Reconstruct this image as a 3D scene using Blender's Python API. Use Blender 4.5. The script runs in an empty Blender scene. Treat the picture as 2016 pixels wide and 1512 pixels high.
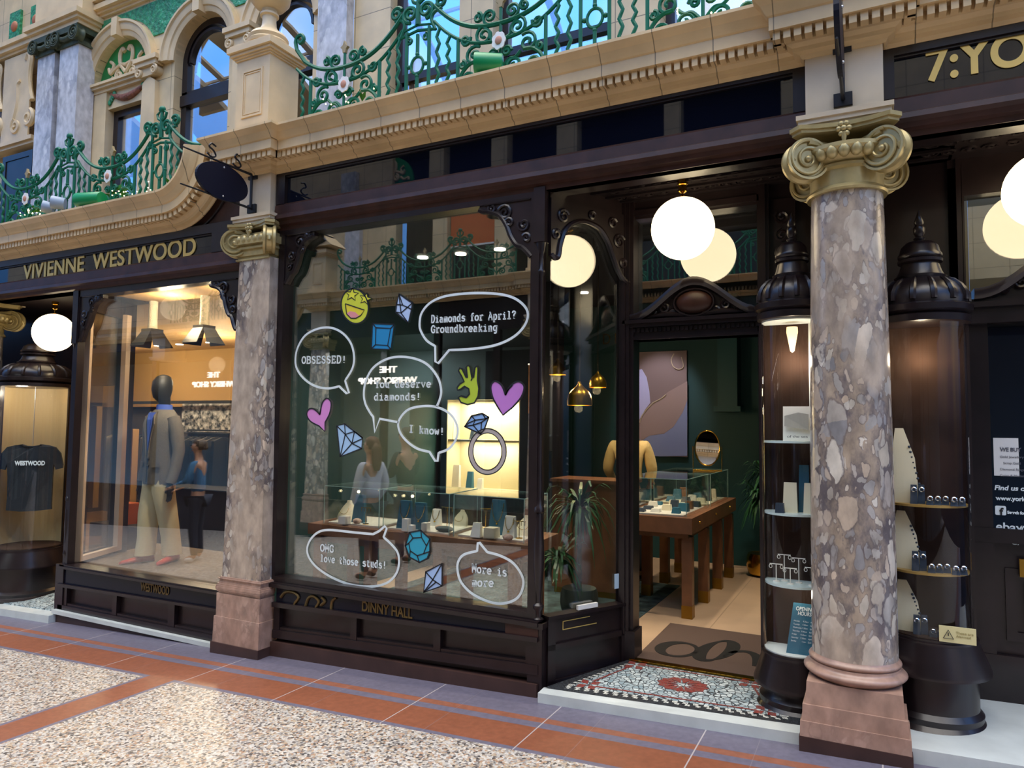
import bpy, bmesh, math, random
from mathutils import Vector as V, Matrix
PI=math.pi
RN=random.Random(11)
S=bpy.context.scene; C=S.collection
# ---------------- camera ----------------
F_PX,W_PX,H_PX=1398.6,2016,1512
def cam_axes(yaw,pitch,roll):
    cy,sy,cp,sp=math.cos(yaw),math.sin(yaw),math.cos(pitch),math.sin(pitch)
    f=V((-sy*cp,cy*cp,sp)); r=V((cy,sy,0)); u=r.cross(f)
    cr,sr=math.cos(roll),math.sin(roll)
    return cr*r+sr*u, cr*u-sr*r, f
AXR,AXU,AXF=cam_axes(math.radians(27.135),math.radians(3.436),math.radians(.649))
EYE=V((0,0,1.6))
cd=bpy.data.cameras.new('camera'); cd.sensor_width=36; cd.lens=36*F_PX/W_PX; cd.clip_start=.02; cd.clip_end=200
cam=bpy.data.objects.new('camera',cd); C.objects.link(cam)
cam.matrix_world=Matrix(((AXR.x,AXU.x,-AXF.x,EYE.x),(AXR.y,AXU.y,-AXF.y,EYE.y),(AXR.z,AXU.z,-AXF.z,EYE.z),(0,0,0,1)))
S.camera=cam
def ray(px,py): return AXR*((px-W_PX/2)/F_PX)-AXU*((py-H_PX/2)/F_PX)+AXF
def at(px,py,Y): d=ray(px,py); return EYE+d*((Y-EYE.y)/d.y)          # surveyed point on the plane y = Y
def atz(px,py,Z): d=ray(px,py); return EYE+d*((Z-EYE.z)/d.z)         # surveyed point on the plane z = Z
def atx(px,py,X): d=ray(px,py); return EYE+d*((X-EYE.x)/d.x)
# ---------------- sky and exposure ----------------
S.view_settings.view_transform='Standard'; S.view_settings.look='None'
S.view_settings.gamma=1; S.view_settings.use_curve_mapping=False
S.view_settings.exposure=0.22
S.cycles.max_bounces=10; S.cycles.transparent_max_bounces=32; S.cycles.diffuse_bounces=4
S.cycles.caustics_reflective=False; S.cycles.caustics_refractive=False
S.cycles.sample_clamp_indirect=6
wd=bpy.data.worlds.new('sky'); S.world=wd; wd.use_nodes=True
nt=wd.node_tree; nt.nodes.clear()
def wn(t,**k):
    n=nt.nodes.new(t)
    for a,b in k.items(): setattr(n,a,b)
    return n
tc=wn('ShaderNodeTexCoord'); no=wn('ShaderNodeTexNoise'); no.inputs['Scale'].default_value=1.7; no.inputs['Detail'].default_value=4
nt.links.new(tc.outputs['Generated'],no.inputs['Vector'])
cr=wn('ShaderNodeValToRGB'); cr.color_ramp.elements[0].position=.56; cr.color_ramp.elements[1].position=.72
cr.color_ramp.elements[0].color=(.13,.40,1.0,1); cr.color_ramp.elements[1].color=(1.25,1.15,1.0,1)
nt.links.new(no.outputs['Fac'],cr.inputs['Fac'])
sx=wn('ShaderNodeSeparateXYZ'); nt.links.new(tc.outputs['Generated'],sx.inputs[0])
# overhead: bright hazy cloud; towards the horizon: deeper blue; below: dim
r2=wn('ShaderNodeValToRGB'); e=r2.color_ramp.elements
e[0].position=.0; e[0].color=(.02,.02,.02,1); e[1].position=.9; e[1].color=(1.0,1.0,1.0,1)
n1=e.new(.12); n1.color=(.12,.12,.12,1); n2=e.new(.45); n2.color=(.36,.36,.36,1); n3=e.new(.66); n3.color=(.42,.42,.42,1)
nt.links.new(sx.outputs['Z'],r2.inputs['Fac'])
top=wn('ShaderNodeMix',data_type='RGBA'); 
r3=wn('ShaderNodeMapRange'); r3.inputs['From Min'].default_value=.62; r3.inputs['From Max'].default_value=.85
nt.links.new(sx.outputs['Z'],r3.inputs['Value']); nt.links.new(r3.outputs[0],top.inputs['Factor'])
nt.links.new(cr.outputs[0],top.inputs['A']); top.inputs['B'].default_value=(1.0,.95,.89,1)
mu=wn('ShaderNodeMix',data_type='RGBA',blend_type='MULTIPLY'); mu.inputs['Factor'].default_value=1
nt.links.new(top.outputs['Result'],mu.inputs['A']); nt.links.new(r2.outputs[0],mu.inputs['B'])
bg=wn('ShaderNodeBackground'); bg.inputs['Strength'].default_value=5.5
ow=wn('ShaderNodeOutputWorld'); nt.links.new(mu.outputs['Result'],bg.inputs['Color']); nt.links.new(bg.outputs[0],ow.inputs[0])
def lamp(name,kind,loc,power,color=(1,.8,.55),size=.2,aim=None,spot=None,sizey=None):
    l=bpy.data.lights.new(name,kind); l.energy=power; l.color=color
    if kind=='AREA':
        l.size=size
        if sizey: l.shape='RECTANGLE'; l.size_y=sizey
    elif kind!='SUN': l.shadow_soft_size=size
    if kind=='SPOT' and spot: l.spot_size=math.radians(spot); l.spot_blend=.6
    o=bpy.data.objects.new(name,l); C.objects.link(o); o.location=loc
    if aim is not None: o.rotation_euler=(V(aim)-V(loc)).to_track_quat('-Z','Y').to_euler()
    return o
# ---------------- geometry helpers ----------------
WL={}          # world position of every root or part origin
def tag(o,label=None,cat=None,group=None,kind=None):
    if label: o['label']=label
    if cat: o['category']=cat
    if group: o['group']=group
    if kind: o['kind']=kind
    return o
def thing(name,label,cat,loc,group=None,kind=None):
    o=bpy.data.objects.new(name,None); C.objects.link(o); o.location=loc; o.empty_display_size=.1
    WL[o]=V(loc); return tag(o,label,cat,group,kind)
class MB:
    def __init__(s): s.v=[]; s.f=[]; s.T=None
    def add(s,vs,fs):
        n=len(s.v); s.v+= [V(p) for p in vs]; s.f+=[tuple(i+n for i in f) for f in fs]; return s
    def box(s,x0,x1,y0,y1,z0,z1):
        return s.add([(x0,y0,z0),(x1,y0,z0),(x1,y1,z0),(x0,y1,z0),(x0,y0,z1),(x1,y0,z1),(x1,y1,z1),(x0,y1,z1)],
          [(3,2,1,0),(4,5,6,7),(0,1,5,4),(1,2,6,5),(2,3,7,6),(3,0,4,7)])
    def bar(s,a,b,w,h,up=(0,0,1)):          # rectangular bar from a to b
        a,b=V(a),V(b); d=(b-a).normalized(); u=V(up)
        if abs(d.dot(u))>.98: u=V((0,1,0))
        r=d.cross(u).normalized()*w/2; u=r.cross(d).normalized()*h/2
        ps=[a-r-u,a+r-u,a+r+u,a-r+u,b-r-u,b+r-u,b+r+u,b-r+u]
        return s.add(ps,[(3,2,1,0),(4,5,6,7),(0,1,5,4),(1,2,6,5),(2,3,7,6),(3,0,4,7)])
    def prism(s,pts,d):                      # polygon pushed along d
        d=V(d); n=len(pts); ps=[V(p) for p in pts]+[V(p)+d for p in pts]
        return s.add(ps,[tuple(range(n))[::-1],tuple(range(n,2*n))]+[(i,(i+1)%n,(i+1)%n+n,i+n) for i in range(n)])
    def tube(s,path,r,n=6,closed=False,cap=True):
        P=[V(p) for p in path]; m=len(P)
        if m<2: return s
        rs=r if isinstance(r,(list,tuple)) else [r]*m
        rings=[]; prev=None
        for i in range(m):
            if closed: d=P[(i+1)%m]-P[i-1]
            else: d=P[min(i+1,m-1)]-P[max(i-1,0)]
            if d.length<1e-9: d=V((0,0,1))
            d.normalize()
            if prev is None:
                u=d.orthogonal().normalized()
            else:
                u=prev-d*prev.dot(d)
                u=u.normalized() if u.length>1e-6 else d.orthogonal().normalized()
            prev=u; w=d.cross(u)
            rings.append([P[i]+(u*math.cos(2*PI*k/n)+w*math.sin(2*PI*k/n))*rs[i] for k in range(n)])
        return s.loft(rings,closed,cap)
    def loft(s,rings,closed=False,cap=True,ring_closed=True):
        m=len(rings); n=len(rings[0]); fs=[]
        for i in range(m if closed else m-1):
            j=(i+1)%m
            for k in range(n if ring_closed else n-1):
                l=(k+1)%n; fs.append((i*n+k,i*n+l,j*n+l,j*n+k))
        if cap and not closed and ring_closed: fs+=[tuple(range(n))[::-1],tuple((m-1)*n+k for k in range(n))]
        return s.add([p for r in rings for p in r],fs)
    def lathe(s,prof,c,n=24,a0=0,a1=2*PI,sx=1,sy=1,cap=True):
        c=V(c); full=abs(a1-a0-2*PI)<1e-6; k=n if full else n+1
        rings=[[c+V((r*sx*math.cos(a0+(a1-a0)*i/n),r*sy*math.sin(a0+(a1-a0)*i/n),z)) for i in range(k)] for r,z in prof]
        return s.loft(rings,False,cap and full,full)
    def sphere(s,c,r,n=16,m=10,sc=(1,1,1)):
        c=V(c); rings=[]
        for i in range(1,m):
            t=PI*i/m; rings.append([c+V((r*sc[0]*math.sin(t)*math.cos(2*PI*k/n),r*sc[1]*math.sin(t)*math.sin(2*PI*k/n),-r*sc[2]*math.cos(t))) for k in range(n)])
        return s.loft(rings)
    def build(s,name,mat,parent=None,smooth=None,keep=False,mods=None):
        me=bpy.data.meshes.new(name); vs=s.v if s.T is None else [s.T(p) for p in s.v]
        lo=V((min(p.x for p in vs),min(p.y for p in vs),min(p.z for p in vs))); hi=V((max(p.x for p in vs),max(p.y for p in vs),max(p.z for p in vs)))
        o0=V(((lo.x+hi.x)/2,(lo.y+hi.y)/2,lo.z))
        me.from_pydata([p-o0 for p in vs],[],s.f)
        bm=bmesh.new(); bm.from_mesh(me); bmesh.ops.recalc_face_normals(bm,faces=bm.faces); bm.to_mesh(me); bm.free()
        if smooth:
            for p in me.polygons: p.use_smooth=True
            me.set_sharp_from_angle(angle=math.radians(smooth))
        if mat is not None: me.materials.append(mat)
        o=bpy.data.objects.new(name,me); C.objects.link(o); WL[o]=o0
        if parent is not None: o.parent=parent; o.location=o0-WL[parent]
        else: o.location=o0
        return o
def st(name,mb,mat,parent=None,smooth=None):            # part of the setting
    o=mb.build(name,mat,parent,smooth)
    if parent is None: o['kind']='structure'
    return o
def copy_tree(o,parent=None):
    c=o.copy(); C.objects.link(c)
    if parent is not None: c.parent=parent
    WL[c]=WL.get(o,V((0,0,0)))
    for ch in o.children: copy_tree(ch,c)
    return c
def spline(pts,n=6,closed=False):                        # Catmull-Rom
    P=[V(p) if len(p)==3 else V((p[0],p[1],0)) for p in pts]; m=len(P); out=[]
    rng=range(m) if closed else range(m-1)
    for i in rng:
        if closed: a,b,c,d=P[i-1],P[i],P[(i+1)%m],P[(i+2)%m]
        else: a,b,c,d=P[max(i-1,0)],P[i],P[i+1],P[min(i+2,m-1)]
        for k in range(n):
            t=k/n; out.append(.5*((2*b)+(c-a)*t+(2*a-5*b+4*c-d)*t*t+(3*b-a-3*c+d)*t**3))
    if not closed: out.append(P[-1])
    return out
def spiral(cx,cz,r0,r1,a0,turns,n=28):                   # in a plane: (u,w) pairs
    return [(cx+(r0+(r1-r0)*i/n)*math.cos(a0+2*PI*turns*i/n),cz+(r0+(r1-r0)*i/n)*math.sin(a0+2*PI*turns*i/n)) for i in range(n+1)]
def xz(pts,y): return [V((p[0],y,p[1])) for p in pts]
def text_mesh(name,body,size,mat,parent,origin,ux=(1,0,0),uz=(0,0,1),width=None,extrude=.002,bold=0,spacing=1,align='LEFT'):
    cu=bpy.data.curves.new(name,'FONT'); cu.body=body; cu.size=size; cu.extrude=extrude; cu.offset=bold; cu.space_character=spacing; cu.align_x=align
    t=bpy.data.objects.new(name,cu); C.objects.link(t)
    dg=bpy.context.evaluated_depsgraph_get(); me=bpy.data.meshes.new_from_object(t.evaluated_get(dg))
    C.objects.unlink(t); bpy.data.objects.remove(t)
    xs=[v.co.x for v in me.vertices]; k=1
    if width: k=width/(max(xs)-min(xs))
    X,Z=V(ux).normalized(),V(uz).normalized(); N=X.cross(Z)   # N points away from the reader's side when reversed
    mb=MB(); x0=min(xs) if align=='LEFT' else 0
    mb.v=[V(origin)+X*((v.co.x-x0)*k)+Z*v.co.y-N*(-v.co.z) for v in me.vertices]; mb.f=[tuple(p.vertices) for p in me.polygons]
    bpy.data.meshes.remove(me)
    o=mb.build(name,mat,parent); return o
# ---------------- materials ----------------
def newmat(name):
    m=bpy.data.materials.new(name); m.use_nodes=True; t=m.node_tree; b=t.nodes['Principled BSDF']; return m,t,b
def col(c): return (c[0],c[1],c[2],1)
def hexc(h):
    f=lambda v:(v/12.92 if v<=.04045 else ((v+.055)/1.055)**2.4)
    return tuple(f(int(h[i:i+2],16)/255) for i in (0,2,4))
def N(t,ty,**k):
    n=t.nodes.new(ty)
    for a,b in k.items():
        if a in ('attr',): continue
        setattr(n,a,b)
    return n
def mat(name,c,rough=.5,metal=0,spec=.5,coat=0,emit=None,es=0,bump=0,bscale=40,var=0,vscale=6,ior=None):
    m,t,b=newmat(name); c=hexc(c) if isinstance(c,str) else c
    b.inputs['Base Color'].default_value=col(c); b.inputs['Roughness'].default_value=rough; b.inputs['Metallic'].default_value=metal
    b.inputs['Specular IOR Level'].default_value=spec; b.inputs['Coat Weight'].default_value=coat; b.inputs['Coat Roughness'].default_value=.08
    if ior: b.inputs['IOR'].default_value=ior
    if emit: b.inputs['Emission Color'].default_value=col(hexc(emit) if isinstance(emit,str) else emit); b.inputs['Emission Strength'].default_value=es
    if var or bump:
        g=N(t,'ShaderNodeNewGeometry')
    if var:
        n=N(t,'ShaderNodeTexNoise'); n.inputs['Scale'].default_value=vscale; n.inputs['Detail'].default_value=5; t.links.new(g.outputs['Position'],n.inputs['Vector'])
        mr=N(t,'ShaderNodeMapRange'); mr.inputs['From Min'].default_value=.3; mr.inputs['From Max'].default_value=.7; mr.inputs['To Min'].default_value=1-var; mr.inputs['To Max'].default_value=1+var
        t.links.new(n.outputs['Fac'],mr.inputs['Value'])
        x=N(t,'ShaderNodeMix',data_type='RGBA',blend_type='MULTIPLY'); x.inputs['Factor'].default_value=1; x.inputs['A'].default_value=col(c)
        t.links.new(mr.outputs[0],x.inputs['B']); t.links.new(x.outputs['Result'],b.inputs['Base Color'])
    if bump:
        n=N(t,'ShaderNodeTexNoise'); n.inputs['Scale'].default_value=bscale; n.inputs['Detail'].default_value=4; t.links.new(g.outputs['Position'],n.inputs['Vector'])
        bp=N(t,'ShaderNodeBump'); bp.inputs['Strength'].default_value=bump; bp.inputs['Distance'].default_value=.02; t.links.new(n.outputs['Fac'],bp.inputs['Height']); t.links.new(bp.outputs[0],b.inputs['Normal'])
    return m
def glassmat(name,refl=.1,tint=(1,1,1),rough=0.0,gl=(1,1,1)):
    m=bpy.data.materials.new(name); m.use_nodes=True; t=m.node_tree; t.nodes.clear()
    tr=N(t,'ShaderNodeBsdfTransparent'); tr.inputs[0].default_value=col(tint); g=N(t,'ShaderNodeBsdfGlossy'); g.inputs['Roughness'].default_value=rough; g.inputs['Color'].default_value=col(gl)
    fr=N(t,'ShaderNodeFresnel'); fr.inputs['IOR'].default_value=1.5
    ge=N(t,'ShaderNodeNewGeometry'); io=N(t,'ShaderNodeMapRange'); io.inputs['To Min'].default_value=1.5; io.inputs['To Max'].default_value=1/1.5; t.links.new(ge.outputs['Backfacing'],io.inputs['Value']); t.links.new(io.outputs[0],fr.inputs['IOR'])   # same reflection from both faces of a pane
    mr=N(t,'ShaderNodeMapRange'); mr.inputs['From Min'].default_value=.04; mr.inputs['From Max'].default_value=1; mr.inputs['To Min'].default_value=refl; mr.inputs['To Max'].default_value=1
    t.links.new(fr.outputs[0],mr.inputs['Value'])
    mx=N(t,'ShaderNodeMixShader'); t.links.new(mr.outputs[0],mx.inputs[0]); t.links.new(tr.outputs[0],mx.inputs[1]); t.links.new(g.outputs[0],mx.inputs[2])
    o=N(t,'ShaderNodeOutputMaterial'); t.links.new(mx.outputs[0],o.inputs[0]); return m
def joint_stone(name,c,jw=.006,px=.33,rows=None,offset=0.0,rough=.32,dark=.35,var=.16):
    """glazed stone with dark joints every px metres along x, and courses every rows metres"""
    m=mat(name,c,rough=rough,var=var,vscale=3.2,spec=.5); t=m.node_tree; b=t.nodes['Principled BSDF']
    src=b.inputs['Base Color'].links[0].from_socket
    g=N(t,'ShaderNodeNewGeometry'); s=N(t,'ShaderNodeSeparateXYZ'); t.links.new(g.outputs['Position'],s.inputs[0])
    def line(sock,pitch,off):
        a=N(t,'ShaderNodeMath',operation='ADD'); t.links.new(sock,a.inputs[0]); a.inputs[1].default_value=100*pitch+off
        w=N(t,'ShaderNodeMath',operation='MODULO'); t.links.new(a.outputs[0],w.inputs[0]); w.inputs[1].default_value=pitch
        l=N(t,'ShaderNodeMath',operation='LESS_THAN'); t.links.new(w.outputs[0],l.inputs[0]); l.inputs[1].default_value=jw
        return l.outputs[0]
    j=line(s.outputs['X'],px,offset)
    if rows:
        k=line(s.outputs['Z'],rows,0.07); mx=N(t,'ShaderNodeMath',operation='MAXIMUM'); t.links.new(j,mx.inputs[0]); t.links.new(k,mx.inputs[1]); j=mx.outputs[0]
    x=N(t,'ShaderNodeMix',data_type='RGBA'); t.links.new(j,x.inputs['Factor']); t.links.new(src,x.inputs['A'])
    cc=hexc(c) if isinstance(c,str) else c
    x.inputs['B'].default_value=col([v*dark for v in cc]); t.links.new(x.outputs['Result'],b.inputs['Base Color'])
    return m
def marble(name,base,peb,vein,scale=9,rough=.22,mixpos=.5,zs=.6,rnd=1.0):
    """brecciated marble: rounded pebbles of two sizes in a dark veined ground, with clear patches"""
    m,t,b=newmat(name); b.inputs['Roughness'].default_value=rough
    lk=t.links.new
    g=N(t,'ShaderNodeNewGeometry'); mp=N(t,'ShaderNodeMapping'); mp.inputs['Scale'].default_value=(1,1,zs); lk(g.outputs['Position'],mp.inputs['Vector'])
    nz=N(t,'ShaderNodeTexNoise'); nz.inputs['Scale'].default_value=7; nz.inputs['Detail'].default_value=6; lk(mp.outputs[0],nz.inputs['Vector'])
    ad=N(t,'ShaderNodeVectorMath',operation='MULTIPLY_ADD'); lk(nz.outputs['Color'],ad.inputs[0]); ad.inputs[1].default_value=(.16,.16,.16); lk(mp.outputs[0],ad.inputs[2])
    def rampcol(sock):
        cr=N(t,'ShaderNodeValToRGB'); el=cr.color_ramp.elements; el[0].color=col(peb[0]); el[1].color=col(peb[-1])
        for i in range(1,len(peb)-1): q=el.new(i/(len(peb)-1)); q.color=col(peb[i])
        lk(sock,cr.inputs['Fac']); return cr.outputs[0]
    def layer(sc,lo,hi):
        vo=N(t,'ShaderNodeTexVoronoi',feature='SMOOTH_F1'); vo.inputs['Scale'].default_value=sc; vo.inputs['Smoothness'].default_value=.12; vo.inputs['Randomness'].default_value=rnd; lk(ad.outputs[0],vo.inputs['Vector'])
        vc=N(t,'ShaderNodeTexVoronoi'); vc.inputs['Scale'].default_value=sc; lk(ad.outputs[0],vc.inputs['Vector'])
        sp=N(t,'ShaderNodeSeparateColor'); lk(vc.outputs['Color'],sp.inputs[0])
        th=N(t,'ShaderNodeMapRange'); th.inputs['To Min'].default_value=lo; th.inputs['To Max'].default_value=hi; lk(sp.outputs[1],th.inputs['Value'])
        d=N(t,'ShaderNodeMath',operation='SUBTRACT'); lk(th.outputs[0],d.inputs[0]); lk(vc.outputs['Distance'],d.inputs[1])
        k=N(t,'ShaderNodeMapRange'); k.inputs['From Min'].default_value=.015; k.inputs['From Max'].default_value=.06; lk(d.outputs[0],k.inputs['Value'])
        o=N(t,'ShaderNodeMapRange'); o.inputs['From Min'].default_value=-.06; o.inputs['From Max'].default_value=.0; o.inputs['To Max'].default_value=.62; lk(d.outputs[0],o.inputs['Value'])
        return k.outputs[0],rampcol(sp.outputs[0]),o.outputs[0]
    def mix(f,a,b_,bt='MIX'):
        x=N(t,'ShaderNodeMix',data_type='RGBA',blend_type=bt)
        if isinstance(f,float): x.inputs['Factor'].default_value=f
        else: lk(f,x.inputs['Factor'])
        for s_,q in (('A',a),('B',b_)):
            if isinstance(q,tuple): x.inputs[s_].default_value=col(q)
            else: lk(q,x.inputs[s_])
        return x.outputs['Result']
    wv=N(t,'ShaderNodeTexNoise'); wv.inputs['Scale'].default_value=9; wv.inputs['Detail'].default_value=8; wv.inputs['Roughness'].default_value=.65; lk(mp.outputs[0],wv.inputs['Vector'])
    gr=N(t,'ShaderNodeMapRange'); gr.inputs['From Min'].default_value=.4; gr.inputs['From Max'].default_value=.62; lk(wv.outputs['Fac'],gr.inputs['Value'])
    ground=mix(gr.outputs[0],vein,tuple(v*.75 for v in peb[len(peb)//2]))
    f2,c2,o2=layer(scale*2.3,.25,.66); f1,c1,o1=layer(scale,.2,.66)
    m1=mix(f2,mix(o2,ground,vein),c2); m2=mix(f1,mix(o1,m1,vein),c1)
    big=N(t,'ShaderNodeTexNoise'); big.inputs['Scale'].default_value=2.6; big.inputs['Detail'].default_value=6; lk(mp.outputs[0],big.inputs['Vector'])
    br=N(t,'ShaderNodeMapRange'); br.inputs['From Min'].default_value=mixpos-.04; br.inputs['From Max'].default_value=mixpos+.05; lk(big.outputs['Fac'],br.inputs['Value'])
    m3=mix(br.outputs[0],m2,base)
    fn=N(t,'ShaderNodeTexNoise'); fn.inputs['Scale'].default_value=16; fn.inputs['Detail'].default_value=7; lk(mp.outputs[0],fn.inputs['Vector'])
    fr=N(t,'ShaderNodeMapRange'); fr.inputs['From Min'].default_value=.3; fr.inputs['From Max'].default_value=.7; fr.inputs['To Min'].default_value=.74; fr.inputs['To Max'].default_value=1.2; lk(fn.outputs['Fac'],fr.inputs['Value'])
    lk(mix(1.0,m3,fr.outputs[0],'MULTIPLY'),b.inputs['Base Color']); return m
M={}
M['stone']=joint_stone('cream_glazed_stone','d6b98a',px=.33,offset=.12)
M['stone_plain']=mat('cream_stone','dcc297',rough=.4,var=.12,vscale=4)
M['stone_wall']=joint_stone('coursed_cream_stone','d9c094',px=.42,rows=.36,jw=.007)
M['pier']=mat('pale_pier_stone','d3c2a6',rough=.45,var=.14,vscale=3)
M['wood']=mat('dark_mahogany',(.013,.0075,.0085),rough=.32,spec=.45,coat=.15,var=.3,vscale=9)
M['wood_red']=mat('red_mahogany',(.046,.019,.014),rough=.38,spec=.32,coat=0,var=.3,vscale=9)
M['black_glass']=mat('black_sign_glass',(.004,.005,.012),rough=.02,spec=.5,ior=1.65)
M['strip_glass']=mat('dark_navy_strip',(.004,.005,.014),rough=.22,spec=.22)
M['marble']=marble('breccia_marble',(.46,.37,.29),[(.25,.24,.245),(.58,.51,.41),(.36,.335,.32),(.55,.43,.32),(.68,.62,.53),(.29,.275,.275),(.52,.45,.36)],(.15,.125,.125),scale=9.5,mixpos=.57,zs=.55)
M['marble_grey']=marble('grey_marble',(.60,.585,.59),[(.52,.51,.54),(.68,.66,.64),(.6,.58,.57),(.46,.45,.48)],(.42,.41,.43),scale=5,mixpos=.45)
M['pink']=marble('pink_marble',(.39,.245,.185),[(.43,.28,.215),(.37,.24,.19),(.47,.32,.25),(.40,.26,.205)],(.33,.205,.16),scale=14,mixpos=.5,rough=.3)
M['plinth']=mat('brown_plinth_stone',(.055,.027,.022),rough=.42,var=.2)
M['wood_matt']=mat('carved_dark_mahogany',(.010,.006,.007),rough=.7,spec=.15,var=.3,vscale=9)
M['gold']=mat('pale_gold_paint',hexc('b9a774'),rough=.36,metal=.4,var=.12,vscale=20)
M['gilt']=mat('gilt_letters',hexc('ecca78'),rough=.3,metal=.55)
M['brass']=mat('polished_brass',hexc('c79a3d'),rough=.2,metal=1)
M['brass_dull']=mat('dull_brass',hexc('a07a30'),rough=.38,metal=.9)
M['worn_gilt']=mat('worn_gilt',hexc('6e5a34'),rough=.5,metal=.6)
M['green']=mat('green_painted_iron',hexc('11664a'),rough=.45,spec=.3,var=.15)
M['green_can']=mat('green_enamel',hexc('0c8a50'),rough=.35)
M['bronze']=mat('dark_green_bronze',hexc('4f5744'),rough=.5,metal=.3,var=.3,vscale=14)
M['iron']=mat('black_iron',(.012,.012,.016),rough=.4,metal=.3)
M['glass']=glassmat('shop_window_glass',.155,(.93,.95,.95))
M['glass_thin']=glassmat('clear_glass',.035,(.97,.985,.98))
M['glass_up']=glassmat('upper_window_glass',.34,(.8,.85,.9))
M['glass_edge']=mat('green_glass_edge',(.35,.55,.5),rough=.15,spec=.8)
M['white']=mat('white_paint',(.8,.8,.78),rough=.5)
M['marble_white']=mat('white_marble_step',hexc('c9cfcc'),rough=.3,var=.1)
M['black']=mat('black',(.006,.006,.007),rough=.5)
M['vinyl_white']=mat('white_vinyl',(.75,.83,.85),rough=.5)
M['vinyl_line']=mat('black_vinyl',(.012,.014,.02),rough=.5)
def globe_mat():
    m,t,b=newmat('lit_opal_glass'); b.inputs['Base Color'].default_value=(.9,.85,.75,1); b.inputs['Roughness'].default_value=.2
    b.inputs['Emission Color'].default_value=(1,.80,.50,1); b.inputs['Emission Strength'].default_value=3.6; return m
M['globe']=globe_mat()
M['spot']=mat('lit_spot',(1,1,1),emit=(1,.86,.65),es=14)
M['bulb']=mat('lit_bulb',(1,1,1),emit=(1,.75,.4),es=12)
M['chrome']=mat('chrome',(.7,.7,.72),rough=.12,metal=1)
M['steel']=mat('brushed_steel',(.55,.55,.55),rough=.3,metal=.9)
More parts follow.
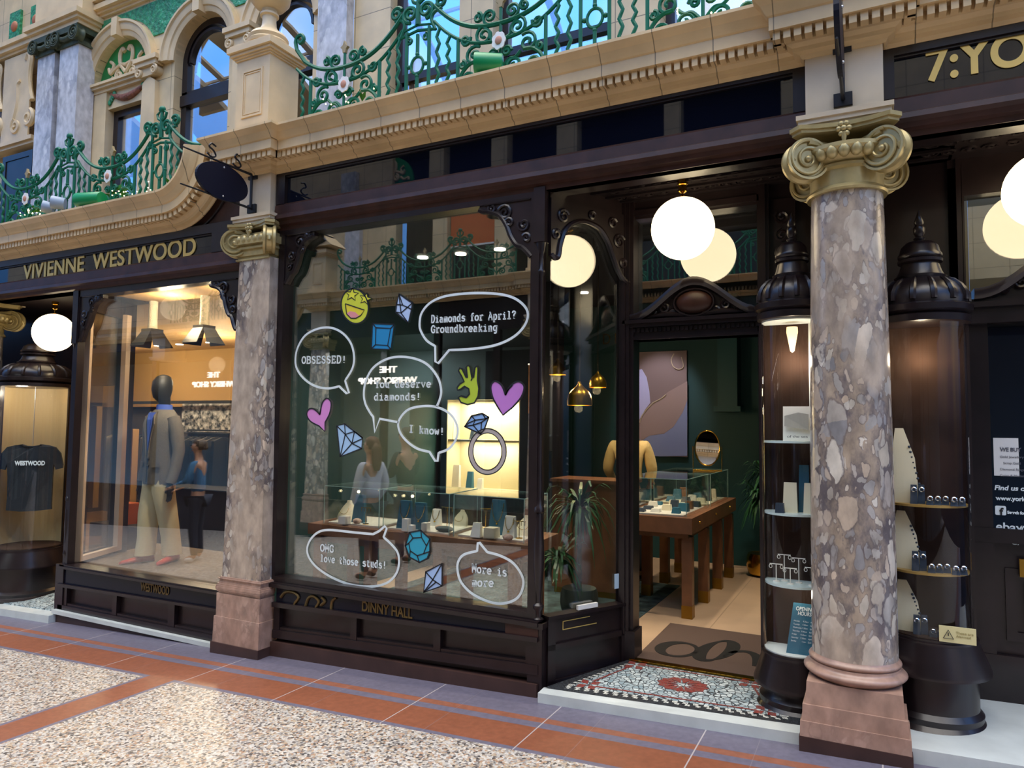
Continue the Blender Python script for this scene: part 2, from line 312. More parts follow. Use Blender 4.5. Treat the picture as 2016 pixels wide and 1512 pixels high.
# =============== paving of the arcade ===============
GS=.0391                                   # the arcade climbs gently towards +x
def gz(x): return GS*x
def floor_mat():
    m,t,b=newmat('arcade_paving'); b.inputs['Roughness'].default_value=.38
    g=N(t,'ShaderNodeNewGeometry'); s=N(t,'ShaderNodeSeparateXYZ'); t.links.new(g.outputs['Position'],s.inputs[0])
    # pebble terrazzo
    vo=N(t,'ShaderNodeTexVoronoi'); vo.inputs['Scale'].default_value=78; t.links.new(g.outputs['Position'],vo.inputs['Vector'])
    sp=N(t,'ShaderNodeSeparateColor'); t.links.new(vo.outputs['Color'],sp.inputs[0])
    cr=N(t,'ShaderNodeValToRGB'); el=cr.color_ramp.elements; cr.color_ramp.interpolation='CONSTANT'
    cols=[(0,'c6c0b8'),(.2,'b09e88'),(.36,'918c88'),(.5,'b8b0a6'),(.62,'6e6661'),(.72,'a5866e'),(.82,'b5b2ae'),(.92,'4c4745')]
    el[0].color=col(hexc(cols[0][1])); el[1].position=.2; el[1].color=col(hexc(cols[1][1]))
    for p,h in cols[2:]: q=el.new(p); q.color=col(hexc(h))
    t.links.new(sp.outputs[0],cr.inputs['Fac'])
    ed=N(t,'ShaderNodeTexVoronoi',feature='DISTANCE_TO_EDGE'); ed.inputs['Scale'].default_value=78; t.links.new(g.outputs['Position'],ed.inputs['Vector'])
    em=N(t,'ShaderNodeMapRange'); em.inputs['From Max'].default_value=.07; em.inputs['To Min'].default_value=.72; t.links.new(ed.outputs['Distance'],em.inputs['Value'])
    peb=N(t,'ShaderNodeMix',data_type='RGBA',blend_type='MULTIPLY'); peb.inputs['Factor'].default_value=1; t.links.new(cr.outputs[0],peb.inputs['A']); t.links.new(em.outputs[0],peb.inputs['B'])
    # bands by distance from the shopfronts
    mr=N(t,'ShaderNodeMapRange'); mr.inputs['From Min'].default_value=3; mr.inputs['From Max'].default_value=4.5; t.links.new(s.outputs['Y'],mr.inputs['Value'])
    bd=N(t,'ShaderNodeValToRGB'); bd.color_ramp.interpolation='CONSTANT'; be=bd.color_ramp.elements
    P,O=hexc('686474'),hexc('855039'); f=lambda y:(y-3)/1.5
    be[0].color=(0,0,0,0); be[1].position=f(3.375); be[1].color=col(P)
    for y,c in ((3.408,O),(3.678,P),(3.75,hexc('8b5844')),(3.812,P)): q=be.new(f(y)); q.color=col(c)
    t.links.new(mr.outputs[0],bd.inputs['Fac'])
    # cross band
    def ramp(src,lo,hi,stops):
        a=N(t,'ShaderNodeMapRange'); a.inputs['From Min'].default_value=lo; a.inputs['From Max'].default_value=hi; t.links.new(src,a.inputs['Value'])
        r=N(t,'ShaderNodeValToRGB'); r.color_ramp.interpolation='CONSTANT'; e=r.color_ramp.elements
        e[0].color=(0,0,0,0); e[1].position=(stops[0][0]-lo)/(hi-lo); e[1].color=stops[0][1]
        for p,c in stops[1:]: q=e.new((p-lo)/(hi-lo)); q.color=c
        t.links.new(a.outputs[0],r.inputs['Fac']); return r
    xb=ramp(s.outputs['X'],-5,-4,[(-4.62,col(P)),(-4.588,col(O)),(-4.338,col(P)),(-4.306,(0,0,0,0))])
    yb=N(t,'ShaderNodeMath',operation='LESS_THAN'); t.links.new(s.outputs['Y'],yb.inputs[0]); yb.inputs[1].default_value=3.41
    xf=N(t,'ShaderNodeMath',operation='MULTIPLY'); t.links.new(xb.outputs['Alpha'],xf.inputs[0]); t.links.new(yb.outputs[0],xf.inputs[1])
    nz=N(t,'ShaderNodeTexNoise'); nz.inputs['Scale'].default_value=30; nz.inputs['Detail'].default_value=5; t.links.new(g.outputs['Position'],nz.inputs['Vector'])
    nr=N(t,'ShaderNodeMapRange'); nr.inputs['From Min'].default_value=.3; nr.inputs['From Max'].default_value=.7; nr.inputs['To Min'].default_value=.86; nr.inputs['To Max'].default_value=1.14; t.links.new(nz.outputs['Fac'],nr.inputs['Value'])
    def mix(f,a,b_,bt='MIX'):
        x=N(t,'ShaderNodeMix',data_type='RGBA',blend_type=bt)
        if isinstance(f,(int,float)): x.inputs['Factor'].default_value=f
        else: t.links.new(f,x.inputs['Factor'])
        t.links.new(a,x.inputs['A'])
        if isinstance(b_,tuple): x.inputs['B'].default_value=b_
        else: t.links.new(b_,x.inputs['B'])
        return x.outputs['Result']
    c1=mix(bd.outputs['Alpha'],peb.outputs['Result'],bd.outputs[0]); c2=mix(xf.outputs[0],c1,xb.outputs[0]); c3=mix(1.0,c2,nr.outputs[0],'MULTIPLY')
    # joints between the band slabs
    def joint(off,pitch,w,src=s.outputs['X']):
        a=N(t,'ShaderNodeMath',operation='ADD'); t.links.new(src,a.inputs[0]); a.inputs[1].default_value=100*pitch-off
        k=N(t,'ShaderNodeMath',operation='MODULO'); t.links.new(a.outputs[0],k.inputs[0]); k.inputs[1].default_value=pitch
        l=N(t,'ShaderNodeMath',operation='LESS_THAN'); t.links.new(k.outputs[0],l.inputs[0]); l.inputs[1].default_value=w
        x=N(t,'ShaderNodeMath',operation='MULTIPLY'); t.links.new(l.outputs[0],x.inputs[0]); t.links.new(bd.outputs['Alpha'],x.inputs[1]); return x.outputs[0]
    c4=mix(joint(-.855,.852,.007),c3,(.42,.38,.38,1))
    hf=N(t,'ShaderNodeMath',operation='MULTIPLY'); t.links.new(joint(-.571,.852,.004),hf.inputs[0]); hf.inputs[1].default_value=.35
    c5=mix(hf.outputs[0],c4,(.3,.26,.27,1))
    t.links.new(c5,b.inputs['Base Color']); return m
mb=MB(); mb.add([(-20,-3,gz(-20)),(6,-3,gz(6)),(6,4.3,gz(6)),(-20,4.3,gz(-20))],[(0,1,2,3)])
mb.add([(-20,-3,gz(-20)-.3),(6,-3,gz(6)-.3),(6,4.3,gz(6)-.3),(-20,4.3,gz(-20)-.3)],[(3,2,1,0)])
st('floor',mb,floor_mat())
# entrance step: white marble kerb and mosaic
def zs(x,y): u=min(max((y-4.02)/.73,0),1); return (GS*x+.058)*(1-u)+.03*u
def slab(mb,pts,t,dz=0): return mb.prism([V((p[0],p[1],zs(*p)+dz-t)) for p in pts],(0,0,t))
mb=MB()
mb.add([(-1.86,4.02,gz(-1.86)-.02),(-.36,4.02,gz(-.36)-.02),(-.36,4.15,gz(-.36)-.02),(-1.86,4.11,gz(-1.86)-.02),(-1.86,4.02,zs(-1.86,4.02)),(-.36,4.02,zs(-.36,4.02)),(-.36,4.15,zs(-.36,4.15)),(-1.86,4.11,zs(-1.86,4.11))],
  [(3,2,1,0),(4,5,6,7),(0,1,5,4),(1,2,6,5),(2,3,7,6),(3,0,4,7)])
step=st('trim_entrance_step',mb,M['marble_white'])
def mosaic_mat(name,c1,c2,scale=42,gap=(.05,.06,.07)):
    m,t,b=newmat(name); b.inputs['Roughness'].default_value=.45
    g=N(t,'ShaderNodeNewGeometry'); vo=N(t,'ShaderNodeTexVoronoi'); vo.inputs['Scale'].default_value=scale; ed=N(t,'ShaderNodeTexVoronoi',feature='DISTANCE_TO_EDGE'); ed.inputs['Scale'].default_value=scale
    for q in (vo,ed): t.links.new(g.outputs['Position'],q.inputs['Vector'])
    sp=N(t,'ShaderNodeSeparateColor'); t.links.new(vo.outputs['Color'],sp.inputs[0])
    a=N(t,'ShaderNodeMix',data_type='RGBA'); a.inputs['A'].default_value=col(hexc(c1)); a.inputs['B'].default_value=col(hexc(c2)); t.links.new(sp.outputs[0],a.inputs['Factor'])
    l=N(t,'ShaderNodeMath',operation='LESS_THAN'); t.links.new(ed.outputs['Distance'],l.inputs[0]); l.inputs[1].default_value=.075
    x=N(t,'ShaderNodeMix',data_type='RGBA'); t.links.new(l.outputs[0],x.inputs['Factor']); t.links.new(a.outputs['Result'],x.inputs['A']); x.inputs['B'].default_value=col(gap)
    t.links.new(x.outputs['Result'],b.inputs['Base Color']); return m
M['mosaic']=mosaic_mat('pale_mosaic','c9d4d4','8ba0a8',30); M['mosaic_red']=mosaic_mat('red_mosaic','93312a','7a241f',60,(.16,.1,.09)); M['mosaic_dark']=mosaic_mat('dark_mosaic','26262a','1a1a1c',60); M['mosaic_white']=mosaic_mat('white_mosaic','dcdcd2','c3c7bf',60,(.2,.2,.2))
q=[(-1.86,4.10),(-.3,4.14),(-.62,4.76),(-1.52,4.76)]
def bil(u,v): a,b,c,d=[V((p[0],p[1],0)) for p in q]; return (a*(1-u)+b*u)*(1-v)+(d*(1-u)+c*u)*v
def quadm(mb,u0,u1,v0,v1,dz):
    nu,nv=max(1,round((u1-u0)/.06)),max(1,round((v1-v0)/.1)); P=[]
    for j in range(nv+1):
        for i in range(nu+1): p=bil(u0+(u1-u0)*i/nu,v0+(v1-v0)*j/nv); P.append(V((p.x,p.y,zs(p.x,p.y)+dz)))
    return mb.add(P,[(j*(nu+1)+i,j*(nu+1)+i+1,(j+1)*(nu+1)+i+1,(j+1)*(nu+1)+i) for j in range(nv) for i in range(nu)])
mb=MB(); quadm(mb,0,1,0,1,0); mos=st('floor_entrance_mosaic',mb,M['mosaic_dark'])
mb=MB(); quadm(mb,.075,.90,.13,.93,.002); st('mosaic_field',mb,M['mosaic'],mos)
mb=MB()                                            # white stepped teeth
for i in range(22):
    u=.06+i*.04; quadm(mb,u,u+.02,.085,.13,.0025); 
    if u+.035<.92: quadm(mb,u+.012,u+.03,.05,.085,.0025)
for i in range(14):
    v=.14+i*.058
    quadm(mb,.05,.075,v,v+.03,.0025); quadm(mb,.90,.93,v,v+.03,.0025)
st('mosaic_teeth',mb,M['mosaic_white'],mos)
mb=MB()
quadm(mb,.16,.82,.175,.20,.004); quadm(mb,.16,.82,.885,.905,.004); quadm(mb,.105,.118,.30,.80,.004); quadm(mb,.86,.872,.30,.80,.004)
for (u,v) in ((.12,.21),(.855,.21),(.12,.86),(.855,.86)):
    c=bil(u,v)
    for k in range(4):
        a=k*PI/2+PI/4; d=V((math.cos(a),math.sin(a),0)); e=V((-d.y,d.x,0))
        slab(mb,[tuple(p[:2]) for p in (c+d*.012,c+d*.05+e*.028,c+d*.085,c+d*.05-e*.028)],.002,.004)
c=bil(.49,.54)
for k in range(12):
    a=2*PI*k/12; d=V((math.cos(a)*1.35,math.sin(a),0)); a2=a+PI/2; e=V((math.cos(a2)*1.35,math.sin(a2),0))
    slab(mb,[tuple(p[:2]) for p in (c+d*.025,c+d*.10+e*.027,c+d*.118,c+d*.10-e*.027)],.002,.005)
st('mosaic_rosettes',mb,M['mosaic_red'],mos)
mb=MB(); mb.box(-1.515,-.615,4.735,4.785,.0,.042); st('trim_door_threshold',mb,M['brass'])
# marble step before the next shop, with its paving
mb=MB(); mb.add([(.1,4.02,0),(3,4.02,.1),(3,5.0,.1),(.1,5.0,.0),(.1,4.02,.075),(3,4.02,.16),(3,5.0,.18),(.1,5.0,.095)],[(3,2,1,0),(4,5,6,7),(0,1,5,4),(1,2,6,5),(2,3,7,6),(3,0,4,7)])
st('trim_neighbour_step',mb,M['marble_white'])
# =============== columns ===============
def volute(mb,c,axis,r=.1,w=.085,sides=(1,-1),eye=.018):
    """scroll drum with its axis given, raised spiral on each face, waisted rim"""
    c,ax=V(c),V(axis).normalized(); up=V((0,0,1)); u=ax.cross(up).normalized()
    prof=[(-w*.36,r*.2),(-w*.36,r*.84),(-w/2,r*.90),(-w/2,r),(-w*.32,r),(-w*.2,r*.86),(w*.2,r*.86),(w*.32,r),(w/2,r),(w/2,r*.90),(w*.36,r*.84),(w*.36,r*.2)]
    rings=[[c+ax*s_+(u*math.cos(2*PI*k/28)+up*math.sin(2*PI*k/28))*rr for k in range(28)] for s_,rr in prof]; mb.loft(rings)
    for sd in sides:
        sp=spiral(0,0,r*.90,r*.2,PI/2*1.1,-1.9*sd,48)
        mb.tube([c+ax*(sd*w*(.47-.05*i/48))+u*p[0]+up*p[1] for i,p in enumerate(sp)],[r*(.085-.02*i/48) for i in range(49)],6)
        mb.lathe([(0,0)],c,3) if False else None
        cc=c+ax*(sd*w*.40); mb.sphere(cc,r*.17,10,8)
def capital(root,cx,cy,z0,z1,hw,square=False,corners=((-1,-1),(1,-1),(-1,1),(1,1)),k=1.0):
    cap=MB(); H=z1-z0
    if square:
        for a,b,o in ((0,.05,.012),(.05,.12,.0),(.12,.30,.012),(.30,.36,.03),(.36,.42,.02),(.42,.62,.05),(.62,.72,.03)):
            cap.box(cx-hw-o,cx+hw+o,cy-hw-o,cy+hw*.4,z0+H*a,z0+H*b)
    else:
        cap.lathe([(hw+.0,z0),(hw+.02,z0),(hw+.025,z0+.012),(hw+.012,z0+.03),(hw+.004,z0+.035),(hw+.006,z0+H*.33),(hw+.025,z0+H*.36),(hw+.028,z0+H*.4),(hw+.015,z0+H*.43),(hw+.05,z0+H*.5),(hw+.085,z0+H*.6),(hw+.085,z0+H*.66),(hw+.02,z0+H*.7)],(cx,cy,0),40)
    c0=cap.build('capital_bell',M['gold'],root,40)
    R_=hw+.058; n=4
    for sx,sy in (((0,-1)),((1,0)),((-1,0))):
        for i in range(-2,3):
            if square and sy==0: continue
            a=math.atan2(sy,sx)+i*.24
            p=V((cx+R_*math.cos(a),cy+R_*math.sin(a),z0+H*.56)) if not square else V((cx+i*.06,cy-hw-.03,z0+H*.55))
            egg=MB(); egg.sphere(p,.031,10,8,(1,1,1.35)); egg.build('egg_ornament',M['gold'],root,50)
    for sx,sy in corners:
        d=V((sx,sy,0)).normalized(); ax=V((-sx*.5,sy*.866,0)).normalized() if not (square and sx>0) else V((-.707,-.707,0))
        v=MB(); vc=V((cx+sx*(hw+.012),cy+sy*(hw+.012),z0+H*.50))
        volute(v,vc,ax,r=.112,w=.09); 
        # band that leads from the scroll up to the abacus centre, and the acanthus tip on the rim
        v.tube([vc+d*.088+V((0,0,.0)),vc+d*.1+V((0,0,-.03))],[.022,.014],8)
        for sgn in (1,-1):
            q_=V((cx,cy,0))+d*(hw*.9); n_=ax*sgn
            v.tube([vc+n_*.035+V((0,0,.09)),(vc+V((cx,cy,vc.z)))*.5+n_*.05+V((0,0,.075)),V((cx,cy,vc.z))*.75+vc*.25+n_*(.11)+V((0,0,.055))],[.018,.02,.014],6)
        v.build('volute',M['gold'],root,45)
    ab=MB(); e=.055; A=hw+.075
    def aba(o,za,zb):
        pts=[]
        for (sx,sy) in ((-1,-1),(1,-1),(1,1),(-1,1)):
            pts.append((sx,sy))
        P=[]
        for i in range(4):
            a=V((pts[i][0],pts[i][1],0)); b=V((pts[(i+1)%4][0],pts[(i+1)%4][1],0)); dd=(b-a).normalized(); nn=V((dd.y,-dd.x,0))
            for tt in (.10,.25,.5,.75,.90):
                p=a*(A+o)*(1-tt)+b*(A+o)*tt; inw=.055*math.sin(PI*min(max((tt-.1)/.8,0),1))
                P.append(V((cx,cy,0))+p-nn*inw)
        if square: P=[V((p.x,min(p.y,cy+.05),p.z)) for p in P]
        ab.prism([V((p.x,p.y,za)) for p in P],(0,0,zb-za))
    aba(0,z1-.04,z1-.022); aba(.012,z1-.022,z1)
    ab.build('abacus',M['gold'],root,30)
    fl=MB(); f0=V((cx,cy-A+.035,z1-.045))
    for i in range(6): fl.sphere(f0+V((.024*math.cos(i*PI/3),-.012,.03*math.sin(i*PI/3))),.016,8,6)
    fl.sphere(f0+V((0,-.02,0)),.016,8,6); fl.tube([f0+V((0,-.012,-.02)),f0+V((0,-.015,-.075))],[.018,.008],6); fl.build('abacus_flower',M['gold'],root,60)
def round_column(cx,cy,label,dz=0,gzv=None):
    root=thing('marble_column',label,'column',(cx,cy,-.03+dz),'marble columns of the arcade',kind='thing')
    g0=-.05+dz
    mb=MB(); mb.box(cx-.252,cx+.252,cy-.252,cy+.02,g0,.06+dz); mb.build('plinth',M['plinth'],root)
    mb=MB()
    for h0,h1,z0,z1 in ((.248,.246,.06,.135),(.237,.235,.135,.215),(.222,.216,.215,.325)):
        mb.loft([[(cx-h0,cy-h0,z0+dz),(cx+h0,cy-h0,z0+dz),(cx+h0,cy+.02,z0+dz),(cx-h0,cy+.02,z0+dz)],[(cx-h1,cy-h1,z1+dz),(cx+h1,cy-h1,z1+dz),(cx+h1,cy+.02,z1+dz),(cx-h1,cy+.02,z1+dz)]])
    mb.build('pedestal_block',M['pink'],root)
    mb=MB(); prof=[(.21,.325)]+[(.222+.024*math.sin(PI*i/8),.335+.05*i/8) for i in range(9)]+[(.218,.392),(.218,.40)]+[(.209+.012*math.sin(PI*i/6),.402+.03*i/6) for i in range(7)]+[(.205,.44)]
    mb.lathe([(r,z+dz) for r,z in prof],(cx,cy,0),48); mb.build('base_moulding',M['pink'],root,50)
    mb=MB(); n=14; mb.lathe([(.205-.027*(i/n)**1.5+.002*math.sin(PI*i/n),.44+(2.87-.44)*i/n+dz) for i in range(n+1)],(cx,cy,0),48); mb.build('shaft',M['marble'],root,50)
    capital(root,cx,cy,2.855+dz,3.205+dz,.178)
    return root
col_r=round_column(-.122,4.2,'round breccia marble column with a gold scrolled capital beside the curved showcase')
def pier(cx,hw,yf,z0,z1,name='wall_pier'):
    mb=MB(); mb.box(cx-hw,cx+hw,yf,4.5,z0+.06,z1)
    for o,a,b in ((.025,z0,z0+.02),(.035,z0+.02,z0+.045),(.045,z0+.045,z0+.07)): mb.box(cx-hw-o,cx+hw+o,yf-o,4.5,a,b)
    return st(name,mb,M['pier'],None)
pier(-.122,.186,4.02,3.2,3.62)
pier(-4.42,.17,4.05,3.2,3.62)
pil=thing('marble_pilaster','square breccia marble pilaster with gold scrolled capital between two shop windows','pilaster',(-4.4,4.2,-.2),'marble columns of the arcade',kind='thing')
def frus(mb,cx,h0,h1,y0,y1,yb,z0,z1): return mb.loft([[(cx-h0,y0,z0),(cx+h0,y0,z0),(cx+h0,yb,z0),(cx-h0,yb,z0)],[(cx-h1,y1,z1),(cx+h1,y1,z1),(cx+h1,yb,z1),(cx-h1,yb,z1)]])
PCX=-4.395
mb=MB(); mb.box(PCX-.255,PCX+.255,3.965,4.14,-.22,-.095); mb.build('plinth',M['plinth'],pil)
mb=MB(); frus(mb,PCX,.246,.242,3.975,3.98,4.14,-.095,.10); frus(mb,PCX,.232,.232,3.99,3.99,4.14,.10,.275); mb.build('pedestal_block',M['pink'],pil)
mb=MB()
for i in range(7):
    a=i/6; o=.018*math.sin(PI*a); mb.box(PCX-.222-o,PCX+.222+o,4.0-o,4.14,.275+.075*a,.275+.075*a+.0126)
mb.box(PCX-.222,PCX+.222,4.005,4.14,.36,.4); mb.box(PCX-.232,PCX+.232,3.995,4.14,.385,.392); mb.build('base_moulding',M['pink'],pil,30)
mb=MB(); frus(mb,PCX-.005,.208,.168,4.02,4.05,4.14,.40,2.92); mb.build('shaft',M['marble'],pil)
capital(pil,-4.42,4.225,2.91,3.20,.172,True,((-1,-1),(1,-1)))
# =============== cornice and balcony edge ===============
PROF=[(.0,3.593),(.01,3.593),(.02,3.612),(.05,3.62),(.055,3.64),(.08,3.655),(.085,3.666),(.085,3.712),(.16,3.712),(.16,3.782),(.17,3.788),(.178,3.80),(.198,3.835),(.228,3.862),(.235,3.868),(.235,3.886),(.0,3.90)]
def cornice_run(name,x0,x1,yf=4.10,dz=0,mat_='stone',teeth=True,parent=None):
    mb=MB(); mb.loft([[V((x,yf-o,z+dz)) for o,z in PROF] for x in (x0,x1)])
    n=int((x1-x0)/.0505)
    if teeth:
        for i in range(n):
            x=x0+.008+i*(x1-x0)/n; mb.box(x,x+.033,yf-.142,yf-.08,3.662+dz,3.713+dz)
    return st(name,mb,M[mat_],parent)
def ressaut(name,x0,x1,yf,yb,dz=0,parent=None):
    mb=MB(); rings=[]
    mb.loft([[V((x0-o,yb,z+dz)) for o,z in PROF],[V((x0-o,yf-o,z+dz)) for o,z in PROF],[V((x1+o,yf-o,z+dz)) for o,z in PROF],[V((x1+o,yb,z+dz)) for o,z in PROF]])
    a,b=x0-.142,x1+.142; n=max(1,round((b-a)/.0525))
    for i in range(n):
        x=a+(b-a-.036)*i/(n-1); mb.box(x,x+.036,yf-.142,yf-.07,3.664+dz,3.713+dz)
    for x in (a,b-.05): 
        mb.box(x,x+.05,yf-.09,yf-.054,3.664+dz,3.713+dz); mb.box(x,x+.05,yf-.03,yf+.0,3.664+dz,3.713+dz)
    return st(name,mb,M['stone'],parent)
cornice_run('trim_cornice',-4.255,-.30)
cornice_run('trim_cornice',.05,4.0)
ressaut('trim_cornice_block',-.122-.19,-.122+.19,4.02,4.3)
ressaut('trim_cornice_block',-4.42-.175,-4.42+.175,4.04,4.3)
# the level of the balcony falls with the arcade: the cornice ramps up in a quarter turn against the block
LD=-.325
cornice_run('trim_cornice',-13,-5.40,4.10,LD)
mb=MB()
zr=3.886+LD; cxr,czr,rr=-5.40,zr+.34,.34
path=[(cxr+rr*math.sin(a),czr-rr*math.cos(a),a) for a in [PI/2*i/16 for i in range(17)]]
mb.loft([[V((x+(zr-(z+LD))*math.sin(a),4.10-o,zz-(zr-(z+LD))*math.cos(a))) for o,z in PROF] for x,zz,a in path])
for i in range(14):
    a=PI/2*(i+.4)/14; R1=rr+(3.886-3.713); R2=rr+(3.886-3.664); da=.018/R2
    for_ =[(cxr+R*math.sin(aa),czr-R*math.cos(aa)) for R,aa in ((R1,a-da),(R1,a+da),(R2,a+da),(R2,a-da))]
    mb.prism([V((p[0],4.10-.142,p[1])) for p in for_],(0,.06,0))
st('trim_cornice_ramp',mb,M['stone'],None)
# =============== timber shopfronts ===============
def frame_boxes(mb,x0,x1,z0,z1,y0,y1,w):       # picture-frame of bars
    mb.box(x0,x1,y0,y1,z0,z0+w); mb.box(x0,x1,y0,y1,z1-w,z1); mb.box(x0,x0+w,y0,y1,z0+w,z1-w); mb.box(x1-w,x1,y0,y1,z0+w,z1-w); return mb
def fascia(name,x0,x1,g0,g1,top,bot,gx0=.09,gx1=.07):
    mb=MB(); mb.box(x0,x1,4.135,4.30,bot,top)
    mb.box(x0,x1,4.095,4.14,g1,top); mb.box(x0,x0+gx0,4.095,4.14,g0,g1); mb.box(x1-gx1,x1,4.095,4.14,g0,g1)
    mb.box(x0,x1,4.108,4.14,g1-.012,g1)
    m2=MB(); m2.loft([[(x,4.14,g0),(x,4.105,g0+.004),(x,4.09,g0-.012),(x,4.085,g0-.085),(x,4.07,g0-.095),(x,4.065,g0-.125),(x,4.09,g0-.14),(x,4.10,g0-.165),(x,4.125,g0-.175),(x,4.13,bot),(x,4.2,bot),(x,4.2,g0)] for x in (x0,x1)])
    root=st(name,mb,M['wood']); st('fascia_moulding',m2,M['wood_red'],root,30)
    g=MB(); g.box(x0+gx0,x1-gx1,4.126,4.136,g0,g1-.012); st('fascia_glass',g,M['black_glass'],root)
    return root
fascia('trim_fascia',-4.235,-.308,3.344,3.572,3.60,3.14)
fascia('trim_fascia',.066,4.0,3.325,3.552,3.60,3.12,.05)
fl_=fascia('trim_fascia',-9.6,-4.6,3.035,3.205,3.285,2.87,.5,.36)
mb=MB(); mb.box(-5.6,-4.59,4.14,4.2,3.24,3.66); st('wall_spandrel',mb,M['wood_red'])
mb=MB(); mb.tube([(cxr+(rr+.335)*math.sin(a),4.135,czr-(rr+.335)*math.cos(a)) for a in [PI/2*i/10 for i in range(11)]],.012,6); st('trim_spandrel_shadow',mb,M['wood'])  # dark tube drawn in as the curved shadow line below the ramp
# gilt lettering
def sign(name,label,body,p0,p1,capx,Y,matn='gilt',cat='lettering',bold=.0,ex=.003):
    a,b=at(*p0,Y),at(*p1,Y); w=b.x-a.x
    o=text_mesh(name,body,capx/.70,M[matn],None,(a.x,Y,(a.z+b.z)/2),width=w,extrude=ex,bold=bold); return tag(o,label,cat)
sign('sign_lettering','gilt shop name in two words on the black fascia above the clothes shop window','VIVIENNE  WESTWOOD',(45,549),(385,503),.155,4.12,bold=.004)
sign('sign_lettering','gilt street number 7 and first letters on the fascia past the round column','7:YO',(1824,174),(2030,108),.165,4.12,bold=.006)
# glazed shop window of the jewellery shop
w1=MB(); frame_boxes(w1,-4.22,-1.93,.365,3.16,4.13,4.24,.06); w1.box(-4.22,-1.9,4.085,4.24,.352,.378); w1.box(-4.22,-1.9,4.10,4.24,.372,.384)
win1=st('window_1',w1,M['wood'])
mb=MB(); mb.box(-4.165,-1.98,4.196,4.204,.385,3.12); st('glass_pane',mb,M['glass'],win1)
def bracket(mb,x,z,sx,w,h,y0,y1,sgn=1):
    """carved corner bracket hanging from (x,z); sx = direction into the opening"""
    pts=[(0,0),(w,0),(w,-.06),(w*.93,-.075),(w*.8,-.085),(w*.62,-.12),(w*.5,-.19),(w*.42,-.27),(w*.32,-.33),(w*.22,-.35),(w*.12,-h*.93),(w*.06,-h),(0,-h)]
    mb.prism([V((x+sx*a,y0,z+b)) for a,b in pts],(0,y1-y0,0))
    e=spline([(x+sx*a,y0-.004,z+b) for a,b in pts[2:12]],4); mb.tube(e,.017,6)
    for cu,cw,r,t in ((.16*w/.3,-.10,.055,1.6),(.38*w/.5,-.06,.03,-1.4),(.08,-.2,.045,-1.6),(.06,-.29,.032,1.5),(.19,-.17,.03,1.5)):
        if cu<w: mb.tube([V((x+sx*a,y0-.006,z+b)) for a,b in spiral(cu,cw,r,r*.15,.5,t,18)],.010,5)
    mb.tube([V((x+sx*a,y0-.004,z+b)) for a,b in ((.03,-.03),(w*.9,-.03))],.009,5)
mb=MB(); bracket(mb,-4.165,3.13,1,.30,.42,4.14,4.19); bracket(mb,-1.965,3.13,-1,.42,.42,4.14,4.19); st('window_bracket',mb,M['wood'],win1,50)
# base below the window: sign strip, panels, plinth
def zl(x,a,b,x0=-4.23,x1=-1.93): return a+(b-a)*(x-x0)/(x1-x0)
def quadbar(mb,x0,x1,y0,y1,za0,za1,zb0,zb1):      # bar whose lower/upper edges slope with the arcade
    return mb.add([(x0,y0,za0),(x1,y0,zb0),(x1,y1,zb0),(x0,y1,za0),(x0,y0,za1),(x1,y0,zb1),(x1,y1,zb1),(x0,y1,za1)],[(3,2,1,0),(4,5,6,7),(0,1,5,4),(1,2,6,5),(2,3,7,6),(3,0,4,7)])
def shop_base(name,x0,x1,sill,sa,sb,ra,rb,pa,pb,ba,bb,stiles,glass_to,sl=.03):
    """sill, sloping strip, rail, panels, moulding and stone plinth, each given by heights at x0 and x1"""
    mb=MB(); quadbar(mb,x0,x1,4.15,4.24,pa-.1,sill,pb-.1,sill)
    quadbar(mb,x0,x1,4.085,4.16,ra,sa,rb,sb)                              # rail under the strip
    quadbar(mb,x0,x1,4.10,4.16,pa-.06,pa,pb-.06,pb); quadbar(mb,x0,x1,4.115,4.16,pa,pa+.02,pb,pb+.02)
    for x,w in stiles:
        t=(x-x0)/(x1-x0); quadbar(mb,x,x+w,4.11,4.16,pa+(pb-pa)*t,ra+(rb-ra)*t+.01,pa+(pb-pa)*t,ra+(rb-ra)*t+.01)
    root=st(name,mb,M['wood'])
    g=MB(); quadbar(g,x0+.02,glass_to,4.112,4.155,sa,sill-.012,sa+(sb-sa)*(glass_to-x0)/(x1-x0),sill-.012); st('sign_strip',g,M['strip_glass'],root)
    w=MB(); quadbar(w,glass_to,x1,4.10,4.155,sa+(sb-sa)*(glass_to-x0)/(x1-x0),sill-.005,sb,sill-.005); st('strip_end',w,M['wood_red'],root)
    p=MB(); quadbar(p,x0,x1,4.085,4.2,ba-.25,ba,bb-.25,bb); st('stone_plinth',p,M['plinth'],root)
    return root
shop_base('wall_window_base',-4.138,-1.90,.365,.24,.29,.205,.262,.03,.118,-.055,.005,((-4.138,.06),(-3.39,.055),(-2.68,.055),(-1.99,.09)),-2.13)
sign('sign_lettering','dull gilt shop name on the dark strip below the stickered window','DINNY HALL',(713,1204),(812,1216),.068,4.108,'worn_gilt',bold=.002)
sign('sign_lettering','small worn gilt word on the dark strip below the clothes shop window','WESTWOOD',(277,1162),(333,1172),.07,4.108,'worn_gilt',bold=.002)
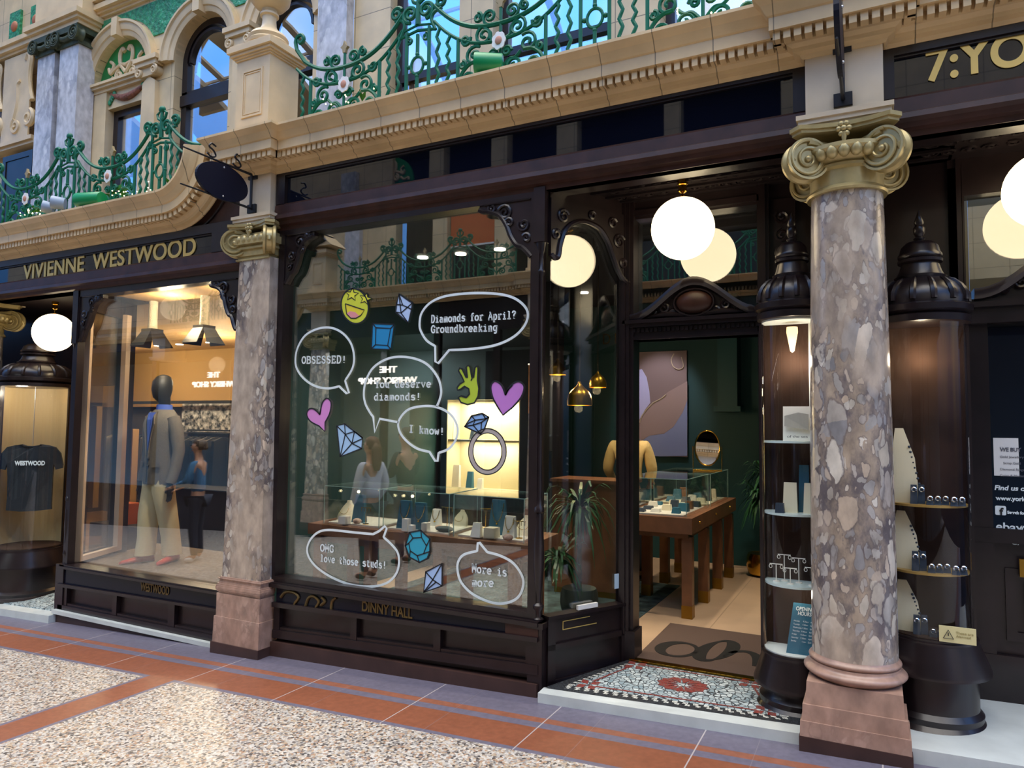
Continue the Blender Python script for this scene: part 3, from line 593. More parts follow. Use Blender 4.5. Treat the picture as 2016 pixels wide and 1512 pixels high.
# turned corner post with square foot
pst=thing('window_post','slender turned dark wood post at the corner of the stickered window','post',(-1.925,4.155,-.1),kind='thing')
mb=MB(); mb.box(-1.975,-1.875,4.105,4.205,-.10,.375); mb.box(-1.985,-1.865,4.095,4.215,.34,.375); mb.build('post_foot',M['wood'],pst)
prof=[(.03,.375),(.034,.39),(.022,.40),(.024,.44),(.036,.46),(.036,.475),(.022,.49),(.021,.52),(.03,.62),(.036,.72),(.034,.86),(.024,1.03),(.022,1.05),(.034,1.06),(.034,1.085),(.024,1.1),(.022,1.15),(.019,1.6),(.0175,2.3),(.018,2.58),(.027,2.6),(.027,2.615),(.018,2.63),(.020,2.72),(.03,2.76),(.036,2.79),(.036,2.80)]
mb=MB(); mb.lathe(prof,(-1.925,4.155,0),14); mb.build('turned_shaft',M['wood'],pst,40)
mb=MB(); mb.box(-1.965,-1.885,4.115,4.195,2.80,3.16); mb.build('post_head',M['wood'],pst)
# splayed return pane beside the entrance
PA,PB=V((-1.90,4.19,0)),V((-1.575,4.80,0)); rd=(PB-PA).normalized(); rn=V((rd.y,-rd.x,0))
def ret(s,o,z): p=PA+rd*s+rn*o; return V((p.x,p.y,z))
L_=(PB-PA).length
def rbox(mb,s0,s1,o0,o1,z0,z1): return mb.add([ret(s0,o0,z0),ret(s1,o0,z0),ret(s1,o1,z0),ret(s0,o1,z0),ret(s0,o0,z1),ret(s1,o0,z1),ret(s1,o1,z1),ret(s0,o1,z1)],[(3,2,1,0),(4,5,6,7),(0,1,5,4),(1,2,6,5),(2,3,7,6),(3,0,4,7)])
w=MB(); rbox(w,0,L_,-.03,.04,-.08,.0); rbox(w,0,L_,-.03,.025,-.08,.40); rbox(w,0,L_,-.03,.05,.385,.405); rbox(w,0,.06,-.03,.045,0,.385); rbox(w,L_-.06,L_,-.03,.045,0,.385); rbox(w,0,L_,-.03,.045,.19,.225)
rbox(w,0,L_,-.03,.03,3.05,3.2); rbox(w,L_-.03,L_+.02,-.03,.03,.38,3.2)
win2=st('window_2',w,M['wood'])
mb=MB(); rbox(mb,.03,L_-.03,-.004,.004,.40,3.08); st('glass_pane',mb,M['glass'],win2)
mb=MB()                                                # arched head of the return
pts=[(0,3.10),(0,2.72),(.03,2.70),(.06,2.72),(.075,2.80),(.11,2.89),(.17,2.95),(.25,2.985),(.34,2.985),(.43,2.955),(.50,2.88),(.55,2.78),(.59,2.70),(.64,2.64),(L_,2.62),(L_,3.10)]
mb.prism([ret(a,.012,b) for a,b in pts],rn*.03); mb.tube(spline([ret(a,.046,b) for a,b in pts[1:15]],4),.017,6)
for cu,cw,r in ((.10,2.99,.05),(.04,2.86,.035),(.60,2.9,.055),(.64,2.75,.035),(.54,3.02,.04),(.35,3.04,.03)): mb.tube([ret(a,.046,b) for a,b in spiral(cu,cw,r,.01,.4,1.6,18)],.010,5)
st('carved_head',mb,M['wood'],win2,50)
mb=MB(); 
for z0,z1,s0,s1 in ((.30,.305,.13,.42),(.352,.357,.13,.36),(.30,.357,.13,.135)): rbox(mb,s0,s1,.026,.029,z0,z1)
st('gilt_line',mb,M['gilt'],win2)
# entrance: jambs, lintel, pediment, transom
d=MB(); 
d.box(-1.625,-1.50,4.78,4.92,0.0,3.2); d.box(-1.60,-1.525,4.755,4.79,.05,3.2); d.box(-1.575,-1.55,4.74,4.77,.2,3.2); d.box(-1.64,-1.48,4.75,4.92,.0,.22)
d.box(-.672,-.60,4.80,4.94,.0,3.2); d.box(-.655,-.62,4.785,4.82,.1,3.2)
d.box(-1.50,-.66,4.82,4.92,3.08,3.2); d.box(-1.50,-.66,4.80,4.84,3.10,3.14)
door1=st('door_1',d,M['wood'])
d=MB(); d.box(-1.55,-.62,4.80,4.93,2.215,2.34)
for z0,z1,o in ((2.215,2.235,.015),(2.30,2.325,.04),(2.325,2.35,.06)): d.box(-1.55-o*.3,-.62+o*.3,4.80-o,4.93,z0,z1)
for i in range(30): d.box(-1.535+i*.0305,-1.535+i*.0305+.018,4.782,4.80,2.268,2.292)
st('lintel',d,M['wood'],door1)
def swan(x): u=(x+1.085)/.465; return 2.355+.235*(.5+.5*math.cos(PI*min(1,abs(u))))**1.15
d=MB(); xs_=[-1.55+.93*i/30 for i in range(31)]
d.prism([V((x,4.83,swan(x)-.02)) for x in xs_]+[V((-.62,4.83,2.34)),V((-1.55,4.83,2.34))],(0,.06,0))
d.loft([[V((x,4.83,swan(x)-.03)),V((x,4.775,swan(x)-.02)),V((x,4.76,swan(x)+.01)),V((x,4.765,swan(x)+.035)),V((x,4.90,swan(x)+.04)),V((x,4.90,swan(x)-.03))] for x in xs_])
for sx in (-1,1):
    for cu,cw,r in ((.21,2.43,.04),(.29,2.405,.032),(.36,2.39,.022),(.14,2.39,.03)): d.tube([V((-1.085+sx*a,4.815,b)) for a,b in spiral(cu,cw,r,.008,.3,1.5,16)],.010,5)
    d.tube([V((-1.085+sx*.06,4.81,2.375)),V((-1.085+sx*.2,4.81,2.385)),V((-1.085+sx*.4,4.82,2.37))],[.018,.02,.008],6)
st('pediment',d,M['wood'],door1,40)
d=MB(); d.sphere((-1.085,4.815,2.455),1,24,14,(.125,.045,.082)); st('oval_boss',d,M['wood_red'],door1,60)
d=MB(); d.tube([V((-1.085+.135*math.cos(a),4.80,2.455+.092*math.sin(a))) for a in [2*PI*i/32 for i in range(32)]],.009,6,True); st('boss_rim',d,M['wood'],door1,60)
d=MB(); d.box(-1.50,-.67,4.885,4.893,2.34,3.085); st('transom_glass',d,M['glass'],door1)
# carved soffit over the entrance and wall panels beside it
mb=MB(); mb.box(-1.98,.42,4.2,5.0,3.2,3.3)
for i in range(5): mb.box(-1.95+i*.02,.4,4.24+i*.12,4.27+i*.12,3.185,3.2)
for i in range(13):
    for j in range(3): mb.tube([V((a,b,3.196)) for a,b in spiral(-1.55+i*.1,4.36+j*.15,.045,.01,i,1.5,12)],.009,4)
st('ceiling_entrance',mb,M['wood_matt'],None,50)
mb=MB(); mb.box(-.60,.42,4.85,4.95,0,3.2); mb.box(-.58,-.44,4.83,4.86,2.35,3.1); 
for z in (2.5,2.62,2.74,2.86,2.98):
    for x in (-.52,): mb.tube([V((x+a,4.825,z+b)) for a,b in spiral(0,0,.05,.01,z*5,1.5,14)],.010,4)
st('wall_entrance_side',mb,M['wood'],None,50)
def dome_case(cx,cy,zb,label,gr=.2,top=2.33,inner=None,bz=.36,shelves=(),kb=1.0,shelf='shelf',pale=False,ga=(PI*.98,PI*2.02)):
    """curved glass display case on a flared dark base, with a turned pagoda top"""
    root=thing('curved_display_case',label,'display case',(cx,cy,zb),'curved glass display cases at the shop entrances',kind='thing')
    r=gr; b=MB(); q=[(1.28,zb),(1.30,zb+.03),(1.18,zb+.055),(1.2,zb+.085),(1.1,zb+.11),(1.10,bz-.185),(1.16,bz-.18),(1.38,bz-.175),(1.38,bz-.155),(1.12,bz-.02),(1.12,bz-.002),(1.06,bz+.0),(1.06,bz+.012),(.2,bz+.012)]
    b.lathe([(r*k*kb,z) for k,z in q],(cx,cy,0),40); b.build('case_base',M['wood'],root,35)
    g=MB(); g.lathe([(r,bz+.01),(r,top-.01)],(cx,cy,0),32,*ga); g.build('curved_glass',M['glass_thin'],root,60)
    for a in ga:
        p=V((cx+r*math.cos(a),cy+r*math.sin(a),0)); m_=MB(); m_.box(p.x-.012,p.x+.012,p.y-.012,p.y+.03,bz,top); m_.build('glass_edge_bar',M['wood'],root)
    bk=MB()
    if ga[0]<3.2: bk.box(cx-r,cx+r,cy+.06,cy+.09,bz,top)
    else: bk.lathe([(r*.97,bz),(r*.97,top),(r,top),(r,bz),(r*.97,bz)],(cx,cy,0),24,ga[1]-2*PI,ga[0])
    bk.build('case_back',inner or M['case_wood'],root)
    for z in shelves:
        s_=MB(); s_.lathe([(0,z-.006),(r*.93,z-.006),(r*.93,z+.006),(0,z+.006)],(cx,cy,0),28,PI,2*PI); s_.prism([V((cx+r*.93*math.cos(a),cy+.05+0*a,z-.006)) for a in (PI,2*PI)]+[V((cx+r*.93,cy-.0,z-.006)),V((cx-r*.93,cy,z-.006))],(0,0,.012)); s_.build('case_shelf',M[shelf],root,40)
    fl=MB(); fl.lathe([(0,bz+.012),(r*.97,bz+.012),(r*.97,bz+.018),(0,bz+.018)],(cx,cy,0),32); fl.build('case_floor',M['white_floor'] if pale else M['case_wood'],root,40)
    if pale:
        pb=MB(); pb.box(cx+r*.45,cx+r*.99,cy+.045,cy+.06,bz,top); pb.lathe([(0,top-.03),(r*.97,top-.03),(r*.97,top-.02),(0,top-.02)],(cx,cy,0),32); pb.build('pale_lining',M['white_floor'],root)
    H=top; t=MB()
    t.lathe([(r*1.02,H-.02),(r*1.1,H-.015),(r*1.12,H+.02),(r*1.04,H+.03),(r*1.16,H+.045),(r*1.18,H+.075),(r*1.08,H+.085)],(cx,cy,0),40); t.build('top_ring',M['wood'],root,40)
    t=MB(); pr=[(r*1.05,H+.08),(r*1.06,H+.12),(r*1.0,H+.16),(r*.86,H+.20),(r*.66,H+.23),(r*.60,H+.235),(r*.62,H+.25),(r*.56,H+.255),(r*.50,H+.28),(r*.44,H+.325),(r*.52,H+.33),(r*.53,H+.345),(r*.47,H+.35),(r*.52,H+.362),(r*.52,H+.375),(r*.48,H+.385),(r*.44,H+.42),(r*.32,H+.445),(r*.14,H+.455)]
    t.lathe(pr,(cx,cy,0),40)
    for i in range(14):
        a=2*PI*i/14
        t.tube([V((cx+rr_*math.cos(a),cy+rr_*math.sin(a),z)) for rr_,z in ((r*1.055,H+.10),(r*1.045,H+.14),(r*.95,H+.18),(r*.8,H+.213),(r*.68,H+.229))],[.016,.018,.016,.012,.006],6)
    t.build('pagoda_top',M['wood'],root,40)
    f=MB(); f.lathe([(.022,H+.45),(.03,H+.47),(.018,H+.48),(.028,H+.5),(.03,H+.53),(.02,H+.545),(.026,H+.56),(.012,H+.6),(.004,H+.63)],(cx,cy,0),12); f.build('finial',M['wood'],root,40)
    return root
M['white_floor']=mat('white_case_lining',hexc('d9dedb'),rough=.5)
M['case_wood']=mat('matt_brown_case_back',(.035,.018,.012),rough=.75,spec=.1,var=.3)
M['shelf']=mat('pale_shelf',hexc('cfe0de'),rough=.25); M['shelf_gold']=mat('gilt_shelf',hexc('b08d4a'),rough=.4,metal=.3)
CL=(-.428,4.46); CRt=(.232,4.5)
caseL=dome_case(*CL,.0,'curved glass case of white stands beside the open door and the round column',gr=.18,bz=.33,shelves=(.72,1.12,1.53),kb=.95,top=2.26,pale=True)
caseR=dome_case(*CRt,.05,'curved glass case of dark jewellery pads past the round column, beside the shut door',gr=.21,bz=.52,top=2.20,shelves=(.86,1.21),kb=.98,shelf='shelf_gold')
# neighbour's door, side wall and pediment to the right
d=MB(); d.box(.40,.48,4.83,4.95,.08,3.2); d.box(.44,.465,4.81,4.84,.1,3.2); d.box(.4,2.2,4.80,4.93,2.22,2.36); d.box(.4,2.2,4.77,4.93,2.31,2.34); d.box(.4,2.2,4.84,4.95,2.98,3.2)
d.box(.48,.58,4.85,4.93,.1,2.22); d.box(.58,2.0,4.88,4.92,.1,2.22); d.box(.48,2.0,4.845,4.9,.98,1.06); d.box(.48,2.0,4.845,4.9,.1,.36)
frame_boxes(d,.63,1.6,.44,.84,4.865,4.885,.05); frame_boxes(d,.72,1.5,.52,.76,4.85,4.885,.03)
door2=st('door_2',d,M['wood'])
d=MB(); d.box(.58,1.9,4.862,4.87,1.06,2.2); st('door_glass',d,M['black_glass'],door2)
d=MB(); d.box(.5,1.9,4.87,4.878,2.36,2.98); st('transom_glass',d,M['glass'],door2)
d=MB(); d.box(.48,2.0,5.3,5.34,2.3,3.2); st('transom_blind',d,mat('pale_blind',hexc('9c9379'),rough=.8),door2)
def swan2(x): u=(x-.97)/.46; return 2.375+.235*(.5+.5*math.cos(PI*min(1,abs(u))))**1.15
d=MB(); xs_=[.51+.92*i/24 for i in range(25)]
d.prism([V((x,4.83,swan2(x)-.02)) for x in xs_]+[V((1.43,4.83,2.35)),V((.51,4.83,2.35))],(0,.06,0))
d.loft([[V((x,4.83,swan2(x)-.03)),V((x,4.765,swan2(x)-.02)),V((x,4.75,swan2(x)+.01)),V((x,4.755,swan2(x)+.04)),V((x,4.90,swan2(x)+.045)),V((x,4.90,swan2(x)-.03))] for x in xs_])
for cu,cw,r in ((.66,2.41,.03),(.74,2.44,.04),(.83,2.45,.03)): d.tube([V((a,4.81,b)) for a,b in spiral(cu,cw,r,.008,.3,1.5,16)],.010,5)
st('pediment',d,M['wood'],door2,40)
mb=MB(); mb.box(.06,4,4.2,5.0,3.2,3.3)
for i in range(8):
    for j in range(3): mb.tube([V((a,b,3.196)) for a,b in spiral(.3+i*.1,4.36+j*.15,.045,.01,i,1.5,12)],.009,4)
st('ceiling_neighbour',mb,M['wood_matt'],None,50)
mb=MB(); mb.box(.40,.47,4.83,4.86,2.36,3.15); st('wall_neighbour_side',mb,M['wood'])
# globe lamps
def globe_lamp(x,y,z,top,label,r=.2):
    root=thing('globe_lamp',label,'lamp',(x,y,z-r),'lit globe lamps over the shop entrances',kind='thing')
    m_=MB(); m_.sphere((x,y,z),r,32,20); m_.build('globe',M['globe'],root,180)
    m_=MB(); m_.tube([(x,y,z+r-.01),(x,y,top-.06)],.007,8); m_.build('stem',M['brass'],root,60)
    m_=MB(); m_.lathe([(.0,top),(.033,top),(.033,top-.03),(.025,top-.035),(.028,top-.075),(.012,top-.085),(0,top-.085)],(x,y,0),16); m_.build('ceiling_cup',M['brass'],root,40)
    m_=MB(); m_.lathe([(.045,z+r-.03),(.05,z+r-.012),(.03,z+r+.006),(.01,z+r+.012)],(x,y,0),16); m_.build('globe_cap',M['brass'],root,40)
    return root
p=at(1344,450,4.5); globe_lamp(p.x,4.5,p.z,3.2,'lit white globe lamp hanging over the open shop doorway')
p=at(2062,372,4.5); globe_lamp(p.x,4.5,p.z,3.2,'lit white globe lamp cut by the frame edge past the round column')
p=at(106,655,4.45); globe_lamp(p.x,4.45,p.z,2.87,'lit white globe lamp beside the clothes shop window')
# =============== clothes shop front (the bay towards the far end) ===============
w=MB(); w.box(-6.87,-4.63,4.13,4.24,2.80,2.9); w.box(-4.68,-4.6,4.14,4.24,.25,2.87); w.box(-6.87,-6.80,4.13,4.20,.25,2.87); w.box(-6.87,-4.6,4.10,4.24,.235,.258); w.box(-6.87,-4.6,4.085,4.24,.225,.245)
win3=st('window_3',w,M['wood'])
mb=MB(); mb.box(-6.82,-4.66,4.196,4.204,.258,2.82); st('glass_pane',mb,M['glass'],win3)
mb=MB(); bracket(mb,-4.66,2.83,-1,.34,.46,4.14,4.19); bracket(mb,-6.80,2.83,1,.34,.46,4.14,4.19); st('window_bracket',mb,M['wood'],win3,50)
shop_base('wall_clothes_window_base',-6.87,-4.655,.235,.085,.115,.055,.095,-.113,-.106,-.165,-.155,((-6.87,.12),(-6.08,.06),(-5.34,.08),(-4.72,.06)),-4.72)
mb=MB(); mb.box(-6.89,-4.6,4.06,4.2,-.19,-.155); st('trim_marble_kerb',mb,M['marble_white'])
mb=MB(); mb.add([(-8.5,4.02,-.5),(-6.86,4.02,-.5),(-6.86,5,-.5),(-8.5,5,-.5),(-8.5,4.02,-.265),(-6.86,4.02,-.20),(-6.86,5,-.19),(-8.5,5,-.19)],[(3,2,1,0),(4,5,6,7),(0,1,5,4),(1,2,6,5),(2,3,7,6),(3,0,4,7)]); s3=st('trim_clothes_step',mb,M['marble_white'])
mb=MB(); mb.add([(-8.4,4.15,-.258),(-6.9,4.15,-.2),(-7.2,4.8,-.188),(-8.2,4.8,-.188),(-8.4,4.15,-.25),(-6.9,4.15,-.192),(-7.2,4.8,-.182),(-8.2,4.8,-.182)],[(3,2,1,0),(4,5,6,7),(0,1,5,4),(1,2,6,5),(2,3,7,6),(3,0,4,7)]); st('mosaic',mb,M['mosaic'],s3)
pst=thing('window_post','turned dark wood post at the far corner of the clothes shop window','post',(-6.85,4.155,-.2),kind='thing')
mb=MB(); mb.box(-6.92,-6.80,4.10,4.21,-.2,.26); mb.build('post_foot',M['wood'],pst)
mb=MB(); mb.lathe([(.03,.26),(.02,.30),(.035,.34),(.035,.36),(.022,.4),(.035,.6),(.03,.75),(.022,.84),(.034,.85),(.034,.88),(.02,.9),(.017,2.2),(.026,2.22),(.02,2.25),(.034,2.35)],(-6.85,4.155,0),12); mb.build('turned_shaft',M['wood'],pst,40)
mb=MB(); mb.box(-6.89,-6.81,4.12,4.2,2.35,2.87); mb.build('post_head',M['wood'],pst)
PA2,PB2=V((-6.88,4.2,0)),V((-7.18,4.85,0)); r2_=(PB2-PA2).normalized(); n2_=V((-r2_.y,r2_.x,0))
def r2box(mb,s0,s1,o0,o1,z0,z1):
    g=lambda s,o,z: V(((PA2+r2_*s+n2_*o).x,(PA2+r2_*s+n2_*o).y,z))
    return mb.add([g(s0,o0,z0),g(s1,o0,z0),g(s1,o1,z0),g(s0,o1,z0),g(s0,o0,z1),g(s1,o0,z1),g(s1,o1,z1),g(s0,o1,z1)],[(3,2,1,0),(4,5,6,7),(0,1,5,4),(1,2,6,5),(2,3,7,6),(3,0,4,7)])
w=MB(); r2box(w,0,.72,-.03,.03,-.2,.26); r2box(w,.66,.76,-.04,.04,-.2,2.9); r2box(w,0,.72,-.03,.03,2.7,2.9); win4=st('window_4',w,M['wood'])
w=MB(); r2box(w,.02,.68,-.004,.004,.26,2.72); st('glass_pane',w,M['glass'],win4)
mb=MB(); mb.box(-9.8,-7.15,4.90,4.96,2.0,2.9); mb.box(-9.8,-7.85,4.90,4.96,-.3,2.0); mb.box(-7.25,-7.12,4.82,4.95,-.2,2.9); st('wall_clothes_entrance',mb,M['wood'])
mb=MB(); mb.box(-14,-8.95,4.12,4.25,-.6,2.9); mb.box(-14,-8.95,4.06,4.12,-.6,.1); st('wall_far_shopfront',mb,M['wood'])
mb=MB(); mb.box(-9.8,-6.85,4.2,4.95,2.87,2.95); st('ceiling_clothes_entrance',mb,M['wood_matt'])
round_column(-8.60,4.2,'round marble column at the far end cut by the frame edge',-.34)
pier(-8.60,.186,4.02,2.86,3.3)
caseF=dome_case(-8.05,4.47,-.25,'curved glass case with a black t-shirt beside the far globe lamp',gr=.31,bz=.27,top=1.98,shelves=(),kb=.95,inner=mat('cream_case_back',hexc('b59f77'),rough=.6),ga=(math.radians(238),math.radians(428)))
# =============== balcony railings ===============
def wavy(mb,x,Y,z0,z1,r=.0125):
    n=18; mb.tube([V((x+.012*math.sin(2*PI*(i/n)*4.5),Y,z0+(z1-z0)*i/n)) for i in range(n+1)],r,5)
def hrail(u): return .385+.25*min(1.25,abs(u)/.52)**2.4
def railing(label,flowers,rings,x0,x1,z0,Y,ends=(False,False)):
    root=thing('balcony_railing',label,'railing',((x0+x1)/2,Y,z0),'green scrolled balcony railings',kind='thing')
    def H(x):
        f=min(flowers,key=lambda q:abs(q-x)); return hrail(x-f)
    def top(name,dz,r,cuts=True):
        for f in flowers:
            a,b=max(x0,f-.53),min(x1,f+.53)
            if b-a<.05: continue
            mb=MB(); P=[V((a+(b-a)*i/24,Y,z0+H(a+(b-a)*i/24)+dz)) for i in range(25)]
            if a==x0 and ends[0] and dz==0: P=[V((a+.03+u_,Y,z0+H(a)+w_)) for u_,w_ in spiral(0,.11,.012,.055,PI*.9,1.15,14)]+[V((a-.005,Y,z0+H(a)+.04))]+P[2:]
            mb.tube(P,r,6); mb.build(name,M['green'],root,50)
    top('top_rail',0,.016); top('lower_rail',-.115,.0125)
    mb=MB(); mb.box(x0,x1,Y-.012,Y+.012,z0,z0+.018); mb.build('bottom_rail',M['green'],root)
    xs=[]
    for f in flowers:
        for d in (-.57,-.495,-.41,-.33,.33,.41,.495,.57): xs.append((f+d,abs(abs(d)-.41)<.05 or abs(abs(d)-.495)<.02))
    for x,wv in xs:
        if not x0+.01<x<x1-.01: continue
        zt=z0+max(.27,min(H(x),.62)-.115); mb=MB()
        if wv: wavy(mb,x,Y,z0+.01,zt)
        else: mb.tube([(x,Y,z0+.01),(x,Y,zt)],.0135,6)
        mb.build('baluster',M['green'],root,50)
    for rx in rings:
        if not x0-.1<rx<x1+.1: continue
        mb=MB(); mb.tube([V((rx+.052*math.cos(a),Y,z0+.245+.062*math.sin(a))) for a in [2*PI*i/24 for i in range(24)]],.011,6,True)
        mb.tube([(rx,Y,z0+.01),(rx,Y,z0+.185)],.0135,6); mb.tube([(rx,Y,z0+.307),(rx,Y,z0+.47)],.0135,6)
        for a in (0,PI/2,PI,PI*1.5): mb.sphere((rx+.07*math.cos(a),Y,z0+.245+.08*math.sin(a)),.016,8,6)
        mb.build('ring_baluster',M['green'],root,50)
        mb=MB(); mb.tube([(rx-.15,Y,z0+.475),(rx,Y,z0+.50),(rx+.15,Y,z0+.475)],.011,6); mb.tube([(rx-.14,Y,z0+.515),(rx,Y,z0+.54),(rx+.14,Y,z0+.515)],.009,6)
        for s_ in (-1,1):
            mb.tube(xz([(rx+s_*a,z0+b) for a,b in spiral(.068,.635,.064,.012,-PI/2,1.7,28)],Y),0.0149,6)
            mb.tube(xz([(rx+s_*a,z0+b) for a,b in spiral(.185,.665,.05,.012,PI*.85,-1.35,22)],Y),0.0156,6)
            mb.tube(xz([(rx+s_*.01,z0+.70),(rx+s_*.045,z0+.72),(rx+s_*.06,z0+.76),(rx+s_*.03,z0+.785)],Y),[.014,.013,.012,.006],6)
            mb.tube(xz(spline([(rx+s_*.15,z0+.47),(rx+s_*.115,z0+.55),(rx+s_*.135,z0+.6),(rx+s_*.2,z0+.617)],5),Y),0.0130,6)
            mb.tube(xz([(rx+s_*a,z0+b) for a,b in spiral(.07,.44,.03,.008,PI/2,-1.4,16)],Y),0.0104,5)
        mb.tube(xz([(rx,z0+.54),(rx,z0+.80)],Y),[.02,.014],6); mb.sphere((rx,Y,z0+.80),.038,10,8,(1,.6,.8))
        mb.build('crest',M['green'],root,50)
    for f in flowers:
        if not x0<f<x1: continue
        mb=MB()
        for s_ in (-1,1):
            g=lambda a,b:(f+s_*a,z0+b)
            for c in (spiral(.125,.33,.068,.01,PI/2,-1.6,22),spiral(.27,.33,.04,.008,PI*.9,1.5,16),spiral(.05,.18,.035,.008,0,1.5,16),spiral(.29,.16,.03,.006,PI/2,1.4,14),spiral(.20,.205,.07,.012,PI*.7,-1.5,22),spiral(.105,.075,.062,.01,-PI/2,-1.5,20),spiral(.24,.06,.05,.008,-PI/2,1.4,18),spiral(.085,.45,.055,.008,-PI/2,1.6,20),spiral(.175,.465,.036,.008,PI/2,1.4,14)):
                mb.tube(xz([g(a,b) for a,b in c],Y),0.0123,5)
            mb.tube(xz(spline([g(.325,.02),g(.30,.10),g(.24,.155),g(.17,.165)],5),Y),0.0137,5)
            mb.tube(xz(spline([g(.0,.05),g(.06,.12),g(.11,.125),g(.15,.16)],5),Y),0.0117,5)
            mb.tube(xz(spline([g(.02,.27),g(.07,.29),g(.08,.34),g(.125,.385)],5),Y),0.0117,5)
        mb.tube(xz([(f,z0+.0),(f,z0+.5)],Y),0.0117,5)
        mb.build('scroll_panel',M['green'],root,50)
        mb=MB(); mb.prism([V((f+a,Y-.012,z0+.49+b)) for a,b in ((-.012,0),(-.018,.03),(-.036,.045),(-.014,.06),(0,.095),(.014,.06),(.036,.045),(.018,.03),(.012,0))],(0,.024,0)); mb.build('leaf_tip',M['tip'],root)
    return root
M['tip']=mat('aged_gold_tip',hexc('9c8a62'),rough=.5)
RZ,RLZ,RY=3.90,3.565,4.03
FM,RM_=(-3.51,-2.18,-.85),(-2.848,-1.515)
FL_,RL_=(-7.60,-6.24,-4.93),(-6.92,-5.57,-8.28)
rail_m=railing('green scrolled iron balcony railing above the jewellery shop fascia',FM,RM_,-3.99,-.50,RZ,RY,(True,False))
rail_l=railing('green scrolled iron balcony railing above the clothes shop fascia',FL_,RL_,-8.6,-5.03,RLZ,RY)
def daisy(x,z,Y,label,r=.058):
    root=thing('daisy_decoration',label,'flower',(x,Y,z-r),'white daisies tied to the balcony railings')
    mb=MB(); pts=[]
    for i in range(48):
        a=2*PI*i/48; rr=r*(.86+.14*abs(math.cos(a*3.5))); pts.append(V((x+rr*.92*math.cos(a),Y,z+rr*1.08*math.sin(a))))
    mb.prism(pts,(0,.008,0)); mb.build('petals',M['white'],root)
    mb=MB(); mb.sphere((x,Y-.002,z),.026,12,8,(1,.4,1.1)); mb.build('flower_centre',M['daisy_eye'],root,60)
M['daisy_eye']=mat('pink_brown_felt',hexc('b98876'),rough=.8)
dl=['white daisy on the green railing beside the stone pedestal','white daisy on the green railing above the green floodlight can','white daisy on the railing nearest the dark oval sign, above the green can','white daisy on the railing farthest along, beside the blue grey discs']
for (x,z),l in zip(((-3.49,4.135),(-2.18,4.15),(-6.26,3.86),(-7.57,3.83)),dl): daisy(x,z,RY-.03,l)
def can(a,b,r,label,m='green_can',cat='lamp',nm='floodlight_can'):
    root=thing(nm,label,cat,((a[0]+b[0])/2,(a[1]+b[1])/2,min(a[2],b[2])-r)); d=(V(b)-V(a)).normalized()
    mb=MB(); mb.tube([a,V(a)+d*.004,V(b)-d*.006,b],[r*.98,r,r*.93,r*.88],24); mb.build('can_body',M[m],root,40)
    mb=MB(); mb.bar(V(b)-d*.02+V((0,0,-r*.9)),V(b)+d*.06+V((0,.01,-r*1.0)),.02,.012); mb.build('bracket',M['iron'],root)
can((-2.30,3.90,3.975),(-2.13,3.97,3.965),.066,'green floodlight can lying on the stone ledge below a daisy, above the jewellery shop')
can((-6.53,3.91,3.645),(-6.24,3.95,3.632),.066,'long green floodlight can lying on the stone ledge near the dark oval sign')
M['bluegrey']=mat('blue_grey_enamel',hexc('8d9db0'),rough=.4)
can((-6.93,3.90,3.68),(-6.85,3.98,3.67),.062,'round blue grey lamp disc on the ledge nearer the long green can','bluegrey',nm='disc_lamp')
can((-7.13,3.93,3.675),(-7.07,4.0,3.66),.058,'round blue grey lamp disc on the ledge beside the farthest daisy','bluegrey',nm='disc_lamp')
M['fairy']=mat('lit_fairy_bulb',(1,.9,.6),emit=(1,.85,.5),es=3)
mb=MB()
for f,z0,n in ((-3.45,RZ,14),(-2.1,RZ,10),(-.85,RZ,12),(-6.2,RLZ,24),(-7.5,RLZ,26),(-5.75,RLZ,8)):
    for i in range(n): mb.sphere((f+RN.uniform(-.25,.25),RY-.015-RN.uniform(0,.02),z0+RN.uniform(.01,.16)**1),.006,6,4)
tag(mb.build('fairy_lights',M['fairy'],None,60),'tiny warm fairy lights strung along the foot of the railings','lights',kind='stuff')
M['leaf']=mat('fresh_leaf',hexc('4f9a35'),rough=.5)
mb=MB()
for f,z0,n in ((-6.15,RLZ,40),(-7.5,RLZ,50),(-5.35,RLZ,16),(-3.42,RZ,10)):
    for i in range(n):
        p=V((f+RN.uniform(-.2,.2),RY+RN.uniform(.02,.1),z0+RN.uniform(0,.22))); d=V((RN.uniform(-1,1),RN.uniform(-1,1),RN.uniform(-.2,1))).normalized()*.05; e=d.orthogonal().normalized()*.014
        mb.add([p-d,p+e,p+d,p-e+V((0,0,.002))],[(0,1,2,3)])
tag(mb.build('trailing_leaves',M['leaf'],None),'green trailing leaves wound through the balcony railings','leaves',kind='stuff')
# =============== pedestal with urn ===============
ped=thing('stone_pedestal','panelled cream stone pedestal carrying an urn on the cornice block','pedestal',(-4.42,4.14,3.88),kind='thing')
mb=MB(); mb.box(-4.625,-4.215,3.965,4.32,3.88,3.97); mb.box(-4.60,-4.235,3.985,4.3,3.95,4.56); mb.build('pedestal_shaft',M['stone_plain'],ped)
mb=MB(); frame_boxes(mb,-4.53,-4.305,4.06,4.45,3.977,3.99,.016); frame_boxes(mb,-4.507,-4.328,4.085,4.425,3.98,3.99,.008); mb.build('panel_moulding',M['stone_plain'],ped)
mb=MB(); h=lambda o,a,b: mb.box(-4.60-o,-4.235+o,3.985-o,4.3+o,a,b)
h(.012,4.545,4.56); h(.025,4.56,4.575); h(.04,4.575,4.60); h(.06,4.60,4.645); h(.045,4.645,4.665); h(.0,4.665,4.70)
mb.build('pedestal_cap',M['stone_plain'],ped)
urn=thing('stone_urn','turned cream stone urn standing on the pedestal','urn',(-4.42,4.14,4.70),kind='thing')
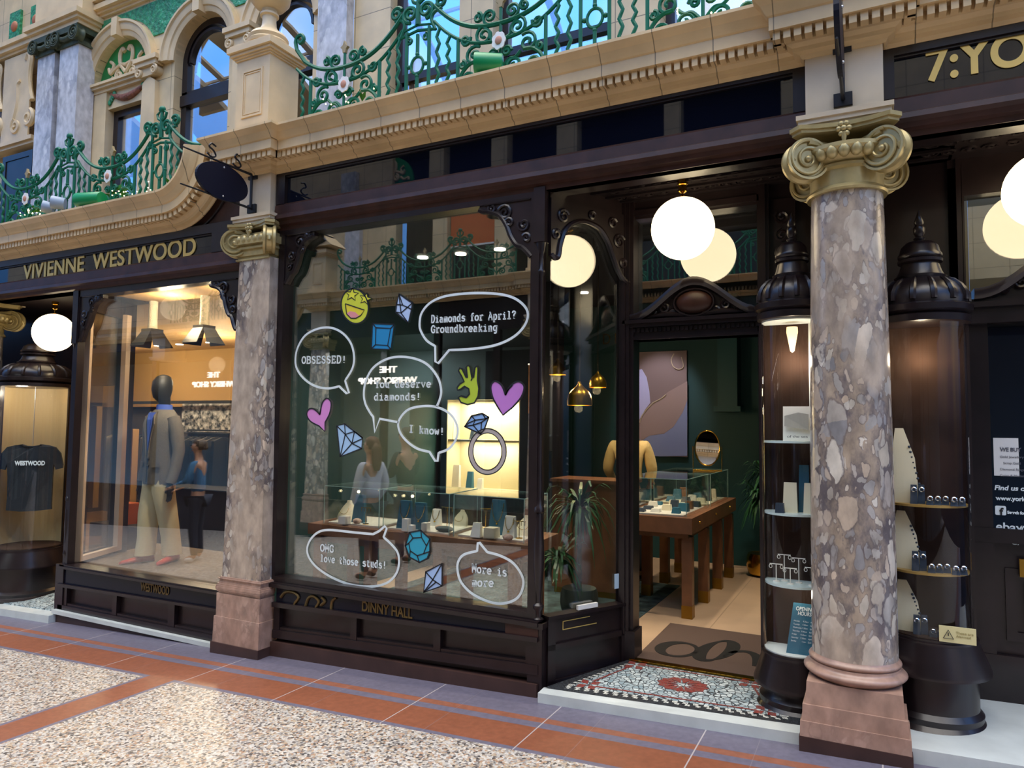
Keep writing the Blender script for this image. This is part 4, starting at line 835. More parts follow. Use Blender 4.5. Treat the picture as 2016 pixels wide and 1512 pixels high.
mb=MB(); mb.lathe([(.0,4.70),(.165,4.70),(.17,4.725),(.15,4.745),(.16,4.77),(.14,4.80),(.10,4.825),(.075,4.85),(.06,4.88),(.055,4.93),(.058,4.96),(.075,4.97),(.075,4.985),(.055,5.0),(.062,5.02)],(-4.42,4.14,0),32); mb.build('urn_foot',M['stone_plain'],urn,45)
mb=MB(); mb.lathe([(.06,5.02),(.12,5.05),(.16,5.10),(.17,5.16),(.15,5.22),(.13,5.28),(.14,5.33),(.12,5.34),(0,5.36)],(-4.42,4.14,0),32); mb.build('urn_bowl',M['stone_plain'],urn,45)
# =============== upper storey ===============
UY=4.95
def ub(name,x0,x1,z0,z1,m='stone_wall',y0=UY,y1=UY+.25): mb=MB(); mb.box(x0,x1,y0,y1,z0,z1); return st(name,mb,M[m])
up=[]
def upane(n,x0,x1,z0,z1,fr=.06,bar=None,y=UY+.1):
    mb=MB(); frame_boxes(mb,x0,x1,z0,z1,y,y+.07,fr)
    if bar: mb.box(x0,x1,y-.005,y+.06,bar,bar+.07)
    r=st(n,mb,M['wood']); g=MB(); g.box(x0+.03,x1-.03,y+.03,y+.036,z0+.03,z1-.03); st('glass_pane',g,M['glass_up'],r); return r
mb=MB(); mb.box(-4.56,-4.215,UY-.1,UY-.002,3.5,6.3); mb.build('x',None) if False else None
pm=thing('upper_pilaster','grey marble pilaster of the upper storey behind the railing beside the pedestal','pilaster',(-4.39,4.9,3.9),kind='thing'); mb.build('shaft',M['marble_grey'],pm)
ub('wall_upper',-4.215,-3.80,3.5,6.6); ub('wall_upper',-3.05,-2.73,3.5,6.6,'stone_wall',UY-.04); ub('wall_upper',-1.72,-1.34,3.5,6.6,'stone_wall',UY-.06); ub('wall_upper',-.45,3.5,3.5,6.6)
ub('wall_upper',-4.3,3.5,6.2,7.2)
upane('window_5',-3.80,-3.05,3.55,6.2,.07,4.66); upane('window_6',-2.73,-1.72,3.55,6.2,.07,4.66); upane('window_7',-1.34,-.45,3.55,6.2,.07,4.9)
mb=MB(); mb.tube([(-3.62+.03*math.sin(z*9),5.13,z) for z in [3.6+.1*i for i in range(14)]],[.10-.004*i for i in range(14)],8); tag(mb.build('curtain',mat('brown_curtain',hexc('5c4a36'),rough=.9),None,60),'brown gathered curtain behind the upper window beside the pilaster','curtain')
# upper storey over the clothes shop: arched openings
def arch(mb,cx,r,zs,ztop,x0,x1,y0,y1):
    n=20; A=[(cx-r*math.cos(PI*i/n),zs+r*math.sin(PI*i/n)) for i in range(n+1)]
    for i in range(n):
        a,b=A[i],A[i+1]; mb.prism([V((a[0],y0,a[1])),V((b[0],y0,b[1])),V((b[0],y0,ztop)),V((a[0],y0,ztop))],(0,y1-y0,0))
    if cx-r>x0: mb.box(x0,cx-r,y0,y1,zs,ztop)
    if x1>cx+r: mb.box(cx+r,x1,y0,y1,zs,ztop)
def archivolt(mb,cx,r,zs,y0):
    n=24
    prof=[(0,.16),(0,-.01),(.02,-.02),(.05,-.025),(.06,-.04),(.10,-.05),(.13,-.05),(.14,-.07),(.165,-.07),(.165,.1)]
    mb.loft([[V((cx-(r+o)*math.cos(PI*i/n),y0+dy,zs+(r+o)*math.sin(PI*i/n))) for o,dy in prof] for i in range(n+1)])
ZS=5.50
arcs=[(-7.60,.49),(-6.25,.42),(-5.08,.38)]
bounds=[(-8.28,-6.93),(-6.93,-5.62),(-5.62,-4.565)]
for (cx,r),(a,b) in zip(arcs,bounds):
    mb=MB(); arch(mb,cx,r,ZS,6.30,a,b,UY,UY+.25); w_=st('wall_upper',mb,M['stone_wall'])
    mb=MB(); archivolt(mb,cx,r,ZS,UY-.01); st('archivolt',mb,M['stone_plain'],w_,40)
    mb=MB(); mb.box(cx-.05,cx+.05,UY-.1,UY,ZS+r-.02,ZS+r+.19); st('keystone',mb,M['stone_plain'],w_)
for a,b in ((-8.28,-8.09),(-7.11,-6.67),(-5.83,-5.46),(-4.70,-4.56)): ub('wall_upper',a,b,3.2,ZS)
ub('wall_upper',-13,-4.4,6.30,7.4)
mb=MB()
for o,a,b in ((.03,6.30,6.33),(.06,6.33,6.36),(.10,6.36,6.42),(.07,6.42,6.45),(.12,6.45,6.5)): mb.box(-8.2,-4.4,UY-o,UY+.1,a,b)
st('trim_string_course',mb,M['stone_plain'])
M['foliage_tile']=mat('green_foliage_tile',hexc('2f8a5a'),rough=.3,var=.5,vscale=22,bump=.9,bscale=26); M['tympanum']=mat('green_tympanum_tile',hexc('178a45'),rough=.3,var=.15)
for (ca,ra),(cb,rb) in (((-8.95,.49),arcs[0]),(arcs[0],arcs[1]),(arcs[1],arcs[2])):
    sl,sr=[],[]
    for i in range(13):
        z=.36+.40*i/12; e_=lambda R_:math.sqrt(max(0,R_*R_-z*z)); xa,xb=max(ca+e_(ra+.185),-8.14),cb-e_(rb+.185)
        if xb-xa>.02: sl.append((xa,ZS+z)); sr.append((xb,ZS+z))
    mb=MB(); pts=sl+sr[::-1]; mb.prism(xz(pts,UY-.012),(0,.02,0)); st('trim_foliage_panel',mb,M['foliage_tile'])
mb=MB(); mb.box(-8.0,-4.5,UY-.03,UY+.02,6.52,7.0); st('trim_foliage_frieze',mb,M['foliage_tile'])
def scroll_cap(cx,w,z,root=None):
    mb=MB(); mb.box(cx-w,cx+w,UY-.10,UY+.02,z,z+.05); mb.box(cx-w-.02,cx+w+.02,UY-.12,UY+.02,z+.05,z+.10)
    mb.box(cx-w*.8,cx+w*.8,UY-.07,UY,z-.10,z)
    for s_ in (-1,1):
        mb.tube(xz([(cx+s_*a,b) for a,b in spiral(w*.72,z-.055,.055,.008,PI/2,-1.7,22)],UY-.085),.014,6)
        mb.tube([V((cx+s_*w*.72,UY-.08,z-.055)),V((cx+s_*w*.72,UY+.02,z-.055))],.05,12)
    mb.prism(xz([(cx-w*.85,3.5),(cx+w*.85,3.5),(cx+w*.62,z-.16),(cx,z-.09),(cx-w*.62,z-.16)],UY-.05),(0,.06,0))
    st('trim_upper_pilaster',mb,M['stone_plain'],root,40)
scroll_cap(-7.02,.17,ZS-.02); scroll_cap(-5.62,.17,ZS-.02); scroll_cap(-8.26,.10,ZS-.05)
# green tympanum with strapwork, swag frieze, and window below
mb=MB(); cx,r=arcs[0]; n=20; mb.prism([V((cx-r*math.cos(PI*i/n),UY+.08,ZS+r*math.sin(PI*i/n))) for i in range(n+1)],(0,.04,0)); tym=st('wall_tympanum',mb,M['tympanum'])
mb=MB()
for s_ in (-1,1):
    g=lambda a,b:(cx+s_*a*1.1,ZS-.0+b*1.1)
    for P,w0 in ((spline([g(0,.10),g(.09,.21),g(.10,.32),g(.06,.37),g(.03,.33)],6),.022),(spline([g(-.02,.18),g(.08,.2),g(.18,.17),g(.25,.14),g(.28,.20)],6),.02),(spline([g(.20,.09),g(.27,.04),g(.35,.06),g(.36,.02)],6),.02),(spiral(0,0,.06,.012,PI/2,-1.4,18),.018),(spline([g(.24,.15),g(.20,.22),g(.26,.27)],5),.018)):
        if P and isinstance(P[0],tuple): P=[V((cx+s_*1.1*(.11+p[0]),ZS+1.1*(.09+p[1]),0)) for p in P]
        mb.tube([V((p.x,UY+.07,p.y)) for p in P],w0*1.12,7)
st('strapwork',mb,M['stone_plain'],tym,50)
mb=MB()
for o,a,b in ((.03,ZS-.10,ZS-.06),(.06,ZS-.06,ZS-.03),(.08,ZS-.03,ZS)): mb.box(-8.09,-7.11,UY+.02-o,UY+.2,a,b)
mb.box(-8.09,-7.83,UY,UY+.25,3.2,ZS-.1); mb.box(-7.83,-7.11,UY+.03,UY+.25,5.2,ZS-.1); st('wall_upper',mb,M['stone_plain'])
mb=MB()
mb.tube([V((-7.80+.64*i/12,UY+.025,5.38-.10*math.sin(PI*i/12))) for i in range(13)],[.012+.03*math.sin(PI*i/12) for i in range(13)],8); st('trim_fruit_swag',mb,mat('fruit_swag_tile',hexc('8a5440'),rough=.5,var=.5,vscale=30,bump=.8,bscale=40),None,60)
mb=MB()
for s_ in (-1,1):
    for k in range(4): mb.sphere((-7.47+s_*(.25+.025*k),UY+.02,5.36-.03*k),.03,8,6,(1,.5,1.2))
st('trim_swag_leaves',mb,M['foliage_tile'],None,60)
upane('window_8',-7.83,-7.11,3.2,5.2,.08); 
# tall arched window and the one behind the pedestal
for n_,(cx,r) in (('window_9',arcs[1]),('window_10',arcs[2])):
    mb=MB(); n=20
    for o,w in ((.0,.07),(.10,.03)):
        R1,R2=r-o,r-o-w; mb.loft([[V((cx-R1*math.cos(t),UY+.10,ZS+R1*math.sin(t))),V((cx-R2*math.cos(t),UY+.10,ZS+R2*math.sin(t))),V((cx-R2*math.cos(t),UY+.16,ZS+R2*math.sin(t))),V((cx-R1*math.cos(t),UY+.16,ZS+R1*math.sin(t)))] for t in [PI*i/n for i in range(n+1)]])
    mb.box(cx-r,cx+r,UY+.08,UY+.17,5.02,5.14); mb.box(cx-r,cx+r,UY+.10,UY+.16,5.14,5.18)
    mb.box(cx-r,cx-r+.08,UY+.1,UY+.17,3.2,ZS); mb.box(cx+r-.08,cx+r,UY+.1,UY+.17,3.2,ZS)
    w_=st(n_,mb,M['wood'],None,40)
    g=MB(); g.prism([V((cx-(r-.02)*math.cos(PI*i/n),UY+.13,ZS+(r-.02)*math.sin(PI*i/n))) for i in range(n+1)]+[V((cx+r-.02,UY+.13,3.2)),V((cx-r+.02,UY+.13,3.2))],(0,.006,0)); st('glass_pane',g,M['glass_up'],w_)
mb=MB(); mb.box(-5.42,-4.55,UY+.30,UY+.34,3.2,5.0); st('wall_room_upper',mb,mat('lit_tan_blind',hexc('b98a4e'),rough=.8))
mb=MB(); mb.box(-5.42,-4.55,UY+.30,UY+.34,5.0,6.0); st('wall_room_upper',mb,mat('grey_blind',hexc('8f8a86'),rough=.8))
mb=MB(); mb.box(-6.70,-5.8,UY+.35,UY+.4,5.05,6.0); st('wall_room_upper',mb,mat('grey_blind_two',hexc('8f8578'),rough=.8))
# twin marble columns
tw=thing('twin_pilasters','pair of grey marble pilasters with dark bronze capitals on the upper storey','pilasters',(-8.7,4.85,3.5),kind='thing')
TY=4.74; zc=at(130,95,TY).z; zt=at(130,62,TY).z
for pa,pb in ((72,105),(115,151)):
    xa,xb=at(pa,170,TY).x,at(pb,170,TY).x
    mb=MB(); mb.box(xa,xb,TY,4.94,3.4,zc+.02); mb.build('pilaster_shaft',M['marble_grey'],tw)
    mb=MB(); mb.box(xa-.02,xb+.02,TY-.02,4.94,zc,zc+.05); mb.box(xa-.05,xb+.05,TY-.06,4.94,zt-.07,zt)
    mb.box(xa+.03,xb-.03,TY-.03,4.94,zc+.05,zt-.07)
    for xx in (xa-.0,xb+.0): volute(mb,V((xx,TY-.03,(zc+zt)/2)),(0,-1,0),r=min(.11,(zt-zc)*.42),w=.10)
    mb.tube([V((xa+(xb-xa)*i/8,TY-.04,(zc+zt)/2+.02-.05*math.sin(PI*i/8))) for i in range(9)],.03,8)
    mb.build('bronze_capital',M['bronze'],tw,50)
TWX0,TWX1=at(66,170,TY).x,at(158,170,TY).x
mb=MB()
for o,a,b in ((0,zt,zt+.05),(.03,zt+.05,zt+.09),(.06,zt+.09,zt+.15)): mb.box(TWX0-o,TWX1+o,TY-.06-o,5.2,a,b)
mb.box(TWX0,TWX1,TY-.02,5.2,zt+.15,7.2); st('trim_twin_entablature',mb,M['stone_plain'])
ub('wall_upper',-13,-8.28,3.0,7.2,'stone_wall',UY+.14)
mb=MB()
for o,a,b in ((.03,5.04,5.08),(.06,5.08,5.13),(.03,6.28,6.32),(.07,6.32,6.38),(.1,6.38,6.44)): mb.box(-13,-9.2,UY-o,UY+.1,a,b)
st('trim_string_course',mb,M['stone_plain'])
mb=MB()
for bx in (-9.42,-10.1):
    for P in (spline([(bx-.05,6.15),(bx+.0,6.22),(bx+.05,6.15),(bx+.03,5.95),(bx+.06,5.75),(bx+.12,5.6)],5),spiral(bx+.06,5.38,.11,.03,PI*.4,-1.3,18),spiral(bx-.2,5.32,.1,.03,PI*.6,1.3,18),spline([(bx-.3,5.3),(bx-.2,5.6),(bx-.2,5.85),(bx-.14,5.9)],5)):
        P=[(p[0],p[1]) for p in P]; mb.tube(xz(P,UY-.01),.032,6)
st('trim_strapwork_relief',mb,M['stone_plain'],None,50)
mb=MB(); mb.box(-9.95,-9.35,UY-.02,UY+.0,5.15,6.25); mb.box(-10.6,-10.1,UY-.02,UY,5.15,6.25); st('trim_relief_panel',mb,M['stone_plain'])
mb=MB(); frame_boxes(mb,-9.85,-9.2,3.4,4.95,UY-.03,UY,.07); mb.box(-9.8,-9.25,UY-.02,UY,3.4,4.9); st('window_11',mb,M['wood'])
for n,(x,z) in enumerate(((-9.28,6.62),(-8.95,6.7),(-9.75,6.65))):
    mb=MB(); mb.box(x-.12,x+.12,UY-.03,UY,z-.15,z+.2); st('trim_flower_tile',mb,M['foliage_tile'])
    mb=MB(); mb.sphere((x,UY-.03,z),.07,10,8,(1,.4,1)); st('trim_tile_blossom',mb,mat('terracotta_blossom',hexc('b06a44'),rough=.5),None,60)
# =============== hanging oval signs ===============
def oval_sign(x,y0,ya,za,zb,cy,cz,ry,rz,label,tilt=0.0):
    root=thing('hanging_sign',label,'sign',(x,y0,zb),'oval hanging signs on the piers')
    mb=MB()
    mb.prism([V((x-.012,cy+ry*math.cos(a)*math.cos(tilt)-rz*math.sin(a)*math.sin(tilt),cz+ry*math.cos(a)*math.sin(tilt)+rz*math.sin(a)*math.cos(tilt))) for a in [2*PI*i/40 for i in range(40)]],(.024,0,0)); mb.build('oval_board',M['navy'],root)
    mb=MB()
    for z in (za,zb): mb.tube([(x,y0,z),(x,ya,z)],[.011,.006],6); mb.box(x-.045,x+.045,y0-.008,y0+.02,z-.035,z+.035)
    mb.tube([(x,y0-.012,za),(x,y0-.012,zb)],.011,6); mb.build('bracket_bars',M['iron'],root,40)
    for k,(yy) in enumerate((cy+.14,cy-.10)):
        h=MB(); P=spline([(yy-.05,za+.03),(yy-.01,za+.012),(yy+.03,za+.03),(yy+.01,za+.065),(yy-.03,za+.085),(yy-.01,za+.115),(yy+.03,za+.105)],4); h.tube([V((x,p.x,p.y)) for p in P],.007,5); h.build('scroll_hook',M['iron'],root,50)
    for z in (cz+rz*.8,cz-rz*.8):
        s_=MB(); s_.sphere((x+.014,cy,z),.008,8,6); s_.build('screw',M['steel'],root,60)
M['navy']=mat('navy_enamel',(.004,.005,.016),rough=.5,spec=.25)
oval_sign(-4.44,4.04,3.38,3.60,3.325,3.745,3.45,.24,.14,'blank dark oval sign hanging from iron arms beside the clothes shop fascia')
oval_sign(-.125,4.01,3.35,3.62,3.33,3.62,3.48,.28,.17,'dark oval sign seen edge on in front of the pier over the round column')
# =============== arcade roof ===============
mb=MB()
for i in range(9):
    x=-18+i*2.6
    mb.tube([V((x,1.47+3.6*math.cos(PI*k/16)*1.0,7.4+2.2*math.sin(PI*k/16))) for k in range(17)],.07,6)
for k in (2,5,8,11,14): mb.bar((-20,1.47+3.6*math.cos(PI*k/16),7.4+2.2*math.sin(PI*k/16)),(6,1.47+3.6*math.cos(PI*k/16),7.4+2.2*math.sin(PI*k/16)),.05,.05)
for x,w in ((-11.3,1.1),(-13.9,1.4),(-16.8,1.5)):
    mb.loft([[V((x+sx*w/2,1.47+(3.5+o)*math.cos(PI*k/16),7.3+(2.1+o)*math.sin(PI*k/16))) for sx,o in ((-1,0),(1,0),(1,.12),(-1,.12))] for k in range(17)])
st('ceiling_roof_ribs',mb,mat('roof_iron',hexc('a8916c'),rough=.6))
# =============== the facade across the arcade ===============
opp=bpy.data.objects.new('wall_opposite',None); C.objects.link(opp); opp['kind']='structure'; WL[opp]=V((0,0,0))
YO=2.94
def across(o,dx,dz=0):
    c=copy_tree(o,opp); l=o.location; c.location=(l.x+dx,YO-l.y,l.z+dz); c.scale=(1,-1,1)
    for q in [c]+list(c.children_recursive):
        for k in ('label','category','group'): 
            if k in q: del q[k]
    return c
tops=[o for o in list(C.objects) if o.parent is None and o is not opp]
pick=[o for o in tops if o.name.split('.')[0] in ('trim_cornice','trim_cornice_block','trim_cornice_ramp','wall_pier','marble_pilaster','balcony_railing','stone_pedestal','upper_pilaster')]
for o in pick:
    if o.location.x<-9.2: continue
    across(o,-4.3)
for o in pick:
    if o.name in ('trim_cornice',) or (o.location.x>-5 and o.name.split('.')[0] in ('trim_cornice_block','wall_pier','marble_pilaster','balcony_railing','stone_pedestal')): across(o,.0)
def ob(name,x0,x1,y0,y1,z0,z1,m): mb=MB(); mb.box(x0,x1,y0,y1,z0,z1); o=mb.build(name,m if not isinstance(m,str) else M[m],opp); return o
OY=YO-4.15
M['orange']=mat('orange_blind',hexc('c8602a'),rough=.8)
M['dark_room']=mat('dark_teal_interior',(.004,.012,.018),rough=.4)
# ground floor shopfronts
ob('fascia',-20,6,OY-.1,OY,3.1,3.6,'wood'); ob('shop_back',-20,6,-3.6,-3.5,-.5,3.2,mat('pale_teal_wall',hexc('8fa3a0'),rough=.8)); ob('shop_ceiling',-20,6,-3.5,OY-.1,3.1,3.2,'wood'); 
for x in (-15.5,-13.2,-10.9,-9.3,-7.35,-6.3,-5.2,-3.9,-2.6,-1.3,0,1.2): ob('shop_post',x-.06,x+.06,OY-.08,OY,-.5,3.1,'wood')
ob('shop_base',-20,6,OY-.1,OY-.0,-.7,.3,'wood')
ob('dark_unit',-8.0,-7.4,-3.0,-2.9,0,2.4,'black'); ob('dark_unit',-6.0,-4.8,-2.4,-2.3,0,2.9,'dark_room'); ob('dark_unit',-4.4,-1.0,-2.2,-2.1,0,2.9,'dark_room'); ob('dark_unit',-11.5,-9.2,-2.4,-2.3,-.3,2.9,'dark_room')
# upper storey with orange blinds
ob('upper_wall',-20,-8.2,YO-4.95-.2,YO-4.95,3.5,7.0,'stone_wall')
for a,b in ((-8.2,-7.75),(-6.95,-6.65),(-5.7,-5.4),(-4.5,-4.15),(-2.75,-2.5),(-1.1,-.9)): ob('upper_pier',a,b,YO-4.95-.2,YO-4.95,3.5,6.75,'stone_wall')
ob('upper_wall',-8.2,6,YO-4.95-.2,YO-4.95,6.75,7.2,'stone_wall')
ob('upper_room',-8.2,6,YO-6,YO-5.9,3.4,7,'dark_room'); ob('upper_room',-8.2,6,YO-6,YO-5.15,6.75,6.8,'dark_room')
for i,(a,b,z) in enumerate(((-6.62,-5.75,4.75),(-5.35,-4.5,4.72))):
    ob('orange_blind',a,b,YO-5.05,YO-5.03,z,5.6,'orange'); ob('blind_hem',a,b,YO-5.055,YO-5.025,z-.03,z,'white')
ob('upper_wall',-.4,6,YO-4.95-.2,YO-4.95,3.5,6.75,'stone_wall')
p=at(768,338,10.3); across(tym,p.x+7.6,p.z-5.72)
mb=MB(); mb.prism([V((-9.0,YO-3.9,4.72)),V((-8.35,YO-3.9,4.72)),V((-8.68,YO-3.9,5.0))],(0,-.4,0)); mb.build('pediment',M['stone_plain'],opp)
for px,py in (((700,690),(1,1)),): pass
M['letter_lit']=mat('lit_letters',(1,.95,.9),emit=(1,.9,.78),es=2.6)
def lit(body,px0,px1,py,size):
    a=at(*px0,9.5); b=at(*px1,9.5); w=abs(b.x-a.x)
    # reads correctly from inside the arcade, mirrored in the shop window
    return text_mesh('shop_sign',body,size,M['letter_lit'],opp,(b.x,OY+.02,(a.z+b.z)/2),ux=(-1,0,0),width=w,extrude=.01,bold=.004)
lit('THE',(741,733),(775,732),0,.15); lit('WHISKY SHOP',(699,757),(815,752),0,.15)
lit('THE',(401,743),(425,742),0,.15); lit('WHISKY SHOP',(371,763),(456,759),0,.15)
lamp('light_opposite_shop','AREA',(-8,-2.2,3.0),170,(.85,.95,1),1,aim=(-8,-2.6,0),sizey=9)
# =============== jewellery shop interior ===============
def tile_mat(name,c,pitch=.6):
    m=joint_stone(name,c,px=pitch,jw=.008,rough=.35,dark=.7,var=.08); return m
M['tile']=tile_mat('tan_floor_tile','c2a688'); M['teal_wall']=mat('dark_teal_wall',(.006,.055,.056),rough=.6); M['dark_ceiling']=mat('dark_ceiling',(.008,.012,.02),rough=.7)
M['oak']=mat('warm_oak',hexc('80563a'),rough=.38,var=.2,vscale=7); M['oak2']=mat('brown_oak',hexc('7a5234'),rough=.45,var=.2,vscale=7)
M['tan_panel']=mat('tan_panel',hexc('a8764e'),rough=.5); M['teal']=mat('teal_card',hexc('1f5f78'),rough=.6); M['cream']=mat('cream_leatherette',hexc('e6dcc0'),rough=.5); M['white_acrylic']=mat('white_acrylic',hexc('eeeae0'),rough=.35); M['navybox']=mat('navy_box',(.02,.035,.06),rough=.5)
mb=MB(); mb.prism([(-4.6,4.26,-.35),(-1.99,4.26,-.35),(-1.66,4.79,-.35),(-.5,4.79,-.35),(-.5,8.8,-.35),(-4.6,8.8,-.35)],(0,0,.38)); st('floor',mb,M['tile'])
mb=MB(); mb.prism([(-4.6,4.3,3.16),(-1.98,4.3,3.16),(-1.64,4.93,3.16),(-.5,4.93,3.16),(-.5,8.8,3.16),(-4.6,8.8,3.16)],(0,0,.06)); st('ceiling',mb,M['dark_ceiling'])
mb=MB(); mb.box(-4.60,-4.5,4.3,8.8,0,3.2); st('wall_left',mb,M['teal_wall'])
mb=MB(); mb.box(-.62,-.5,4.95,8.8,0,3.2); st('wall_right',mb,M['teal_wall'])
mb=MB(); mb.box(-4.5,-.5,8.6,8.8,0,3.2); st('wall_back',mb,M['teal_wall'])
mb=MB(); mb.box(-1.62,-1.40,8.35,8.6,1.85,3.2); mb.box(-1.66,-1.36,8.32,8.6,1.8,1.86); st('trim_teal_pilaster',mb,mat('teal_pilaster',(.008,.075,.08),rough=.5))
NY=6.9                                     # partition with the lit niche
n0,n1=at(880,787,NY),at(1022,972,NY)
mb=MB(); mb.box(-4.5,n0.x,NY,NY+.3,0,3.2); mb.box(n1.x,-3.05,NY,NY+.3,0,3.2); mb.box(n0.x,n1.x,NY,NY+.3,n0.z,3.2); mb.box(n0.x,n1.x,NY,NY+.3,0,n1.z); mb.box(n0.x-.02,n1.x+.02,NY+.3,NY+.34,n1.z-.02,n0.z+.02)
st('wall_niche',mb,mat('black_partition',(.008,.009,.012),rough=.5))
nic=thing('lit_display_niche','brightly lit cream wall niche with a shelf at the back of the jewellery shop','niche',((n0.x+n1.x)/2,NY+.15,n1.z),kind='thing')
mb=MB(); mb.box(n0.x,n1.x,NY+.28,NY+.30,n1.z,n0.z); mb.box(n0.x,n0.x+.01,NY,NY+.3,n1.z,n0.z); mb.box(n1.x-.01,n1.x,NY,NY+.3,n1.z,n0.z); mb.box(n0.x,n1.x,NY,NY+.3,n1.z,n1.z+.012); mb.build('niche_lining',mat('cream_lining',hexc('e6dab2'),rough=.6),nic)
zsf=at(940,868,NY).z
mb=MB(); mb.box(n0.x,n1.x,NY+.02,NY+.28,zsf-.012,zsf+.012); mb.build('niche_shelf',M['cream'],nic)
lamp('light_niche','AREA',((n0.x+n1.x)/2,NY+.12,n0.z-.02),14,(1,.88,.64),.7,aim=((n0.x+n1.x)/2,NY+.2,0),sizey=.15)
lamp('light_niche_low','AREA',((n0.x+n1.x)/2,NY+.12,zsf-.02),8,(1,.88,.64),.7,aim=((n0.x+n1.x)/2,NY+.2,0),sizey=.15)
def poly_at(mb,pts,Y,t=.004): mb.prism([at(x,y,Y) for x,y in pts],(0,t,0)); return mb
def item(name,label,cat,mb,m,group=None,smooth=None):
    return tag(mb.build(name,M[m] if isinstance(m,str) else m,None,smooth),label,cat,group)
# things in the niche
def slant(mb,x,y,z,w,h,d=.06,lean=.03,top=.8):
    return mb.loft([[V((x-w/2,y-d/2,z)),V((x+w/2,y-d/2,z)),V((x+w/2,y+d/2,z)),V((x-w/2,y+d/2,z))],[V((x-w/2*top,y-d/2+lean,z+h)),V((x+w/2*top,y-d/2+lean,z+h)),V((x+w/2*top,y+d/2,z+h)),V((x-w/2*top,y+d/2,z+h))]])
def px_on(px,py,Z): p=atz(px,py,Z); return p
NG='white and teal displays in the lit niche'
for (px,pyb,w,h,m,l,Z) in ((898,945,.10,.26,'white_acrylic','tall pale slanted stand in the lit niche, lower shelf',n1.z+.012),(925,945,.08,.19,'teal','small teal slanted stand in the lit niche, lower shelf',n1.z+.012),(945,948,.07,.12,'white_acrylic','short pale stand beside the small teal stand in the niche',n1.z+.012),(888,862,.09,.30,'cream','cream framed picture card on the upper shelf of the lit niche',zsf+.012),(930,862,.05,.11,'navybox','dark small box on the upper shelf of the lit niche',zsf+.012)):
    p=at(px,pyb,NY+.14); mb=MB(); slant(mb,p.x,NY+.14,Z,w,h); item('jewellery_stand',l,'display stand',mb,m,NG)
# letters and poster on the back wall
p=at(1187,678,8.59); o=text_mesh('wall_letters','D I',.2,M['brass'],None,(p.x,8.595,p.z),width=at(1213,668,8.59).x-p.x,extrude=.008); tag(o,'two gold letters on the dark wall above the reception desk','lettering')
po=thing('wall_poster','large framed photo poster of an arm with jewellery on the teal wall','poster',(at(1300,900,8.56).x,8.57,1.25))
q0,q1=at(1246,694,8.57),at(1353,900,8.57)
mb=MB(); mb.box(q0.x-.02,q1.x,8.56,8.6,q1.z,q0.z); mb.build('poster_board',mat('poster_taupe',hexc('8a7370'),rough=.6),po)
def px9(x,y): return (1040+x/3.78,560+y/3.78)
def pp(name,pts,m,dy): mb=MB(); poly_at(mb,[px9(*p) for p in pts],8.56-dy,.004); mb.build(name,m,po)
pp('printed_light',[(790,640),(845,630),(880,690),(900,790),(908,880),(870,930),(830,1000),(800,1030),(788,1040)],mat('print_lilac',hexc('c4bfe6'),rough=.6),.004)
pp('printed_arm',[(790,1060),(830,1000),(910,890),(985,850),(1040,800),(1183,720),(1183,860),(1150,950),(1080,1060),(1010,1110),(900,1125),(850,1160),(790,1130)],mat('print_skin',hexc('a58a84'),rough=.6),.008)
pp('printed_cloth',[(790,1130),(850,1160),(900,1125),(1010,1112),(1080,1060),(1183,860),(1183,1275),(980,1280),(790,1260)],mat('print_blue_grey',hexc('8f96b8'),rough=.6),.006)
mb=MB(); mb.tube([at(*px9(a,b),8.548) for a,b in ((830,1030),(845,980),(880,930),(930,880),(990,850),(1025,820))],.008,5); M['print_gold']=mat('print_gold',hexc('c9b295'),rough=.5); mb.build('printed_chain',M['print_gold'],po); mb=MB(); mb.tube([at(*px9(a,b),8.548) for a,b in spline([(1085,515),(1065,560),(1080,610),(1120,632),(1155,610),(1150,560)],4) for a,b in ((a,b),)] if False else [at(*px9(p.x,p.y),8.548) for p in spline([(1085,515),(1065,560),(1080,610),(1120,632),(1155,610),(1140,540)],4)],.007,5); mb.build('printed_earring',M['print_gold'],po)
# rug and door mat
mb=MB(); mb.box(-4.2,-1.77,5.1,7.2,.0301,.034); item('patterned_rug','dark teal patterned rug under the reception desk and plants','rug',mb,mat('teal_rug',hexc('3c4f50'),rough=.95,var=.8,vscale=9))
dm=thing('door_mat','brown door mat with a large black monogram inside the open doorway','mat',(-1.07,5.25,.03))
mb=MB(); mb.add([(-1.49,4.80,.03),(-.63,4.80,.03),(-.76,5.765,.03),(-1.50,5.765,.03),(-1.49,4.80,.04),(-.63,4.80,.04),(-.76,5.765,.04),(-1.50,5.765,.04)],[(3,2,1,0),(4,5,6,7),(0,1,5,4),(1,2,6,5),(2,3,7,6),(3,0,4,7)]); mb.build('mat_pile',mat('brown_mat',hexc('5e4b41'),rough=.95,bump=.5,bscale=300),dm)
def k4(x,y): return (960+x/2.965,1180+y/2.965)
def floor_stroke(mb,pts,w,closed=False):
    P=[atz(*k4(p[0],p[1]),.0405) for p in pts]; W_=w if isinstance(w,list) else [w]*len(P); n=len(P); Lp,Rp=[],[]
    for i in range(n):
        d=(P[(i+1)%n]-P[i-1]) if closed else (P[min(i+1,n-1)]-P[max(i-1,0)]); d.normalize(); e=V((-d.y,d.x,0))*W_[i]/2; Lp.append(P[i]+e); Rp.append(P[i]-e)
    m=n if closed else n-1
    for i in range(m):
        j=(i+1)%n; mb.prism([Lp[i],Lp[j],Rp[j],Rp[i]],(0,0,.0015))
mb=MB()
el=[(1115+108*math.cos(a),293+40*math.sin(a)) for a in [2*PI*i/36 for i in range(36)]]; floor_stroke(mb,el,[.035+.05*max(0,math.cos(2*PI*i/36+2.6)) for i in range(36)],True)
